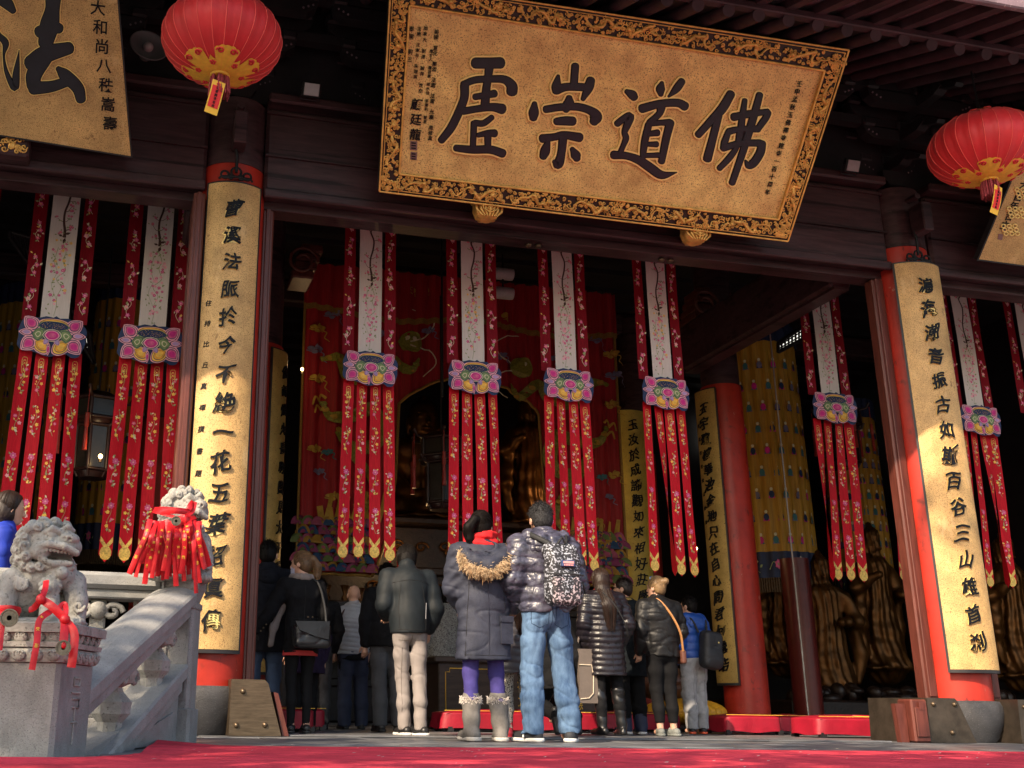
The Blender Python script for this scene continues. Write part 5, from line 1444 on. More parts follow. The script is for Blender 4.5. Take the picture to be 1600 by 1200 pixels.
for fl in (0, 1):
    X_ = (lambda x: x) if not fl else (lambda x: 1452 - x)
    D = (lambda x, y: C(x, y)) if not fl else (lambda x, y: C(1452 - x, y + 40))
    snake([D(505, 630), D(516, 650), D(545, 652), D(585, 640), D(590, 690), D(552, 700), D(530, 672), D(560, 720), D(585, 760), D(570, 800)], .085, 2)
    snake([D(505, 560), D(530, 560), D(545, 590), D(590, 585), D(610, 560), D(640, 580), D(655, 560)], .08, 2)
    for (x, y) in ((500, 627), (503, 640), (510, 622)): line(m, [D(x, y), D(x - 8, y - 6), D(x - 12, y + 6)], .02, 3, fc)
    hx, hy = D(640, 535); blob([(hx - .18, hy), (hx - .08, hy + .14), (hx + .12, hy + .16), (hx + .2, hy), (hx + .12, hy - .14), (hx - .08, hy - .12)], 2)
    s_ = -1 if fl else 1
    line(m, [(hx, hy), (hx + s_ * .25, hy + .12), (hx + s_ * .38, hy + .35), (hx + s_ * .2, hy + .48), (hx + s_ * -.02, hy + .52)], .010, 6, fc)
    line(m, [(hx, hy - .05), (hx + s_ * .3, hy - .1), (hx + s_ * .4, hy - .3), (hx + s_ * .22, hy - .5)], .010, 6, fc)
    for dx in (-.04, .07): m.add([fc(hx + dx + .035 * math.cos(a), hy + .06 + .035 * math.sin(a), .012) for a in np.linspace(0, 6.28, 9, endpoint=False)], [tuple(range(9))], 6)
    for x, y, s, mi in ((497, 512, .15, 3), (520, 490, .14, 4), (493, 545, .15, 4), (497, 590, .15, 3), (492, 700, .13, 3), (512, 705, .10, 5), (520, 775, .13, 3), (499, 735, .10, 4), (595, 520, .12, 4), (670, 515, .12, 4), (600, 470, .12, 2), (655, 455, .22, 3), (545, 455, .12, 2)):
        cloud(*D(x, y), s, mi)
    for k in range(7): q = D(500 + 14 * k, 790 + 4 * math.sin(k)); line(m, [q, (q[0] + .05, q[1] - .25), (q[0] + .12, q[1] - .05), (q[0] + .16, q[1] + .18)], .04, 3, fc)
    # rows of fish-scale waves along the hem
    a0, a1 = (X0c, 3.5) if not fl else (6.35, X1c)
    for r in range(6):
        for k in range(9):
            x = a0 + (a1 - a0) * (k + .5 * (r % 2)) / 8; z = 2.72 - .125 * r
            if x > a1 - .03: continue
            for j, sc_ in enumerate((1, .72, .42)):
                m.add([fc(x, z - .10, .004 + .004 * r + .001 * j)] + [fc(x + .10 * sc_ * math.cos(a), z - .10 + .13 * sc_ * math.sin(a), .004 + .004 * r + .001 * j) for a in np.linspace(0, PI, 10)], [tuple(range(11))], 7 + (k * 2 + r + j * 2) % 5)
fixw(m.build('embroidery', CM_, cu), cu)

# altar platform and gilt figures
dark_altar = M('carved_altar_wood', (.014, .007, .005), .45, var=.5, vs=14, bump=.6, bs=30)
al = thing('altar', 'tall dark carved wooden altar under the great gilt Buddha', 'altar', (5.0, 16.4, 0))
m = MB(); m.box((2.9, 15.8, 0), (7.1, 18.2, 2.9), 0, .03)
for k in range(4): m.box((2.85 - .03 * (k % 2), 15.76 - .05 * (k % 2), .55 * k + .5), (7.15, 15.80, .55 * k + .62), 0, .02)
m.box((2.8, 15.6, 2.9), (7.2, 18.3, 3.02), 0, .03); fixw(m.build('body', dark_altar, al), al)
m = MB(); random.seed(6)
for k in range(60):
    x, z = 3.1 + 3.8 * random.random(), random.choice((.85, 1.4, 1.95, 2.5)) + random.uniform(-.1, .1)
    m.tube([(x + .12 * (1 - t * .8) * math.cos(7 * t), 15.74, z + .09 * (1 - t * .8) * math.sin(7 * t)) for t in np.linspace(0, 1, 10)], .018, 5)
fixw(m.build('gilt_scrolls', gold_statue, al), al)

def robe_disp(P):
    t = np.arctan2(P[:, 0], -P[:, 1] + .001); return .016 * np.sin(t * 13 + 3 * np.sin(P[:, 2] * 3.3) + P[:, 2] * 5) + .012 * swave(P * [1, 1, .6], 16, 4) + .010 * np.sin(P[:, 2] * 17 + 11 * np.abs(P[:, 0]) + 4 * np.sin(P[:, 0] * 4 + P[:, 2] * 2))
def buddha_mesh():
    s = SDF(.022, .06)
    s.ell((0, 0, 1.62), (.235, .24, .29)); s.ell((0, .02, 1.80), (.22, .22, .16)); s.ell((0, .02, 1.97), (.10, .10, .08))
    s.cone((0, -.23, 1.62), (0, -.27, 1.55), .028, .038, .03); s.ell((0, -.2, 1.47), (.08, .05, .03), .03)
    for q in (-1, 1):
        s.ell((.25 * q, .03, 1.55), (.03, .06, .16), .03); s.ell((.095 * q, -.205, 1.66), (.055, .03, .018), .02); s.cone((.04 * q, -.225, 1.71), (.15 * q, -.19, 1.72), .016, .012, .02)
        s.chain([(.36 * q, .02, 1.16), (.52 * q, -.05, .75), (.42 * q, -.30, .42), (.10 * q, -.42, .38)], [.17, .16, .13, .09])
        s.chain([(.25 * q, 0, .22), (.72 * q, -.18, .2), (.20 * q, -.48, .18)], [.25, .21, .14])
    s.cone((0, .02, 1.3), (0, .02, 1.45), .13, .12); s.cone((0, .05, .3), (0, .03, 1.05), .40, .40, sy=1.35); s.cone((-.26, .03, 1.15), (.26, .03, 1.15), .17)
    s.ell((0, -.02, .04), (.98, .66, .12)); 
    s.disp = lambda P: np.where(P[:, 2] < 1.25, robe_disp(P), 0)
    return s.mesh('gilt_buddha', gold_statue)
bd = buddha_mesh(); c = at(662, 662, Y=16.8)
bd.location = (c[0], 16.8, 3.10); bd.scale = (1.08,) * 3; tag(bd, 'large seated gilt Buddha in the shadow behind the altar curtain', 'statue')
def guardian_mesh():
    s = SDF(.025, .06)
    s.ell((0, 0, 1.92), (.15, .16, .19)); s.ell((0, 0, 2.10), (.14, .14, .14)); s.cone((0, 0, 2.1), (0, 0, 2.3), .08, .04)
    s.cone((0, -.14, 1.92), (0, -.18, 1.88), .03, .03, .02)
    s.cone((0, 0, .9), (0, 0, 1.55), .24, .27, sy=1.3); s.cone((-.2, 0, 1.58), (.2, 0, 1.58), .12); s.cone((0, 0, .15), (0, 0, .95), .38, .26, sy=1.2)
    s.chain([(.33, 0, 1.55), (.46, -.1, 1.2), (.15, -.33, 1.15)], [.12, .10, .07]); s.chain([(-.33, 0, 1.55), (-.50, -.02, 1.25), (-.42, -.35, 1.4)], [.12, .10, .07])
    for q in (-1, 1): s.chain([(.4 * q, -.02, 1.2), (.5 * q, .02, .7), (.42 * q, 0, .25)], [.09, .11, .06]); s.ell((.16 * q, -.12, .08), (.13, .2, .09))
    s.ell((0, 0, .02), (.5, .36, .06)); s.disp = lambda P: robe_disp(P) * .9
    return s.mesh('gilt_guardian', gold_statue)
gd = guardian_mesh()
labs = ['gilt robed statue glowing behind the right edge of the altar opening', 'gilt standing statue under the first yellow canopy at the right', 'gilt statue leaning beside the dark pillar at the right', 'gilt seated figure in the dark right bay behind the couplet column', 'gilt attendant statue at the far right behind the banners']
for i, (px_, Y, zb, s_, rz_) in enumerate(((835, 15.9, 3.02, .95, .3), (1225, 15.2, .95, .85, .2), (1292, 14.6, .45, .95, -.3), (1378, 15.0, .9, 1., .3), (1590, 14.0, .8, .95, .2))):
    o = gd if i == 0 else gd.copy()
    if i: COL.objects.link(o)
    q = at(px_, 1000, Y=Y); o.location = (q[0], Y, zb); o.scale = (s_,) * 3; o.rotation_euler = (0, 0, rz_)
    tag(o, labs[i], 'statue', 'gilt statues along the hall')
pl = MB(); pl.box((9.4, 13.9, 0), (14.4, 16.5, .42), 0, .03); random.seed(14)
for k in range(60): pl.ball((random.uniform(9.4, 14.3), 13.95 + random.uniform(0, .5), .40 + random.uniform(0, .18)), (random.uniform(.08, .2), .15, random.uniform(.05, .14)), 7, 5)
o = pl.build('statue_plinth', dark_altar); tag(o, 'long dark carved rock plinth carrying the gilt statues at the right', 'plinth')
m = MB(); m.lathe([(.19, 0), (.19, 2.3)], (0, 0, 0), 24); o = m.build('inner_pillar', M('dark_red_pillar', (.10, .012, .010), .35)); q = at(1253, 1000, Y=13.3); o.location = (q[0], 13.3, 0); tag(o, 'short dark red pillar in front of the gilt statues at the right', 'pillar')

# pleated canopies
yel_silk = M('yellow_pleated_silk', (.40, .21, .02), .6, var=.25, vs=5, stretch=(12, 12, .5)); nav_silk = M('navy_silk_band', (.012, .02, .06), .6)
def canopy(px_, py_, Y, r, z0, z1, label):
    q = at(px_, py_, Y=Y); o = thing('pleated_canopy', label, 'canopy', (q[0], Y, z0), 0, 'yellow pleated canopies')
    fr_ = lambda t, k: 1 + .035 * math.sin(22 * t) + .02 * math.sin(9 * t)
    H = z1 - z0; m = MB(); m.lathe([(r * 1.02, .62), (r, H * .5), (r * .98, H)], (0, 0, 0), 132, 0, True, False, fr_); m.build('pleated_drape', yel_silk, o)
    m = MB(); m.lathe([(r * 1.05, .22), (r * 1.06, .62)], (0, 0, 0), 132, 0, True, False, fr_); m.lathe([(r * 1.02, H), (r * 1.04, H - .35)], (0, 0, 0), 132, 0, True, False, fr_)
    random.seed(3)
    for k in range(12):
        t = 2 * PI * k / 12; f = lambda x, z, h: (math.cos(t + x) * (r * 1.10 + h), math.sin(t + x) * (r * 1.10 + h), z)
        flower(m, 0, .42 + .05 * (k % 2), .08, 1 + k % 2, 3, f, 6); line(m, [(-.2, .34), (-.1, .46), (0, .36), (.1, .30)], .008, 3, f); leaf(m, .1, .38, .5, .09, 3, f)
    m.build('embroidered_band', [nav_silk, th_pink, th_cream, th_green], o)
    m = MB()
    for k in range(110): t = 2 * PI * k / 110; m.tube([(r * 1.05 * math.cos(t), r * 1.05 * math.sin(t), .22), (r * 1.06 * math.cos(t), r * 1.06 * math.sin(t), .0)], .014, 4, 0, False)
    m.build('fringe', M('brown_fringe', (.10, .06, .03), .8), o)
    m = MB(); random.seed(19)
    for k in range(18):                                # rows of small embroidered figures
        for j in range(9):
            t = 2 * PI * (k + .5 * (j % 2)) / 18; z = .8 + (H - 1.2) * j / 9; rr = r * 1.045
            mi = random.choice((0, 1, 2, 3))
            f = lambda x, zz, h=0: (math.cos(t + x / rr) * rr, math.sin(t + x / rr) * rr, z + zz)
            m.add([f(.042 * math.cos(a), .06 * math.sin(a)) for a in np.linspace(0, 6.28, 9, endpoint=False)], [tuple(range(9))], mi)
            m.add([f(.024 * math.cos(a), .085 + .028 * math.sin(a)) for a in np.linspace(0, 6.28, 7, endpoint=False)], [tuple(range(7))], 4)
            m.add([f(-.05, -.06), f(.05, -.06), f(.035, -.02), f(-.035, -.02)], [(0, 1, 2, 3)], (mi + 1) % 4)
    m.build('embroidered_figures', [th_navy, th_mag, c_teal, c_lil, th_cream], o)
canopy(1200, 760, 15.2, .60, 2.0, 6.4, 'yellow pleated cylinder canopy right of the inner red column')
canopy(1335, 760, 16.2, .44, 1.95, 5.6, 'dim yellow pleated canopy behind the banner at the right')
canopy(185, 640, 17.0, .50, 2.2, 6.8, 'dim yellow pleated canopy in the left bay behind the banners')
canopy(30, 640, 17.6, .50, 2.2, 6.8, 'shadowed yellow pleated canopy at the far left edge')

# hanging palace lanterns, lamps, candles
glass = M('smoky_lantern_glass', (.03, .025, .02), .2, spec=.35); bulb_m = M('warm_bulb', (1, .8, .5), .5, emit=(1, .62, .22, 9.))
lac = M('black_red_lantern_wood', (.03, .012, .010), .35, var=.4)
def palace(px_, py_, Y, s_, label, lit):
    q = at(px_, py_, Y=Y); o = thing('palace_lantern', label, 'lantern', q, .3, 'hanging palace lanterns', s_)
    m = MB()
    for z0, z1, r in ((-.45, .22, .27), (.32, .62, .36)):
        P = [(r * math.cos(PI * k / 3), r * math.sin(PI * k / 3)) for k in range(6)]
        for k in range(6):
            a, b = P[k], P[(k + 1) % 6]
            for zz in (z0, z1): m.tube([(*a, zz), (*b, zz)], .028, 6)
            m.tube([(*a, z0), (*a, z1)], .026, 6)
            m.tube([(a[0] * 1.0, a[1] * 1.0, z1), (a[0] * 1.35, a[1] * 1.35, z1 + .02), (a[0] * 1.5, a[1] * 1.5, z1 + .12)], [.028, .022, .03], 6)
            m.tube([(*a, z0), (a[0] * .8, a[1] * .8, z0 - .10)], .02, 5)
    m.lathe([(.2, -.56), (.26, -.48), (.26, -.45)], (0, 0, 0), 6); m.lathe([(.3, .24), (.34, .30), (.34, .33)], (0, 0, 0), 6); m.lathe([(.4, .63), (.2, .74), (.05, .78)], (0, 0, 0), 6)
    m.build('wooden_frame', lac, o)
    m = MB()
    for z0, z1, r in ((-.44, .21, .255), (.33, .61, .34)):
        P = [(r * math.cos(PI * k / 3), r * math.sin(PI * k / 3)) for k in range(6)]
        for k in range(6): a, b = P[k], P[(k + 1) % 6]; m.add([(*a, z0), (*b, z0), (*b, z1), (*a, z1)], [(0, 1, 2, 3)])
    m.build('glass_pane', glass, o)
    m = MB(); m.tube([(0, 0, .78), (0, 0, 3.2)], .016, 6); m.build('cord', iron, o)
    for k in range(6):
        t = PI * k / 3; x, y = .54 * math.cos(t), .54 * math.sin(t); m = MB(); m.tube([(x, y, .66), (x, y, .3)], .008, 4); m.lathe([(.03, .3), (.035, .1), (.02, .08)], (x, y, 0), 8); m.lathe([(.025, .08), (.035, -.25)], (x, y, 0), 8); m.build('tassel', red_old, o)
    return o
palace(690, 745, 13.6, .82, 'dark hexagonal palace lantern hanging before the gilt Buddha', False)
palace(148, 690, 12.4, .78, 'dark hexagonal palace lantern with a lit bulb in the left bay', True)
palace(1318, 690, 14.6, .8, 'dark hexagonal palace lantern between the banners at the right', False)
m_flame = bulb_m
def lamp(px_, py_, Y, r, label, watt):
    q = at(px_, py_, Y=Y); o = thing('lamp_bulb', label, 'lamp', q, 0, 'small lit lamps in the dark hall')
    m = MB(); m.ball((0, 0, 0), (r * .75, r * .75, r * .9), 12, 8); m.build('bulb', bulb_m, o)
    m = MB(); m.lathe([(r * .6, -r * 2.2), (r * .7, -r * 1.05)], (0, 0, 0), 10); m.build('socket', brass, o)
    L = bpy.data.lights.new('lamp_glow', 'POINT'); L.energy = watt; L.color = (1, .66, .32); L.shadow_soft_size = .06
    lo = bpy.data.objects.new('lamp_glow', L); COL.objects.link(lo); lo.parent = o; lo.location = (0, -.10, .02)
lamp(157, 713, 12.0, .030, 'tiny lit bulb inside the palace lantern of the left bay', 2)
lamp(472, 577, 13.8, .028, 'tiny lit bulb left of the dragon curtain', 1.6)
lamp(888, 756, 15.2, .032, 'tiny lit bulb behind the third banner', 5)
lamp(1088, 857, 14.0, .024, 'tiny lit bulb beside the inner right column', 2)
q = at(629, 890, Y=14.9); cd = thing('altar_candle', 'thick red altar candle burning behind the man in khaki trousers', 'candle', (q[0], 14.9, q[2] - .5))
m = MB(); m.lathe([(.085, 0), (.085, .62), (.08, .63)], (0, 0, 0), 20); m.build('wax', red_old, cd)
m = MB(); m.lathe([(.004, .65), (.024, .69), (.018, .74), (.002, .79)], (0, 0, 0), 10); m.build('flame', bulb_m, cd)
L = bpy.data.lights.new('candle_glow', 'POINT'); L.energy = 10; L.color = (1, .6, .25); L.shadow_soft_size = .05; lo = bpy.data.objects.new('candle_glow', L); COL.objects.link(lo); lo.parent = cd; lo.location = (0, -.14, .8)
tb = thing('altar_table', 'long dark red offering table under the altar candle', 'table', (q[0], 14.9, 0))
m = MB(); H = q[2] - .5; m.box((-1.8, -.4, H - .1), (2.2, .4, H), 0, .02); m.build('top', dark_altar, tb)
m = MB(); m.box((-1.8, -.38, H - .55), (2.2, -.34, H - .1), 0, .01); m.build('apron', M('red_brown_altar_panel', (.04, .009, .005), .5, var=.4, vs=10), tb)
for x in (-1.7, 2.1): m = MB(); m.box((x - .06, -.36, 0), (x + .06, .3, H - .1), 0, .02); m.build('leg', dark_altar, tb)
random.seed(23)
for k in range(16):
    vx = q[0] - 1.6 + .24 * k; hh = .05 + .06 * random.random()
    m = MB(); m.lathe([(.05, 0), (.035, .02), (.05, .05), (.02, .1), (.06, .13 + hh), (.065, .14 + hh)], (0, 0, 0), 12)
    o = m.build('altar_vessel', gold_statue); o.location = (vx, 14.75 + random.uniform(-.05, .1), H)
    tag(o, 'small brass vessel in the row on the dark red offering table', 'vessel', 'brass vessels on the offering table')
# small spotlights on the inner beam
for i, (x, y) in enumerate(((786, 428), (786, 458))):
    q = at(x, y, Y=12.9); o = thing('spotlight', ('upper grey spotlight can on the inner beam beside the second banner', 'lower grey spotlight can on the inner beam beside the second banner')[i], 'spotlight', q, 0, 'spotlights on the inner beam')
    vs = MB(); vs.lathe([(.06, -.14), (.085, -.10), (.085, .10), (.08, .14)], (0, 0, 0), 18); m = MB(); m.add([(v[2], v[1], v[0]) for v in vs.v], [f[::-1] for f in vs.f], 0, True); m.build('can', M('pale_lamp_can', (.42, .38, .38), .4), o)
    m = MB(); m.tube([(0, 0, .08), (0, 0, .3)], .015, 6); m.build('yoke', iron, o)

# ================================================================== kneeling benches, offering box, cushion
kn_m = M('crimson_satin_cover', (.29, .007, .022), .5, var=.16, vs=6, bump=.2, bs=9); pipe = M('gold_piping', (.75, .45, .06), .5)
def kneeler(x0, x1, y, label, emb=2, d=.5, h=.215):
    o = thing('kneeling_bench', label, 'kneeler', ((x0 + x1) / 2, y + d / 2, 0), 0, 'red kneeling benches'); w = (x1 - x0) / 2
    m = MB()
    def P(u, v):                                       # draped cloth: soft top, slightly flared skirt
        a = 2 * PI * u; ca, sa = math.cos(a), math.sin(a); k = (abs(ca) ** 7 + abs(sa) ** 7) ** (1 / 7); px_, py_ = ca / k, sa / k
        if v < .5: q = v / .5; return (px_ * w * q, py_ * d / 2 * q, h - .030 * q ** 5 + .012 * math.sin(px_ * 4 + w * 7) * (1 - q * q))
        q = (v - .5) / .5; fl = 1 + .025 * q + .016 * q * math.sin(a * 9 + 2 * math.sin(a * 3)); return (px_ * w * fl, py_ * d / 2 * fl, (h - .030) * (1 - q) + (.030 + .008 * math.sin(a * 5)) * q)
    m.grid(P, 96, 20, 0); m.build('cover', kn_m, o)
    for sx, sy in ((-1, -1), (1, -1), (1, 1), (-1, 1)): m = MB(); m.box((sx * w * .9 - .03, sy * d * .42 - .03, .001), (sx * w * .9 + .03, sy * d * .42 + .03, .05)); m.build('foot', black_edge, o)
    m = MB(); zt = h + .004
    for e in range(emb):
        cx = -w + 2 * w * (e + .5) / emb; f = lambda x, z, hh: (x, z, zt + hh)
        for k in range(5): flower(m, cx + random.uniform(-.11, .11), random.uniform(-.15, .02), .035, random.choice((1, 2, 0)), 0, f); leaf(m, cx + random.uniform(-.14, .14), random.uniform(-.16, .03), random.uniform(0, 6), .06, 3, f)
    m.build('embroidery', [pipe, th_pink, th_lilac, th_green], o)
    m = MB()
    for pts in ([(-w * .98, -d / 2 * .99, h - .008), (w * .98, -d / 2 * .99, h - .008)],): m.tube(pts, .0035, 5)
    for e in range(1, emb): x = -w + 2 * w * e / emb; m.tube([(x, d / 2 * .98, h - .002), (x, -d / 2 * 1.0, h - .006)], .006, 5)
    m.build('piping', pipe, o)
kneeler(6.60, 7.30, 11.0, 'red kneeling bench between the boy and the next bench', 1)
kneeler(7.44, 8.06, 11.32, 'short red kneeling bench at the foot of the inner right column', 1)
kneeler(7.0, 8.2, 9.95, 'long red kneeling bench with piping beside the right brown jamb', 2, .55)
kneeler(3.33, 5.1, 10.85, 'long red kneeling bench behind the couple', 3)
kneeler(1.32, 1.86, 10.0, 'red kneeling bench beside the woman in black tights', 1, .6); kneeler(1.55, 2.10, 10.7, 'red kneeling bench half hidden behind another by the left jamb', 1, .6)
kneeler(5.30, 6.50, 11.75, 'red kneeling bench behind the blonde woman', 2)
ob = thing('offering_box', 'dark brown wooden offering box with gold lined panels behind the couple', 'offering box', (4.5, 12.2, 0))
box_w = M('offering_box_wood', (.06, .04, .03), .45, var=.25, vs=5, stretch=(1, 1, 6)); 
m = MB(); m.box((-.88, -.25, .10), (1.15, .35, .74), 0, .015); m.box((-.94, -.30, .72), (1.21, .40, .79), 0, .015); m.box((-.94, -.30, .0), (1.21, .40, .10), 0, .015); m.build('case', box_w, ob)
m = MB()
for k in range(3):
    a, b = -.80 + .65 * k, -.25 + .65 * k
    P = [(a + .05, -.258, .16), (b - .05, -.258, .16), (b - .05, -.258, .20), (b, -.258, .20), (b, -.258, .62), (b - .05, -.258, .62), (b - .05, -.258, .66), (a + .05, -.258, .66), (a + .05, -.258, .62), (a, -.258, .62), (a, -.258, .20), (a + .05, -.258, .20), (a + .05, -.258, .16)]
    m.tube(P, .006, 4)
m.build('gold_line', pipe, ob)
m = MB()
for k, ch in enumerate('廣種福田功德'): f = lambda a, b, h, k=k: (-.52 + .65 * (k % 3) + a, -.252 - h, (.50 if k < 3 else .30) + b); glyph(m, ch, f, .15, .001, .004, 0, .01)
m.build('characters', pipe, ob)
yc = thing('yellow_cushion', 'round orange-yellow pleated cushion behind the boy in blue', 'cushion', (7.0, 12.6, .0))
s = SDF(.02, .05); s.ell((0, 0, .22), (.52, .42, .17)); s.disp = lambda P: .012 * np.sin(np.arctan2(P[:, 1], P[:, 0]) * 26); s.mesh('pad', M('orange_yellow_satin', (.62, .30, .02), .45, var=.15, bump=.1), yc)
m = MB(); m.lathe([(.5, 0), (.55, .04), (.45, .08)], (0, 0, 0), 24); m.build('stand', dark_altar, yc)
mf = thing('wooden_fish_drum', 'large brown wooden drum resting on the orange-yellow cushion', 'drum', (6.75, 12.65, .37))
s = SDF(.02, .05); s.ell((0, 0, .2), (.36, .30, .22)); s.ell((.28, 0, .27), (.14, .12, .1)); s.cone((-.3, -.3, .16), (.3, -.3, .16), .03, .03, .02, op='s'); s.mesh('body', M('brown_drum_wood', (.09, .035, .018), .4, var=.3), mf)

for i, (x, y0, y1, lab) in enumerate(((1216, 480, 1105, 'thin pale cord hanging beside the inner right red column'), (690, 380, 620, 'thin black cable hanging down in front of the dragon curtain'))):
    a = at(x - (17 if i == 0 else 0), y0, Y=12.0); z0_ = .02 if i == 0 else at(x, y1, Y=12.0)[2]
    m = MB(); m.tube([(a[0], 12.0, z0_), (a[0], 12.0, (z0_ + a[2]) / 2), (a[0], 12.0, 6.9)], .010 if i == 0 else .014, 5)
    tag(m.build('hanging_cord', M('pale_cord', (.35, .33, .3), .8) if i == 0 else iron), lab, 'cord')
# ================================================================== people
skin = M('skin', (.52, .30, .21), .5, var=.08, vs=12, spec=.35)
def rotz(p, a, c=(0, 0)):
    x, y = p[0] - c[0], p[1] - c[1]; return (c[0] + x * math.cos(a) - y * math.sin(a), c[1] + x * math.sin(a) + y * math.cos(a), p[2])
def folds(amp, f, seed, zs=.55):
    def d(P):
        q = P * np.array([1, 1, zs]); n1 = swave(q, f * .8, seed); n2 = swave(P * np.array([.8, .8, 1.5]), f * 1.1, seed + 7)
        return amp * (.55 * n1 + .35 * swave(P, f * 2.1, seed + 1) - .9 * np.exp(-(n1 / .11) ** 2) - .8 * np.exp(-(n2 / .09) ** 2) + .4)
    return d
def quilt(amp, per, z0=0, seed=0):
    return lambda P: amp * (np.abs(np.sin(PI * (P[:, 2] + .012 * np.sin(P[:, 0] * 9 + seed) - z0) / per)) ** .55 - .6) + .003 * swave(P, 50, seed)
DEF = dict(H=1.7, yaw=0., lean=0., hy=0., hp=0., feet=((-.10, 0.), (.10, .02)), ftw=((-.15), (.15)), w=1., drop=0., legs=None,
           armL=None, armR=None, res=.0115)
def person(px_, Y, label, top, bottom, shoes, hair, X=None, z=0., **kw):
    p = dict(DEF); p.update(kw); w = p['w']
    if X is None: X = at(px_, 1120, Y=Y)[0]
    o = thing('person', label, 'person', (X, Y, z), p['yaw'], None, p['H'] / 1.7)
    res = p['res']; ly = p['lean']; dz = -p['drop']
    hipz = .90 + dz
    sh = lambda q: (q[0], q[1] + ly * max(0, min(1, (q[2] - .95) / .45)), q[2] + dz)
    armL = p['armL'] or [(-.185 * w, 0, 1.385), (-.245 * w, -.02, 1.12), (-.215 * w, .10, .90)]
    armR = p['armR'] or [(.185 * w, 0, 1.385), (.245 * w, -.02, 1.12), (.215 * w, .10, .90)]
    arms = [[sh(q) for q in armL], [sh(q) for q in armR]]
    legs = []
    for i, s_ in enumerate((-1, 1)):
        fx, fy = p['feet'][i]
        if p['legs']: legs.append(p['legs'][i]); continue
        legs.append([(s_ * .085, 0, hipz - .02), (s_ * .085 * .4 + fx * .6, fy * .5 + .025, .49 + dz * .5), (fx, fy - .01, .085)])
    nb = sh((0, 0, 1.44)); hc = np.array(sh((0, 0, 1.44))) + np.array([0, .02, .155])
    Rh = Matrix.Rotation(p['hy'], 3, 'Z') @ Matrix.Rotation(-p['hp'], 3, 'X'); Rh = np.array(Rh)
    pivot = np.array(nb) + np.array([0, .005, .02])
    def h(x, y, zz): return tuple(pivot + Rh @ (hc + np.array([x, y, zz]) - pivot))
    # ---- the body: one continuous surface
    s = SDF(min(res, .0085), .02)
    def hel(x, y, zz, r, k=None, op='u'):
        c = h(x, y, zz); s.ell(c, r, k, None if p['hy'] == 0 and p['hp'] == 0 else ((0, 0, 1), p['hy']), op)
    hel(0, -.005, .03, (.076, .096, .092)); hel(0, .03, -.02, (.060, .066, .085)); hel(0, .066, -.085, (.030, .028, .026))
    s.cone(h(0, .090, .005), h(0, .108, -.028), .010, .014, .012); hel(0, .100, -.058, (.022, .010, .006), .008); hel(0, .098, -.070, (.019, .010, .006), .008)
    for q in (-1, 1):
        hel(.030 * q, .092, .008, (.016, .012, .010), .008, 's'); hel(.030 * q, .082, .006, (.0115, .0115, .0115), .004); hel(.03 * q, .088, .030, (.02, .012, .006), .01)
        hel(.079 * q, .0, -.012, (.011, .022, .031), .008); hel(.085 * q, .004, -.010, (.004, .011, .016), .004, 's')
    s.cone(nb, h(0, -.012, -.05), .058, .053, .02)
    s.cone(sh((0, 0, 1.0)), sh((0, 0, 1.33)), .115, .13, sy=1.5); s.cone(sh((-.12, 0, 1.38)), sh((.12, 0, 1.38)), .045)
    s.ell((0, 0, .93 + dz), (.12, .09, .10))
    for A in arms:
        s.chain(A, [.045, .036, .026], .02)
        e, wr = np.array(A[1]), np.array(A[2]); d = wr - e; d /= np.linalg.norm(d); sd = np.cross(d, [0, 1, 0]); sd /= np.linalg.norm(sd) + 1e-9; fw = np.cross(sd, d)
        pc = wr + d * .055; s.cone(wr + d * .015, pc + d * .03, .026, .033, .015, 1.); 
        for k in range(4):
            b = pc + d * .035 + sd * (-.027 + .018 * k); L = (.062, .072, .068, .052)[k]; cu = .35 + .1 * k
            mid = b + d * L * .5 + fw * .004; s.cone(b, mid, .0095, .009, .006); s.cone(mid, mid + d * L * .42 + fw * L * cu, .009, .0075, .005)
        b = wr + d * .03 - sd * .026; t1 = b + d * .032 - sd * .022 + fw * .006; s.cone(b, t1, .012, .0105, .008); s.cone(t1, t1 + d * .032 - sd * .004 + fw * .012, .0105, .008, .005)
    for Lg in legs:
        s.chain(Lg, [.07, .048, .036], .02); f = np.array(Lg[2]); s.cone(f + [0, 0, -.03], f + [0, .10, -.045], .03, .026)
    s.mesh('body', skin, o)
    # ---- trousers
    if bottom:
        b = dict(m=None, hip=.155, thigh=.092, knee=.068, ankle=.055, end=.06, disp=folds(.006, 24, 11), k=.04, top=1.0); b.update(bottom)
        s = SDF(res, b['k']); s.cone((0, -.01, .95 + dz), (0, 0, 1.0 + dz), b['hip'] * w, b['hip'] * .96 * w, sy=1.28); s.cone((-.06 * w, -.02, .88 + dz), (.06 * w, -.02, .88 + dz), .098 * w)
        for Lg in legs:
            a, k_, f = [np.array(q) for q in Lg]; e = f + np.array([0, 0, b['end'] - .085])
            if p['legs']: e = f
            m1 = (a + k_) / 2; m2 = k_ * .5 + f * .5 + np.array([0, -.012, 0])
            s.chain([a, m1, k_, m2, e], [b['thigh'] * w, b['thigh'] * .9 * w, b['knee'] * w, (b['knee'] * .55 + b['ankle'] * .45) * w * 1.04, b['ankle'] * w], .03)
            s.box(e + np.array([0, 0, -.06]), (.12, .12, .06 if not p['legs'] else .001), .0, .004, None, 's')
        s.disp = b['disp']; s.mesh(b.get('n', 'trousers'), b['m'], o)
    # ---- shoes
    sk = shoes
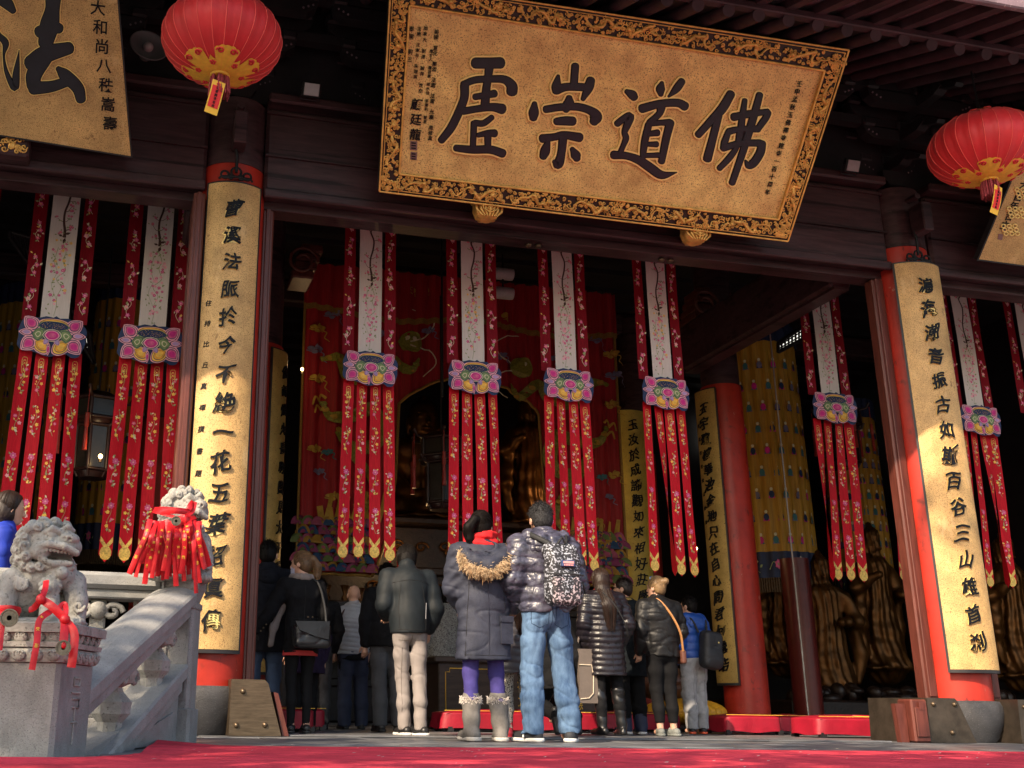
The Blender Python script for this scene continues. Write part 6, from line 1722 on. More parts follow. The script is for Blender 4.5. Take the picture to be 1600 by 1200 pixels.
    for i, Lg in enumerate(legs):
        f = np.array(Lg[2]); tw = p['ftw'][i]; dr = np.array([-math.sin(-tw), math.cos(tw), 0]) if not p['legs'] else np.array([0, -.25, -.97])
        g0 = f * [1, 1, 0]; s = SDF(min(res, .009), .02); k_ = sk.get('fat', 1.)
        if p['legs']: g0 = f + np.array([0, 0, -.04])
        s.cone(g0 - dr * .045 + [0, 0, .045], g0 + dr * .03 + [0, 0, .05], .040 * k_, .045 * k_); s.cone(g0 + dr * .03 + [0, 0, .045], g0 + dr * .145 + [0, 0, .034], .044 * k_, .036 * k_)
        if 'shaft' in sk:
            a = np.array(Lg[1]); q = f + (a - f) * min(1, (sk['shaft'] - .085) / max(.1, a[2] - .085)); s.cone(f + [0, -.01, 0], q, sk.get('ra', .06), sk.get('rb', .07))
            if sk.get('slouch'): s.disp = lambda P: .0035 * np.sin(P[:, 2] * 55 + 8 * P[:, 0]) + .004 * swave(P, 40, 5)
        if sk.get('heel'): s.cone(g0 - dr * .06 + [0, 0, .07], g0 - dr * .065 + [0, 0, .004], .02, .012, .01)
        s.cuts.append(lambda P: .012 - P[:, 2])
        so = s.mesh('boot' if 'shaft' in sk else 'shoe', sk['m'], o)
        if not sk.get('heel') and not p['legs']:
            s = SDF(min(res, .009), .012); s.cone(g0 - dr * .05 + [0, 0, .016], g0 + dr * .15 + [0, 0, .016], .046 * k_, .041 * k_, sy=1.); s.cuts.append(lambda P: np.maximum(P[:, 2] - .030, .001 - P[:, 2])); s.mesh('sole', sk.get('sole', sk['m']), so)
        if 'fluff' in sk:
            mb = MB(); random.seed(i); q = f + (np.array(Lg[1]) - f) * ((sk['shaft'] - .085) / (Lg[1][2] - .085))
            for k in range(420):
                t = random.uniform(0, 6.28); r = sk.get('rb', .07) * random.uniform(.85, 1.03); b0 = q + [r * math.cos(t), r * math.sin(t), random.uniform(-.03, .01)]; dv = np.array([math.cos(t) * random.uniform(.2, 1), math.sin(t) * random.uniform(.2, 1), random.uniform(-.6, 1.)]) * .022
                mb.tube([b0, b0 + dv * .6, b0 + dv + [0, 0, -.004]], [.0035, .003, .0008], 3, 0, False)
            for k in range(160 if i == 1 else 0):
                zz = random.uniform(.10, sk['shaft']); b0 = f + (np.array(Lg[1]) - f) * ((zz - .085) / (Lg[1][2] - .085)) + [.066, random.uniform(-.02, .02), 0]; dv = np.array([random.uniform(.2, 1), random.uniform(-.6, .6), random.uniform(-.5, .5)]) * .024
                mb.tube([b0, b0 + dv], [.004, .001], 3, 0, False)
            mb.build('fleece_cuff', sk['fluff'], so)
    # ---- coat, jacket or sweater
    if top:
        t = dict(m=None, hem=.86, chest=.185, waist=.165, hemr=.19, sleeve=(.075, .062, .050), sy=1.38, disp=folds(.006, 20, 5), collar=.0, hood=None, sleeves=True, k=.045, sh=.078, cuff=.0); t.update(top)
        s = SDF(res, t['k']); hem = t['hem'] + dz
        s.cone(sh((0, 0, t['hem'] - .12)), sh((0, 0, 1.02)), t['hemr'] * w, t['waist'] * w, sy=t['sy']); s.cone(sh((0, 0, 1.02)), sh((0, -.005, 1.31)), t['waist'] * w, t['chest'] * w, sy=t['sy'])
        s.cone(sh((-.135 * w, -.005, 1.37)), sh((.135 * w, -.005, 1.37)), t['sh']); s.cone(sh((-.09 * w, -.03, 1.28)), sh((.09 * w, -.03, 1.28)), .10)
        s.box(sh((0, 0, t['hem'] - .25)), (.6, .6, .25), 0, .006, None, 's')
        if t['sleeves']:
            for A in arms:
                a, e, wr = [np.array(q) for q in A]; r0, r1, r2 = t['sleeve']; s.chain([a, (a + e) / 2, e, (e + wr) / 2, wr], [r0, (r0 + r1) / 2, r1, (r1 + r2) / 2 * 1.03, r2], .03)
        if t['collar']: s.cone(sh((0, -.005, 1.42)), sh((0, .012, 1.44 + t['collar'])), .088, .076, .03)
        s.disp = t['disp']; jo = s.mesh(t.get('n', 'jacket'), t['m'], o)
        if t['hood']:
            s = SDF(res, .04); hx = t['hood']; s.cone(sh((-.105 * hx, -.05, 1.44)), sh((.105 * hx, -.05, 1.44)), .062 * hx, sy=1.); s.ell(sh((0, -.105, 1.37)), (.135 * hx, .075, .10 * hx)); s.ell(sh((0, .02, 1.50)), (.085, .075, .10), op='s', k=.02)
            s.disp = t.get('hdisp', folds(.008, 30, 9)); s.mesh('hood', t['m'], jo)
    # ---- hair
    if hair:
        st, hm = hair[0], hair[1]; s = SDF(min(res, .009), .018)
        hk = lambda x, y, zz, r, k=None, op='u': s.ell(h(x, y, zz), r, k, ((0, 0, 1), p['hy']) if p['hy'] else None, op)
        if st != 'bald':
            big = 1.0 if st == 'short' else 1.04
            hk(0, -.014, .036, (.086 * big, .103 * big, .097 * big)); hk(0, -.045, -.015, (.078 * big, .066, .075))
            if st in ('bob', 'long'): hk(0, -.02, -.04, (.090, .085, .085))
            if st == 'long': s.chain([h(0, -.05, -.02), h(0, -.075, -.14), tuple(np.array(sh((0, -.115, 1.30)))), tuple(np.array(sh((0, -.125, 1.16))))], [.085, .078, .085, .045], .03, 1.25)
            if st == 'sidelong': s.chain([h(-.05, -.03, -.0), h(-.075, -.02, -.12), tuple(np.array(sh((-.09, .02, 1.28))))], [.06, .05, .03], .03); s.chain([h(0, -.06, -.02), h(0, -.075, -.14), tuple(np.array(sh((0, -.10, 1.30))))], [.08, .07, .05], .03)
            if st == 'pony':
                a = hair[2]; s.cone(h(0, -.105, .05), h(*(np.array(a[0]))), .022, .03, .01); s.chain([h(*q) for q in a], [.034, .040, .032, .012][:len(a)], .015)
            if st == 'bun': s.ell(h(0, -.115, .07), (.045, .045, .042)); 
            s.ell(h(0, .105, -.035), (.078, .062, .115), .015, ((0, 0, 1), p['hy']) if p['hy'] else None, 's')
            if st == 'long': s.ell(h(0, .10, -.04), (.11, .065, .13), .015, ((0, 0, 1), p['hy']) if p['hy'] else None, 's')
            ph = random.uniform(0, 6)
            def hd(P):
                q = (P - np.array(h(0, 0, 0))); t = np.arctan2(q[:, 0], q[:, 1]); return .0022 * np.sin(t * 46 + 5 * np.sin(q[:, 2] * 25 + ph)) + .0022 * swave(P * [1, 1, .25], 190, 4)
            s.disp = hd
        else:
            hk(0, -.045, -.035, (.080, .062, .035)); s.disp = lambda P: .001 * swave(P, 200, 3)
        ho = s.mesh('hair', hm, o)
        if st in ('pony', 'bob', 'long', 'bun'):         # combed strands over the hair, in two tones
            hm2 = M(hm.name + '_light', tuple(1.5 * c + .001 for c in hm.node_tree.nodes['Color Ramp'].color_ramp.elements[1].color[:3]), .7, spec=.08)
            mb = MB(); random.seed(int(px_) + 3); base = np.array((0, -.112, .05) if st == 'pony' else (0, -.10, .07) if st == 'bun' else (0, -.02, .135))
            for k in range(420):
                a = random.uniform(-PI, PI); mi = 1 if random.random() < .4 else 0; pts = []
                if st in ('pony', 'bun'):
                    el = random.uniform(-.5, 1.2); d = np.array([math.cos(el) * math.sin(a), math.cos(el) * math.cos(a), math.sin(el)])
                    if d[1] > .75 or (d[1] > .35 and d[2] < .1): continue
                    for t in np.linspace(0, 1, 7):
                        q = d * (1 - t) + base / .115 * t; q /= np.linalg.norm(q) + 1e-6; pts.append(h(*(q * [.0905, .1085, .1025] + [0, -.014, .036])))
                else:
                    for t in np.linspace(.12, 1, 8):
                        an = t * 2.15; q = np.array([math.sin(an) * math.sin(a), math.sin(an) * math.cos(a), math.cos(an)])
                        if q[1] > .45 and t > .4: break
                        pts.append(h(*(q * [.0955, .106, .108] + [0, -.02, .030])))
                if len(pts) > 2: mb.tube(pts, [random.uniform(.0012, .0026)] * len(pts), 3, mi, False)
            if st in ('pony', 'long'):
                A = [np.array(h(*q)) for q in hair[2]] if st == 'pony' else [np.array(h(0, -.06, -.02)), np.array(h(0, -.085, -.14)), np.array(sh((0, -.125, 1.30))), np.array(sh((0, -.135, 1.12)))]
                R_ = [.034, .040, .034, .016] if st == 'pony' else [.07, .075, .08, .05]
                for k in range(420):
                    a = random.uniform(0, 6.28); rr = random.uniform(.75, 1.12); mi = 1 if random.random() < .45 else 0; end = random.uniform(.85, 1.18)
                    pts = [p_ + np.array([math.cos(a), math.sin(a) * .8, 0]) * r_ * rr + [random.uniform(-.004, .004), 0, -.02 * i * (end - 1)] for i, (p_, r_) in enumerate(zip(A, R_))]
                    pts.append(pts[-1] + (pts[-1] - pts[-2]) * random.uniform(.1, .5)); mb.tube(cr(pts, 3), np.linspace(.0024, .0008, (len(pts) - 1) * 3 + 1), 3, mi, False)
            mb.build('loose_strands', [hm, hm2], ho)
        if st == 'short':                                # loose strands
            mb = MB(); random.seed(int(px_))
            for k in range(700):
                t = random.uniform(-PI, PI); ph_ = random.uniform(.1, 1.55); d = np.array([math.sin(ph_) * math.sin(t), -math.sin(ph_) * math.cos(t) * 1., math.cos(ph_)])
                if d[1] > .6: continue
                b0 = np.array([.084, .101, .095]) * d + [0, -.014, .036]; dv = np.array([d[0] * .5 + random.uniform(-.6, .6), d[1] * .5 - .1, d[2] * .5 - .25 + random.uniform(-.5, .7)]) * random.uniform(.02, .034)
                mb.tube([h(*b0), h(*(b0 + dv))], [.0026, .0006], 3, 0, False)
            mb.build('loose_strands', hm, ho)
    return o, p, sh, h
blackcloth = lambda n, c: M(n, tuple(q * .6 for q in c), .85, var=.3, vs=18, bump=.3, bs=160, spec=.15)
hair_black = M('black_hair', (.0045, .0034, .003), .6, var=.4, vs=40, stretch=(6, 6, 1), spec=.12); hair_grey = M('greying_black_hair', (.007, .007, .0075), .65, var=.5, vs=90, col2=(.045, .045, .048), spec=.1)
hair_brown = M('dark_brown_hair', (.016, .008, .006), .5, var=.35, vs=40); hair_blonde = M('blonde_hair', (.20, .125, .06), .5, var=.35, vs=50); hair_mixed = M('brown_blonde_hair', (.10, .055, .025), .5, var=.6, vs=40, stretch=(6, 6, 1))
black_shoe = M('black_shoe_leather', (.014, .014, .015), .4, var=.3); white_rub = M('white_rubber', (.60, .59, .57), .7, var=.1)
# --- the couple in front
navy = M('slate_navy_parka_cloth', (.029, .033, .052), .66, var=.2, vs=9, bump=.25, bs=120, spec=.3)
ugg = M('grey_suede', (.155, .145, .135), .9, var=.25, vs=10, bump=.3, bs=80, spec=.1); fleece = M('pale_fleece', (.55, .50, .45), .95, var=.15)
tights = M('violet_blue_tights', (.055, .045, .185), .8, var=.2, vs=8, spec=.15)
w8, p8, sh8, h8 = person(757, 7.93, 'woman in a navy parka with fur trimmed hood, red scarf, violet tights and grey boots', dict(m=navy, hem=.58, hemr=.225, waist=.190, chest=.205, sleeve=(.085, .075, .058), n='parka', disp=lambda P: folds(.007, 16, 5)(P) + .003 * np.sin(P[:, 2] * 70 + 6 * np.sin(P[:, 0] * 12)) * (np.abs(P[:, 0]) > .16)),
    dict(m=tights, thigh=.080, knee=.057, ankle=.045, hip=.13, end=.09, n='tights', disp=folds(.002, 30, 2)), dict(m=ugg, shaft=.30, ra=.062, rb=.072, fat=1.2, sole=M('pale_sole', (.42, .40, .37), .8), slouch=True, fluff=fleece), ('pony', hair_black, [(-.03, -.125, .045), (-.075, -.145, -.02), (-.075, -.13, -.10), (-.055, -.12, -.17)]),
    H=1.70, hy=-.45, feet=((-.105, 0.), (.115, -.01)), armR=[(.19, 0, 1.385), (.275, .01, 1.13), (.20, .16, 1.0)], armL=[(-.19, 0, 1.385), (-.225, .05, 1.12), (-.12, .2, 1.0)], res=.0085, yaw=-.05)
s = SDF(.0085, .03); s.chain([sh8((-.155, -.10, 1.36)), sh8((-.10, -.155, 1.30)), sh8((.0, -.175, 1.27)), sh8((.11, -.155, 1.32)), sh8((.165, -.09, 1.40))], [.05, .066, .070, .060, .045]); s.ell(sh8((0, -.09, 1.40)), (.13, .08, .09)); s.ell(sh8((-.03, -.11, 1.43)), (.10, .07, .05), op='s'); s.disp = folds(.010, 26, 8); s.mesh('hood', navy, w8)
fur = [M('tawny_fur', (.36, .22, .11), .8, var=.4, vs=50), M('dark_fur_tips', (.10, .055, .035), .8, var=.4, vs=50), M('cream_fur', (.55, .41, .26), .85, var=.2)]
mb = MB(); random.seed(88)
arc = cr([(-.185, -.06, 1.385), (-.185, -.135, 1.31), (-.115, -.195, 1.245), (.0, -.215, 1.235), (.10, -.195, 1.285), (.165, -.14, 1.35), (.185, -.06, 1.41)], 14)
for k in range(7000):
    i = random.randrange(len(arc)); b0 = np.array(sh8(tuple(arc[i]))) + np.random.RandomState(k).normal(size=3) * [.007, .007, .018]
    up = random.uniform(-1, 1); dv = np.array([(arc[i][0]) * random.uniform(.2, 1.6) + random.uniform(-.45, .45), -random.uniform(.25, .8), -.75 + .55 * up + random.uniform(-.35, .35)]); dv *= random.uniform(.035, .070) / np.linalg.norm(dv)
    mi = 2 if up > .15 else (0 if up > -.55 else 1)
    mb.tube([b0, b0 + dv * .55 + [0, 0, .004], b0 + dv], [.0032, .0026, .0006], 3, mi, False)
mb.build('fur_trim', fur, w8)
s = SDF(.0085, .02); red_knit = M('red_wool_scarf', (.50, .010, .014), .85, var=.15, vs=12, sheen=.0, bump=.3, bs=120)
s.chain([sh8((.098 * math.cos(a), .02 + .09 * math.sin(a), 1.455 + .018 * math.sin(a * 2 + 1))) for a in np.linspace(0, 2 * PI, 13)], [.045] * 13); s.chain([sh8((.10 * math.cos(a), .02 + .085 * math.sin(a), 1.51 + .02 * math.cos(a + .6))) for a in np.linspace(0, 2 * PI, 13)], [.034] * 13, .008); s.disp = lambda P: .005 * np.sin(P[:, 2] * 110 + 14 * P[:, 0] + 8 * P[:, 1]); s.mesh('scarf', red_knit, w8)
mb = MB(); f0 = lambda x, z: (x, -.145 + .02 * (x - .1) * 8, z); mb.prism([(.10, .70), (.20, .70), (.20, .90), (.10, .90)], lambda x, z: (x, -.10, z), lambda x, z: (x, -.158 + (x - .1) * .35, z)); mb.prism([(.095, .86), (.205, .86), (.205, .905), (.095, .905)], lambda x, z: (x, -.10, z), lambda x, z: (x, -.166 + (x - .1) * .35, z)); mb.build('pocket', navy, w8)
mb = MB(); mb.tube([(0, -.158, .60), (.004, -.15, 1.0), (0, -.168, 1.2)], .0025, 4, 0, False); mb.tube([(-.20, -.135, 1.17), (0, -.165, 1.155), (.2, -.13, 1.17)], .003, 4, 0, False); mb.build('seam', M('dark_navy_seam', (.02, .022, .04), .8), w8)
# man with the backpack
camo = M('violet_grey_camouflage_puffer', (.011, .010, .020), .34, var=.5, vs=12, col2=(.085, .085, .13), spec=.5, bump=.15, bs=40, stretch=(1, 1, 2.2))
jeans = M('washed_blue_denim', (.024, .068, .165), .88, var=.25, vs=4.5, col2=(.115, .20, .33), bump=.25, bs=180, stretch=(2.2, 2.2, 1.))
nbshoe = M('black_running_mesh', (.02, .022, .026), .7, var=.3)
w9, p9, sh9, h9 = person(858, 7.80, 'man in a camouflage puffer jacket and washed blue jeans with black and white trainers', dict(m=camo, hem=.905, chest=.225, waist=.200, hemr=.195, sleeve=(.098, .092, .072), sh=.09, collar=.04, hood=1.15, disp=lambda P: .014 * (np.abs(np.sin(PI * (P[:, 2] + .03 * np.sin(P[:, 0] * 7)) / .105)) ** .5 - .55) + folds(.006, 34, 3)(P), hdisp=lambda P: folds(.012, 34, 19)(P)),
    dict(m=jeans, thigh=.105, knee=.086, ankle=.085, hip=.17, end=.055, n='jeans', disp=lambda P: folds(.008, 22, 11)(P) + .010 * swave(P * [1, 1, 2.2], 30, 15) * np.clip((.55 - P[:, 2]) * 4, 0, 1) + .006 * swave(P * [.7, 1, 2.4], 26, 21) * (np.abs(P[:, 2] - .80) < .14)), dict(m=nbshoe, sole=white_rub, fat=1.05), ('short', hair_grey),
    H=1.77, feet=((-.135, .0), (.155, .0)), ftw=(-.45, .5), armR=[(.19, 0, 1.38), (.245, .0, 1.13), (.19, .17, .97)], armL=[(-.19, 0, 1.38), (-.245, .0, 1.13), (-.19, .17, .97)], res=.0085, w=.92, hp=.15)
mb = MB()
for s_, fx in ((-1, -.135), (1, .155)):
    for q in (-.03, .0): mb.tube([(fx + s_ * .055 + q * .5, .02 + q, .03), (fx + s_ * .045 + q * .5, .035 + q, .075)], .007, 5)
mb.build('shoe_stripes', white_rub, w9)
s = SDF(.0085, .02)
def back_pack(px_o, mat, label, cat_off, sx=.155, sz=.215, dep=.085, patch=True, strap=None):
    pass
pk = M('black_white_splatter_canvas', (.02, .02, .024), .6, var=.2, vs=12, speck=((.33, .35, .41), 62, .545, .03))
bp9 = thing('backpack', 'black and white splatter patterned backpack on the man in the puffer jacket', 'backpack', w9.location, w9.rotation_euler[2], None, w9.scale[0])
s = SDF(.0085, .03); s.box((.03, -.262, 1.13), (.136, .070, .205), .07); s.ell((.03, -.30, 1.05), (.13, .06, .12)); s.cone((-.06, -.24, 1.33), (.11, -.24, 1.33), .05); s.disp = folds(.006, 22, 14); pko = s.mesh('bag', pk, bp9)
pk2 = M('greyish_sequin_canvas', (.022, .018, .022), .45, var=.3, vs=12, speck=((.36, .30, .33), 60, .53, .03))
s = SDF(.0085, .03); s.box((.03, -.322, 1.035), (.108, .032, .100), .03); s.disp = folds(.004, 24, 3); s.mesh('front_pocket', pk2, bp9)
mb = MB(); strapm = M('black_webbing', (.016, .017, .019), .7)
for q in (-1, 1): mb.tube(cr([sh9((.03 + q * .05, -.235, 1.36)), sh9((q * .12, -.155, 1.43)), sh9((q * .165, -.02, 1.475)), sh9((q * .17, .09, 1.40))], 6), .021, 6, 0, True, .45)
mb.tube([(.0, -.27, 1.375), (.03, -.285, 1.42), (.06, -.27, 1.375)], .010, 6); mb.tube([(-.115, -.30, 1.22), (.03, -.345, 1.235), (.175, -.30, 1.22)], .004, 5); mb.tube([(-.10, -.335, 1.145), (.03, -.367, 1.15), (.16, -.335, 1.145)], .005, 5); mb.tube([(.165, -.30, 1.10), (.20, -.27, 1.02)], .008, 5); mb.build('straps', strapm, bp9)
mb = MB(); mb.box((-.01, -.358, 1.20), (.09, -.330, 1.245), 0, .004); mb.box((0., -.361, 1.222), (.08, -.357, 1.238), 1); 
for k in range(6): mb.box((.004 + .0125 * k, -.362, 1.206), (.012 + .0125 * k, -.357, 1.216), 1)
mb.build('logo_patch', [M('navy_patch', (.03, .05, .14), .6), M('red_white_lettering', (.62, .30, .30), .6)], bp9)
# man in khaki trousers, head bowed
khaki = M('pale_khaki_cotton', (.25, .222, .21), .88, var=.1, vs=6, bump=.2, bs=150); dgreen = M('charcoal_green_softshell', (.0075, .011, .014), .65, var=.25, vs=10, spec=.25)
w6, p6, sh6, h6 = person(640, 9.10, 'person in a charcoal green jacket and pale khaki trousers standing with bowed head', dict(m=dgreen, hem=.875, hemr=.218, chest=.215, waist=.205, sleeve=(.092, .082, .060), collar=.055, sy=1.2, disp=folds(.004, 15, 6)), dict(m=khaki, thigh=.092, knee=.072, ankle=.064, hip=.145, end=.05, disp=lambda P: folds(.006, 20, 9)(P) + .006 * swave(P * [1.3, .8, 1.9], 26, 33) * (.30 + np.clip((.40 - P[:, 2]) * 3, 0, .6) + .15 * np.exp(-((P[:, 2] - .80) / .12) ** 2)) - .007 * np.exp(-((P[:, 0] + .01 + .1 * (P[:, 2] - .8)) / .008) ** 2) * (P[:, 2] > .78)), dict(m=black_shoe, sole=white_rub), ('bob', hair_black),
    H=1.63, lean=.10, hp=.55, hy=-.25, feet=((-.03, .06), (.085, -.05)), ftw=(-.2, -.5), armL=[(-.18, 0, 1.38), (-.225, .0, 1.13), (-.17, .18, 1.05)], armR=[(.19, 0, 1.38), (.245, .0, 1.10), (.205, .08, .93)], res=.0095, w=.84)
mb = MB(); 
mb.tube([(.11, -.135, 1.0), (.115, -.14, 1.14)], .004, 5); mb.build('zip', M('grey_zip', (.25, .25, .27), .4), w6)
mb = MB(); a = [h6(-.075, .0, .075), h6(-.03, .05, .115), h6(.03, .05, .115), h6(.075, .0, .075)]; mb.tube(cr(a, 4), .008, 5); mb.build('sunglasses', black_edge, w6)
# woman with the leather bag
coat = blackcloth('black_wool_coat', (.011, .011, .013)); blt = M('black_opaque_tights', (.006, .006, .007), .8, spec=.15)
w2, p2, sh2, h2 = person(466, 9.55, 'woman in a short black wool coat with a grey scarf, face mask and blonde ponytail', dict(m=coat, hem=.74, hemr=.215, waist=.160, chest=.185, sleeve=(.075, .064, .052), n='coat'), dict(m=blt, thigh=.082, knee=.060, ankle=.040, hip=.14, end=.05, n='tights', disp=folds(.002, 30, 2)), dict(m=black_shoe), ('pony', hair_mixed, [(.0, -.125, .05), (.035, -.155, -.02), (.045, -.15, -.11), (.04, -.14, -.20)]),
    H=1.545, hy=.95, feet=((-.07, .02), (.075, .0)), ftw=(.2, .1), armL=[(-.18, 0, 1.385), (-.30, .03, 1.14), (-.42, .10, .95)], yaw=.1, w=.88)
scf = M('taupe_scarf', (.20, .165, .15), .9, var=.15, bump=.3, bs=100); s = SDF(.0105, .02); s.chain([sh2((.088 * math.cos(a), .02 + .085 * math.sin(a), 1.46)) for a in np.linspace(0, 2 * PI, 11)], [.036] * 11); s.chain([sh2((-.09, .03, 1.45)), (-.165, .04, 1.22), (-.25, .10, .98), (-.27, .12, .82)], [.042, .040, .034, .030], .03, 1.6); s.disp = lambda P: .002 * np.sin(P[:, 0] * 150); s.mesh('scarf', scf, w2)
mb = MB(); mb.grid(lambda u, v: h2((u - .5) * .11, .106 - .05 * (2 * u - 1) ** 2 * 1.2 + .004 * math.sin(v * 3), -.10 + .075 * v), 8, 6); mb.build('face_mask', M('pale_lilac_mask', (.42, .43, .58), .8), w2)
rs = M('red_skirt_hem', (.45, .03, .03), .7); mb = MB(); mb.lathe([(.178, .715), (.175, .76)], (0, 0, 0), 24, fr=lambda t, k: 1 - .27 * abs(math.sin(t))); mb.build('skirt_hem', rs, w2)
for c_ in ((.03, -.135, 1.075), (.075, -.135, 1.075), (-.345, .02, 1.0), (-.365, .04, .97), (-.385, .06, .94)): mb = MB(); mb.ball(c_, .010, 8, 6); mb.build('button', brass, w2)
s = SDF(.009, .015); wr = np.array([-.42, .10, .95]); s.cone(wr, wr + [-.045, .03, -.07], .034, .036)
for k in range(4): b = wr + np.array([-.06 + .018 * k, .04 - .004 * k, -.085]); s.cone(b, b + [-.03 + .006 * k, .01, -.06], .012, .010, .006)
s.cone(wr + [.0, .02, -.03], wr + [.03, .03, -.085], .013, .011); s.mesh('glove', black_shoe, w2)
hb = thing('shoulder_bag', 'black leather flap shoulder bag hanging behind the woman with the blonde ponytail', 'bag', w2.location, w2.rotation_euler[2], None, w2.scale[0]); leath = M('black_bag_leather', (.009, .010, .013), .36, var=.3, vs=8, bump=.2, bs=30)
s = SDF(.0095, .02); s.box((.045, -.225, .89), (.185, .065, .115), .05); s.disp = folds(.007, 24, 12); s.mesh('pouch', leath, hb)
mb = MB(); mb.prism([(-.14, 1.02), (.20, 1.03), (.19, .86), (.06, .885), (-.10, .94)], lambda x, z: (x, -.25, z), lambda x, z: (x, -.312 + .02 * abs(x - .03), z)); mb.build('flap', leath, hb)
mb = MB(); mb.tube(cr([(.20, -.20, .98), (.19, -.14, 1.2), (.12, -.10, 1.42), (-.02, .02, 1.46)], 5), .013, 6); mb.tube([(.21, -.2, .98), (.235, -.22, .82)], .010, 5); mb.build('strap', strapm, hb)
# man by the column
person(409, 9.95, 'dark haired man in a black coat and jeans half hidden by the left jamb post', dict(m=blackcloth('dark_navy_coat', (.012, .013, .019)), hem=.70, hemr=.215, waist=.19, chest=.205, sleeve=(.085, .07, .055), collar=.035, hood=.8, n='coat'), dict(m=M('dark_blue_denim', (.03, .05, .095), .85, var=.25, bump=.2, bs=160)), dict(m=black_shoe), ('short', hair_black), H=1.68, hy=-.35)
# people behind the ponytail woman
purple = blackcloth('dark_purple_coat', (.030, .018, .050))
person(474, 10.45, 'person in a dark purple coat mostly hidden behind the woman with the leather bag', dict(m=purple, hem=.68, hemr=.27, waist=.21, n='coat'), dict(m=blt), dict(m=black_shoe), ('short', hair_black), H=1.32, armR=[(.185, 0, 1.385), (.26, -.02, 1.1), (.24, .02, .86)])
person(494, 11.2, 'dark haired man in a black jacket and grey camouflage trousers beyond the ponytail woman', dict(m=blackcloth('black_leather_jacket', (.014, .014, .016)), hem=.86), dict(m=M('dark_camouflage_cotton', (.03, .032, .036), .85, var=.6, vs=9)), dict(m=black_shoe), ('short', hair_black), H=1.50, hy=-.8)
# bald man
vest = M('grey_quilted_nylon', (.34, .35, .38), .38, var=.12, vs=8, spec=.5)
w4, p4, sh4, h4 = person(550, 11.6, 'bald man in a light grey quilted vest, dark sleeves and navy trousers', dict(m=vest, hem=.88, hemr=.195, waist=.195, chest=.20, sleeves=False, n='vest', collar=.03, disp=quilt(.014, .056)), dict(m=M('navy_trousers_cotton', (.018, .024, .05), .8, var=.2), thigh=.105, knee=.082, ankle=.08, hip=.165, end=.03), dict(m=black_shoe), None, H=1.49, feet=((-.10, 0), (.12, .02)))
s = SDF(.0115, .03); drk = blackcloth('black_jumper', (.010, .010, .012))
for A in ([(-.17, 0, 1.36), (-.235, -.02, 1.1), (-.2, .1, .92)], [(.17, 0, 1.36), (.235, -.02, 1.1), (.2, .1, .92)]): s.chain(A, [.06, .052, .042])
s.cone((0, 0, .72), (0, 0, .95), .185, .185, sy=1.4); s.box((0, 0, .60), (.165, .5, .205), 0, .004, None, 's'); s.disp = folds(.004, 24, 7); s.mesh('jumper', drk, w4)
cb = thing('camera', 'black camera hanging from a strap at the bald man\'s left side', 'camera', w4.location, 0, None, w4.scale[0]); s = SDF(.009, .012); s.box((-.27, .02, .88), (.05, .04, .035), .012); s.cone((-.27, -.02, .87), (-.27, -.09, .85), .034, .036, .006); s.mesh('body', black_edge, cb)
mb = MB(); mb.tube(cr([(-.235, -.05, .92), (-.225, -.12, 1.15), (-.17, -.12, 1.36), (-.08, -.02, 1.45)], 5), .011, 5); mb.build('strap', M('brown_strap', (.06, .025, .018), .6), cb)
# dark pullover man
w5, _, _, _ = person(604, 10.5, 'man in a black ribbed pullover and grey trousers half hidden behind the khaki trousers', dict(m=drk, hem=.845, disp=lambda P: .002 * np.sin(P[:, 0] * 300) + folds(.005, 22, 3)(P), n='pullover', chest=.20, waist=.20, hemr=.215, sy=1.22), dict(m=M('slate_grey_cotton', (.055, .058, .065), .85, var=.15, bump=.2, bs=140), thigh=.10, knee=.078, ankle=.072), dict(m=black_shoe), ('short', hair_black), H=1.60, hp=.2, feet=((-.07, .0), (.13, .02)), armL=[(-.185, 0, 1.385), (-.25, -.02, 1.12), (-.235, .03, .88)])
mb = MB(); mb.tube([(.075 * math.cos(a), .01 + .07 * math.sin(a), 1.465) for a in np.linspace(0, 2 * PI, 15)], .012, 5); mb.build('red_neckband', red_knit, w5)
# fur coat woman beyond
leo = M('grey_spotted_fur', (.26, .25, .235), .9, var=.3, vs=20, speck=((.06, .05, .05), 90, .54, .08))
person(697, 12.95, 'woman in a pale grey spotted fur coat seen between the khaki man and the parka', dict(m=leo, hem=.70, hemr=.23, waist=.2, chest=.21, sleeve=(.09, .08, .07), n='fur_coat', disp=lambda P: .006 * swave(P, 120, 2)), dict(m=blt), dict(m=black_shoe), ('short', hair_black), H=1.66)
# child between the couple
dpf = M('dark_quilted_nylon', (.035, .034, .042), .38, var=.2, spec=.5); leg = M('leopard_leggings', (.30, .27, .23), .8, var=.1, speck=((.03, .025, .022), 75, .53, .03)); rboot = M('red_rubber_boot', (.40, .02, .03), .4)
person(808, 8.75, 'long haired girl in a dark puffer jacket, leopard leggings and red boots behind the couple', dict(m=dpf, hem=.66, hemr=.24, waist=.21, chest=.2, sleeve=(.085, .08, .06), disp=quilt(.010, .075)), dict(m=leg, n='leggings', thigh=.088, knee=.07, ankle=.058, end=.1), dict(m=rboot, shaft=.24, ra=.06, rb=.068), ('long', hair_brown), H=1.34, feet=((-.12, 0), (.13, 0)))
# kneeling person behind the jeans
person(873, 9.75, 'person in black kneeling on the red bench behind the man in jeans', dict(m=drk, hem=.80, hemr=.20), dict(m=blt, top=.6), dict(m=black_shoe), ('short', hair_black), H=1.6, drop=.36, legs=[[(-.09, 0, .50), (-.10, .30, .31), (-.10, -.16, .19)], [(.09, 0, .50), (.12, .30, .31), (.12, -.16, .19)]], lean=.15, hp=.4)
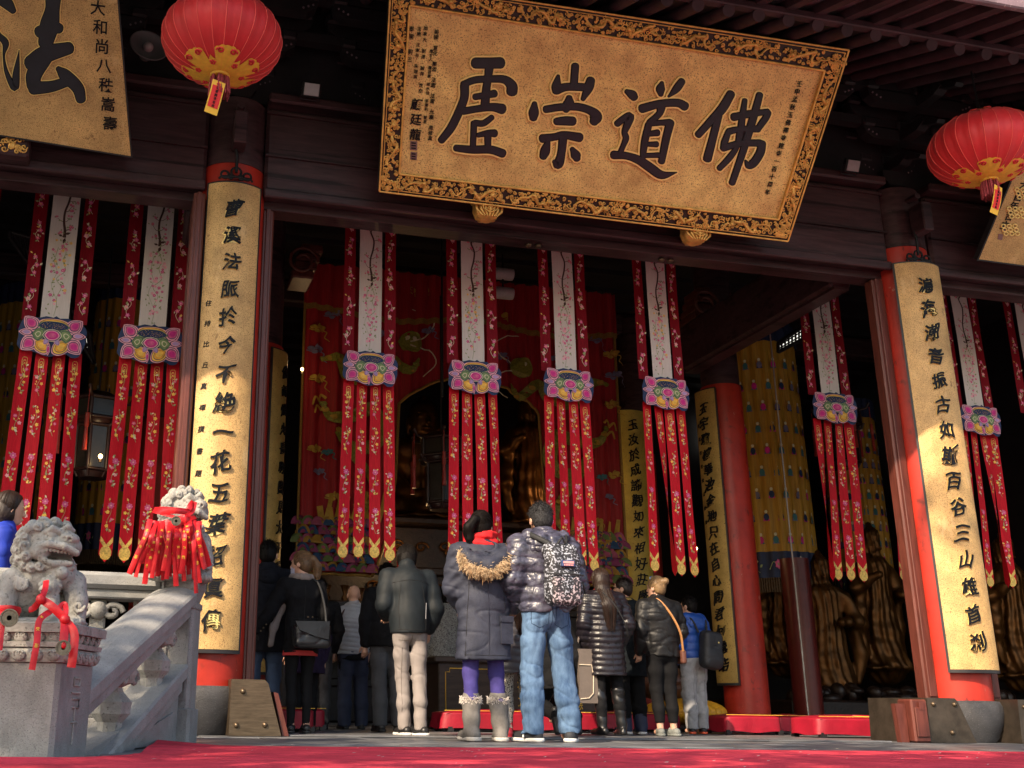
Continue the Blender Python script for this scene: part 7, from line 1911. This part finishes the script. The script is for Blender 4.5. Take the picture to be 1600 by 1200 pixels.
# woman in the long black quilted coat and boots
shiny = M('black_plum_shiny_nylon', (.011, .009, .013), .34, var=.2, vs=6, spec=.4)
w11, p11, sh11, h11 = person(953, 9.75, 'dark haired woman in a long shiny black quilted coat and high heeled black boots', dict(m=shiny, hem=.60, hemr=.205, waist=.185, chest=.195, sleeve=(.082, .072, .06), n='coat', disp=quilt(.011, .058, 0, 2)), dict(m=blt, thigh=.085, knee=.06, ankle=.045, n='tights'), dict(m=M('black_boot_leather', (.008, .008, .009), .36, spec=.4), shaft=.44, ra=.05, rb=.068, heel=True, slouch=True), ('long', hair_brown), H=1.56, hp=.35, hy=-.3, lean=.04, feet=((-.10, -.01), (.12, .0)), armR=[(.185, 0, 1.385), (.265, -.01, 1.13), (.24, .10, .97)])
mb = MB(); mb.tube([(.07 * math.cos(a), .03 + .07 * math.sin(a), 1.475) for a in np.linspace(0, 2 * PI, 15)], .028, 7); mb.build('red_collar', red_knit, w11)
mb = MB(); mb.tube(cr([(-.06, -.10, 1.44), (.05, -.155, 1.3), (.16, -.15, 1.1), (.2, -.1, 1.0)], 6), .008, 5); mb.build('bag_strap', strapm, w11)
tb_ = thing('tote_bag', 'taupe fabric tote bag with pale piping hanging beside the woman in the quilted coat', 'bag', w11.location, 0, None, w11.scale[0]); taupe = M('taupe_tote_canvas', (.13, .105, .09), .85, var=.12, bump=.2, bs=120)
mb = MB(); mb.prism([(-.34, .32), (-.13, .32), (-.15, .86), (-.33, .86)], lambda x, z: (x, .10, z), lambda x, z: (x, -.04, z)); mb.build('bag', taupe, tb_)
mb = MB(); mb.tube([(-.335, -.045, .70), (-.20, -.045, .70), (-.18, -.045, .60), (-.19, -.045, .42), (-.24, -.045, .37), (-.335, -.045, .36)], .007, 5); mb.build('piping', M('cream_piping', (.5, .42, .32), .7), tb_)
mb = MB(); mb.tube(cr([(-.32, .03, .85), (-.29, .03, .98), (-.24, .05, 1.0)], 5), .012, 5); mb.tube(cr([(-.16, .03, .85), (-.20, .05, .98), (-.24, .05, 1.0)], 5), .012, 5); mb.build('handle', taupe, tb_)
# short haired person with glasses
w12, p12, sh12, h12 = person(988, 10.6, 'person in a long dark coat and navy snow boots turning the head to the left', dict(m=blackcloth('dark_teal_coat', (.013, .018, .024)), hem=.62, hemr=.22, waist=.2, chest=.2, n='coat'), dict(m=blt, thigh=.1, knee=.085, ankle=.07), dict(m=M('navy_snow_boot', (.016, .022, .055), .6, var=.2), shaft=.34, ra=.075, rb=.082, fat=1.15, sole=white_rub), ('short', hair_brown), H=1.57, hy=1.0, lean=.03)
mb = MB(); mb.tube([(.08 * math.cos(a), .02 + .08 * math.sin(a), 1.46 + .01 * math.sin(3 * a)) for a in np.linspace(0, 2 * PI, 15)], .024, 6); mb.build('patterned_scarf', M('ochre_print_scarf', (.30, .20, .06), .8, var=.6, vs=60), w12)
mb = MB(); mb.tube([h12(-.078, .0, .012), h12(-.06, .10, .012), h12(.0, .115, .01)], .003, 4); mb.build('spectacles', black_edge, w12)
# blonde woman with the tan strap
w13, p13, sh13, h13 = person(1040, 10.0, 'blonde woman in a black jacket and black leggings with a tan shoulder strap', dict(m=M('black_jacket_nylon', (.007, .007, .008), .5, var=.25, vs=9, spec=.3), hem=.84, hemr=.205, waist=.19, chest=.205, sleeve=(.085, .075, .055), collar=.03, disp=folds(.009, 24, 8)), dict(m=blt, thigh=.098, knee=.070, ankle=.050, hip=.17, end=.14, n='leggings', disp=folds(.003, 28, 3)), dict(m=M('grey_green_trainer', (.16, .17, .16), .8)), ('bun', hair_blonde), H=1.52, hy=.6, feet=((-.075, 0), (.085, .0)), ftw=(.35, -.2), armR=[(.19, 0, 1.385), (.27, .02, 1.12), (.21, .15, .98)])
tan = M('tan_leather_strap', (.42, .20, .075), .5, var=.15)
hb2 = thing('crossbody_bag', 'tan leather strap and bag slung across the back of the blonde woman', 'bag', w13.location, 0, None, w13.scale[0])
mb = MB(); mb.tube(cr([(-.09, .03, 1.46), (-.05, -.10, 1.45), (.05, -.165, 1.30), (.15, -.17, 1.10), (.205, -.11, .90)], 6), .014, 6, 0, True, .5); mb.build('strap', tan, hb2)
s = SDF(.01, .02); s.box((.22, -.02, .84), (.03, .09, .075), .02); s.mesh('pouch', M('brown_pouch_leather', (.12, .045, .03), .5), hb2)
mb = MB(); mb.tube(cr([h13(-.07, .03, .10), h13(-.03, .045, .128), h13(.03, .045, .128)], 4), .007, 5); mb.build('sunglasses', M('pale_blue_sunglasses', (.2, .3, .42), .2), w13)
# boy in blue
blue = M('royal_blue_puffer_nylon', (.015, .065, .30), .45, var=.2, vs=8)
w14, p14, sh14, h14 = person(1090, 11.05, 'boy in a royal blue hooded puffer jacket and grey tracksuit trousers', dict(m=blue, hem=.92, hemr=.19, waist=.19, chest=.2, sleeve=(.09, .08, .06), hood=1.15, disp=quilt(.010, .10, .02, 4)), dict(m=M('heather_grey_jersey', (.27, .27, .28), .9, var=.12, vs=20), thigh=.105, knee=.088, ankle=.075, hip=.165, end=.06, disp=folds(.010, 24, 4)), dict(m=M('black_trainer', (.02, .02, .022), .6), sole=M('orange_red_sole', (.65, .10, .04), .6)), ('short', hair_black), H=1.45, yaw=.25, hy=.35, feet=((-.11, 0), (.10, .03)), ftw=(.8, .6))
bk = thing('backpack', 'plain black backpack on the boy in the blue jacket', 'backpack', w14.location, w14.rotation_euler[2], None, w14.scale[0])
s = SDF(.0105, .03); s.box((.05, -.265, 1.03), (.150, .09, .24), .07, None, ((0, 1, 0), .12)); s.ell((.07, -.32, .93), (.13, .06, .13)); s.disp = folds(.005, 22, 8); s.mesh('bag', M('black_pack_nylon', (.018, .019, .022), .55, var=.2), bk)
mb = MB()
for q in (-1, 1): mb.tube(cr([(q * .07, -.2, 1.25), sh14((q * .12, -.14, 1.42)), sh14((q * .155, -.02, 1.46)), sh14((q * .16, .09, 1.38))], 5), .018, 5, 0, True, .5)
mb.tube([(-.06, -.33, 1.08), (.05, -.365, 1.09), (.15, -.33, 1.06)], .005, 5); mb.build('straps', strapm, bk)
mb = MB(); mb.ball((.10, -.362, 1.12), .012, 8, 6); mb.build('badge', gold_line, bk)
# woman in profile beyond the balustrade
person(9, 8.0, 'woman with long dark hair and a bright blue coat in profile beyond the balustrade', dict(m=M('bright_blue_coat', (.012, .035, .34), .7, var=.15), hem=.7, hemr=.21, n='coat', collar=.03), dict(m=blt), dict(m=black_shoe), ('long', hair_brown), H=1.66, yaw=-PI / 2 + .15, res=.010, hp=.12, X=at(4, 830, Y=8.0)[0])

# ---- seams and pockets stitched onto the clothes
bpy.context.view_layer.update()
def seam(root, part_name, lines, mat, r=.0028, name='seam'):
    ob = next(c for c in root.children_recursive if c.name.split('.')[0] == part_name); mb = MB()
    for pts in lines:
        P = []
        for x, z in cr(pts, 6) if len(pts) > 2 else [np.array(pts[0]) * (1 - t) + np.array(pts[1]) * t for t in np.linspace(0, 1, 16)]:
            ok, loc_, nr, _ = ob.ray_cast((x, -1, z), (0, 1, 0))
            if ok: P.append(tuple(loc_))
            elif len(P) > 1: mb.tube(P, r, 4, 0, False); P = []
        if len(P) > 1: mb.tube(P, r, 4, 0, False)
    if mb.v: mb.build(name, mat, ob)
def pocket(x, z, w, h): return [[(x - w, z + h), (x + w, z + h)], [(x - w, z + h), (x - w, z - h * .6)], [(x + w, z + h), (x + w, z - h * .6)], [(x - w, z - h * .6), (x, z - h)], [(x, z - h), (x + w, z - h * .6)]]
dk = M('dark_denim_seam', (.015, .035, .08), .9); kk = M('khaki_seam', (.13, .11, .10), .9); bk_ = M('black_seam', (.004, .004, .005), .7)
seam(w9, 'jeans', pocket(-.085, .86, .058, .072) + pocket(.085, .86, .058, .072) + [[(0, 1.0), (0, .80)], [(-.16, .96), (0, .925), (.16, .96)]], dk)
seam(w6, 'trousers', [[(-.12, .815), (-.03, .81)], [(.03, .81), (.12, .815)], [(0, .86), (.0, .77)], [(-.085, .75), (-.07, .2)]], kk)
seam(w6, 'jacket', [[(-.17, 1.32), (0, 1.345), (.17, 1.32)], [(-.10, 1.30), (-.125, 1.1), (-.12, .89)], [(.10, 1.30), (.125, 1.1), (.12, .89)], [(-.2, .905), (0, .90), (.2, .905)]], bk_, .0032)
seam(w8, 'parka', [[(-.135, 1.15), (-.15, .9), (-.17, .60)], [(.13, 1.15), (.145, .95)], [(-.2, .615), (0, .61), (.2, .615)]], bk_, .0025)
seam(w13, 'jacket', [[(0, 1.36), (0, .86)], [(-.16, 1.30), (0, 1.32), (.16, 1.30)], [(-.18, 1.02), (0, 1.0), (.18, 1.02)], [(-.19, .865), (0, .86), (.19, .865)]], bk_, .003)
seam(w11, 'coat', [[(0, 1.36), (0, .62)], [(-.11, 1.3), (-.12, 1.0), (-.14, .62)], [(.11, 1.3), (.12, 1.0), (.14, .62)]], bk_, .003)
seam(w2, 'coat', [[(0, 1.38), (0, .76)], [(-.16, 1.07), (0, 1.05), (.16, 1.07)]], bk_, .003)
seam(w14, 'trousers', [[(0, .93), (0, .80)], [(-.09, .8), (-.1, .3)], [(.09, .8), (.1, .3)]], M('grey_seam', (.14, .14, .145), .9), .003)

for n_, sc_, di in (('slate_navy_parka_cloth', 6, .014), ('washed_blue_denim', 8, .012), ('pale_khaki_cotton', 7, .014), ('charcoal_green_softshell', 4, .005), ('black_wool_coat', 6, .008), ('violet_grey_camouflage_puffer', 11, .014), ('black_jacket_nylon', 8, .012), ('heather_grey_jersey', 7, .014), ('slate_grey_cotton', 7, .012), ('royal_blue_puffer_nylon', 9, .012), ('black_plum_shiny_nylon', 12, .010), ('navy_trousers_cotton', 7, .012), ('crimson_satin_cover', 5, .010), ('grey_quilted_nylon', 14, .006), ('black_white_splatter_canvas', 8, .008), ('black_bag_leather', 8, .006), ('grey_suede', 9, .008), ('red_satin_ribbon', 12, .006), ('bright_blue_coat', 6, .01)):
    if n_ in MATS: creased(MATS[n_], sc_, di * .75)
# ================================================================== courtyard trees behind the photographer: they dapple the sun
leaf_m = M('tree_leaf', (.06, .10, .03), .6, var=.4, vs=3); bark = M('tree_bark', (.10, .075, .055), .9, var=.4, bump=.6, bs=20)
def tree(x, y, h, rad, nleaf, seed, label):
    rs = np.random.RandomState(seed); o = thing('courtyard_tree', label, 'tree', (x, y, -1.4), 0, 'courtyard trees')
    m = MB(); m.tube(cr([(0, 0, 0), (.1, .05, h * .3), (-.1, .1, h * .6), (0, 0, h * .85)], 6), np.linspace(.24, .06, 19), 10); tips = []
    for k in range(16):
        z = h * rs.uniform(.35, .8); a = rs.uniform(0, 6.28); L = rad * rs.uniform(.6, 1.05); e = (L * math.cos(a), L * math.sin(a), z + L * rs.uniform(.3, .8))
        pts = cr([(0, 0, z), (e[0] * .5, e[1] * .5, z + (e[2] - z) * .4), e], 5); m.tube(pts, np.linspace(.07, .015, len(pts)), 6)
        for j in range(5): 
            t = rs.uniform(.4, 1); b = np.array([e[0] * t, e[1] * t, z + (e[2] - z) * t]); q = b + rs.normal(size=3) * rad * .28; m.tube([b, q], [.018, .006], 4); tips.append(q)
    m.build('trunk', bark, o)
    m = MB(); tips = np.array(tips)
    P = tips[rs.randint(len(tips), size=nleaf)] + rs.normal(size=(nleaf, 3)) * rad * .11
    A = rs.normal(size=(nleaf, 3)); A /= np.linalg.norm(A, axis=1)[:, None]; B = np.cross(A, rs.normal(size=(nleaf, 3))); B /= np.linalg.norm(B, axis=1)[:, None]
    for p, a, b in zip(P, A, B): l = rs.uniform(.10, .19); m.add([p - a * l, p + b * l * .45, p + a * l, p - b * l * .45], [(0, 1, 2, 3)])
    m.build('crown', leaf_m, o)
tree(-5.6, -1.2, 11.5, 2.6, 3600, 1, 'tall courtyard tree behind the photographer, nearest the hall steps')
tree(-13.0, -2.2, 12.0, 2.3, 2600, 2, 'tall courtyard tree farther behind the photographer at the left')
tree(-2.4, -1.6, 13.0, 2.5, 2600, 3, 'courtyard tree behind the photographer toward the right')
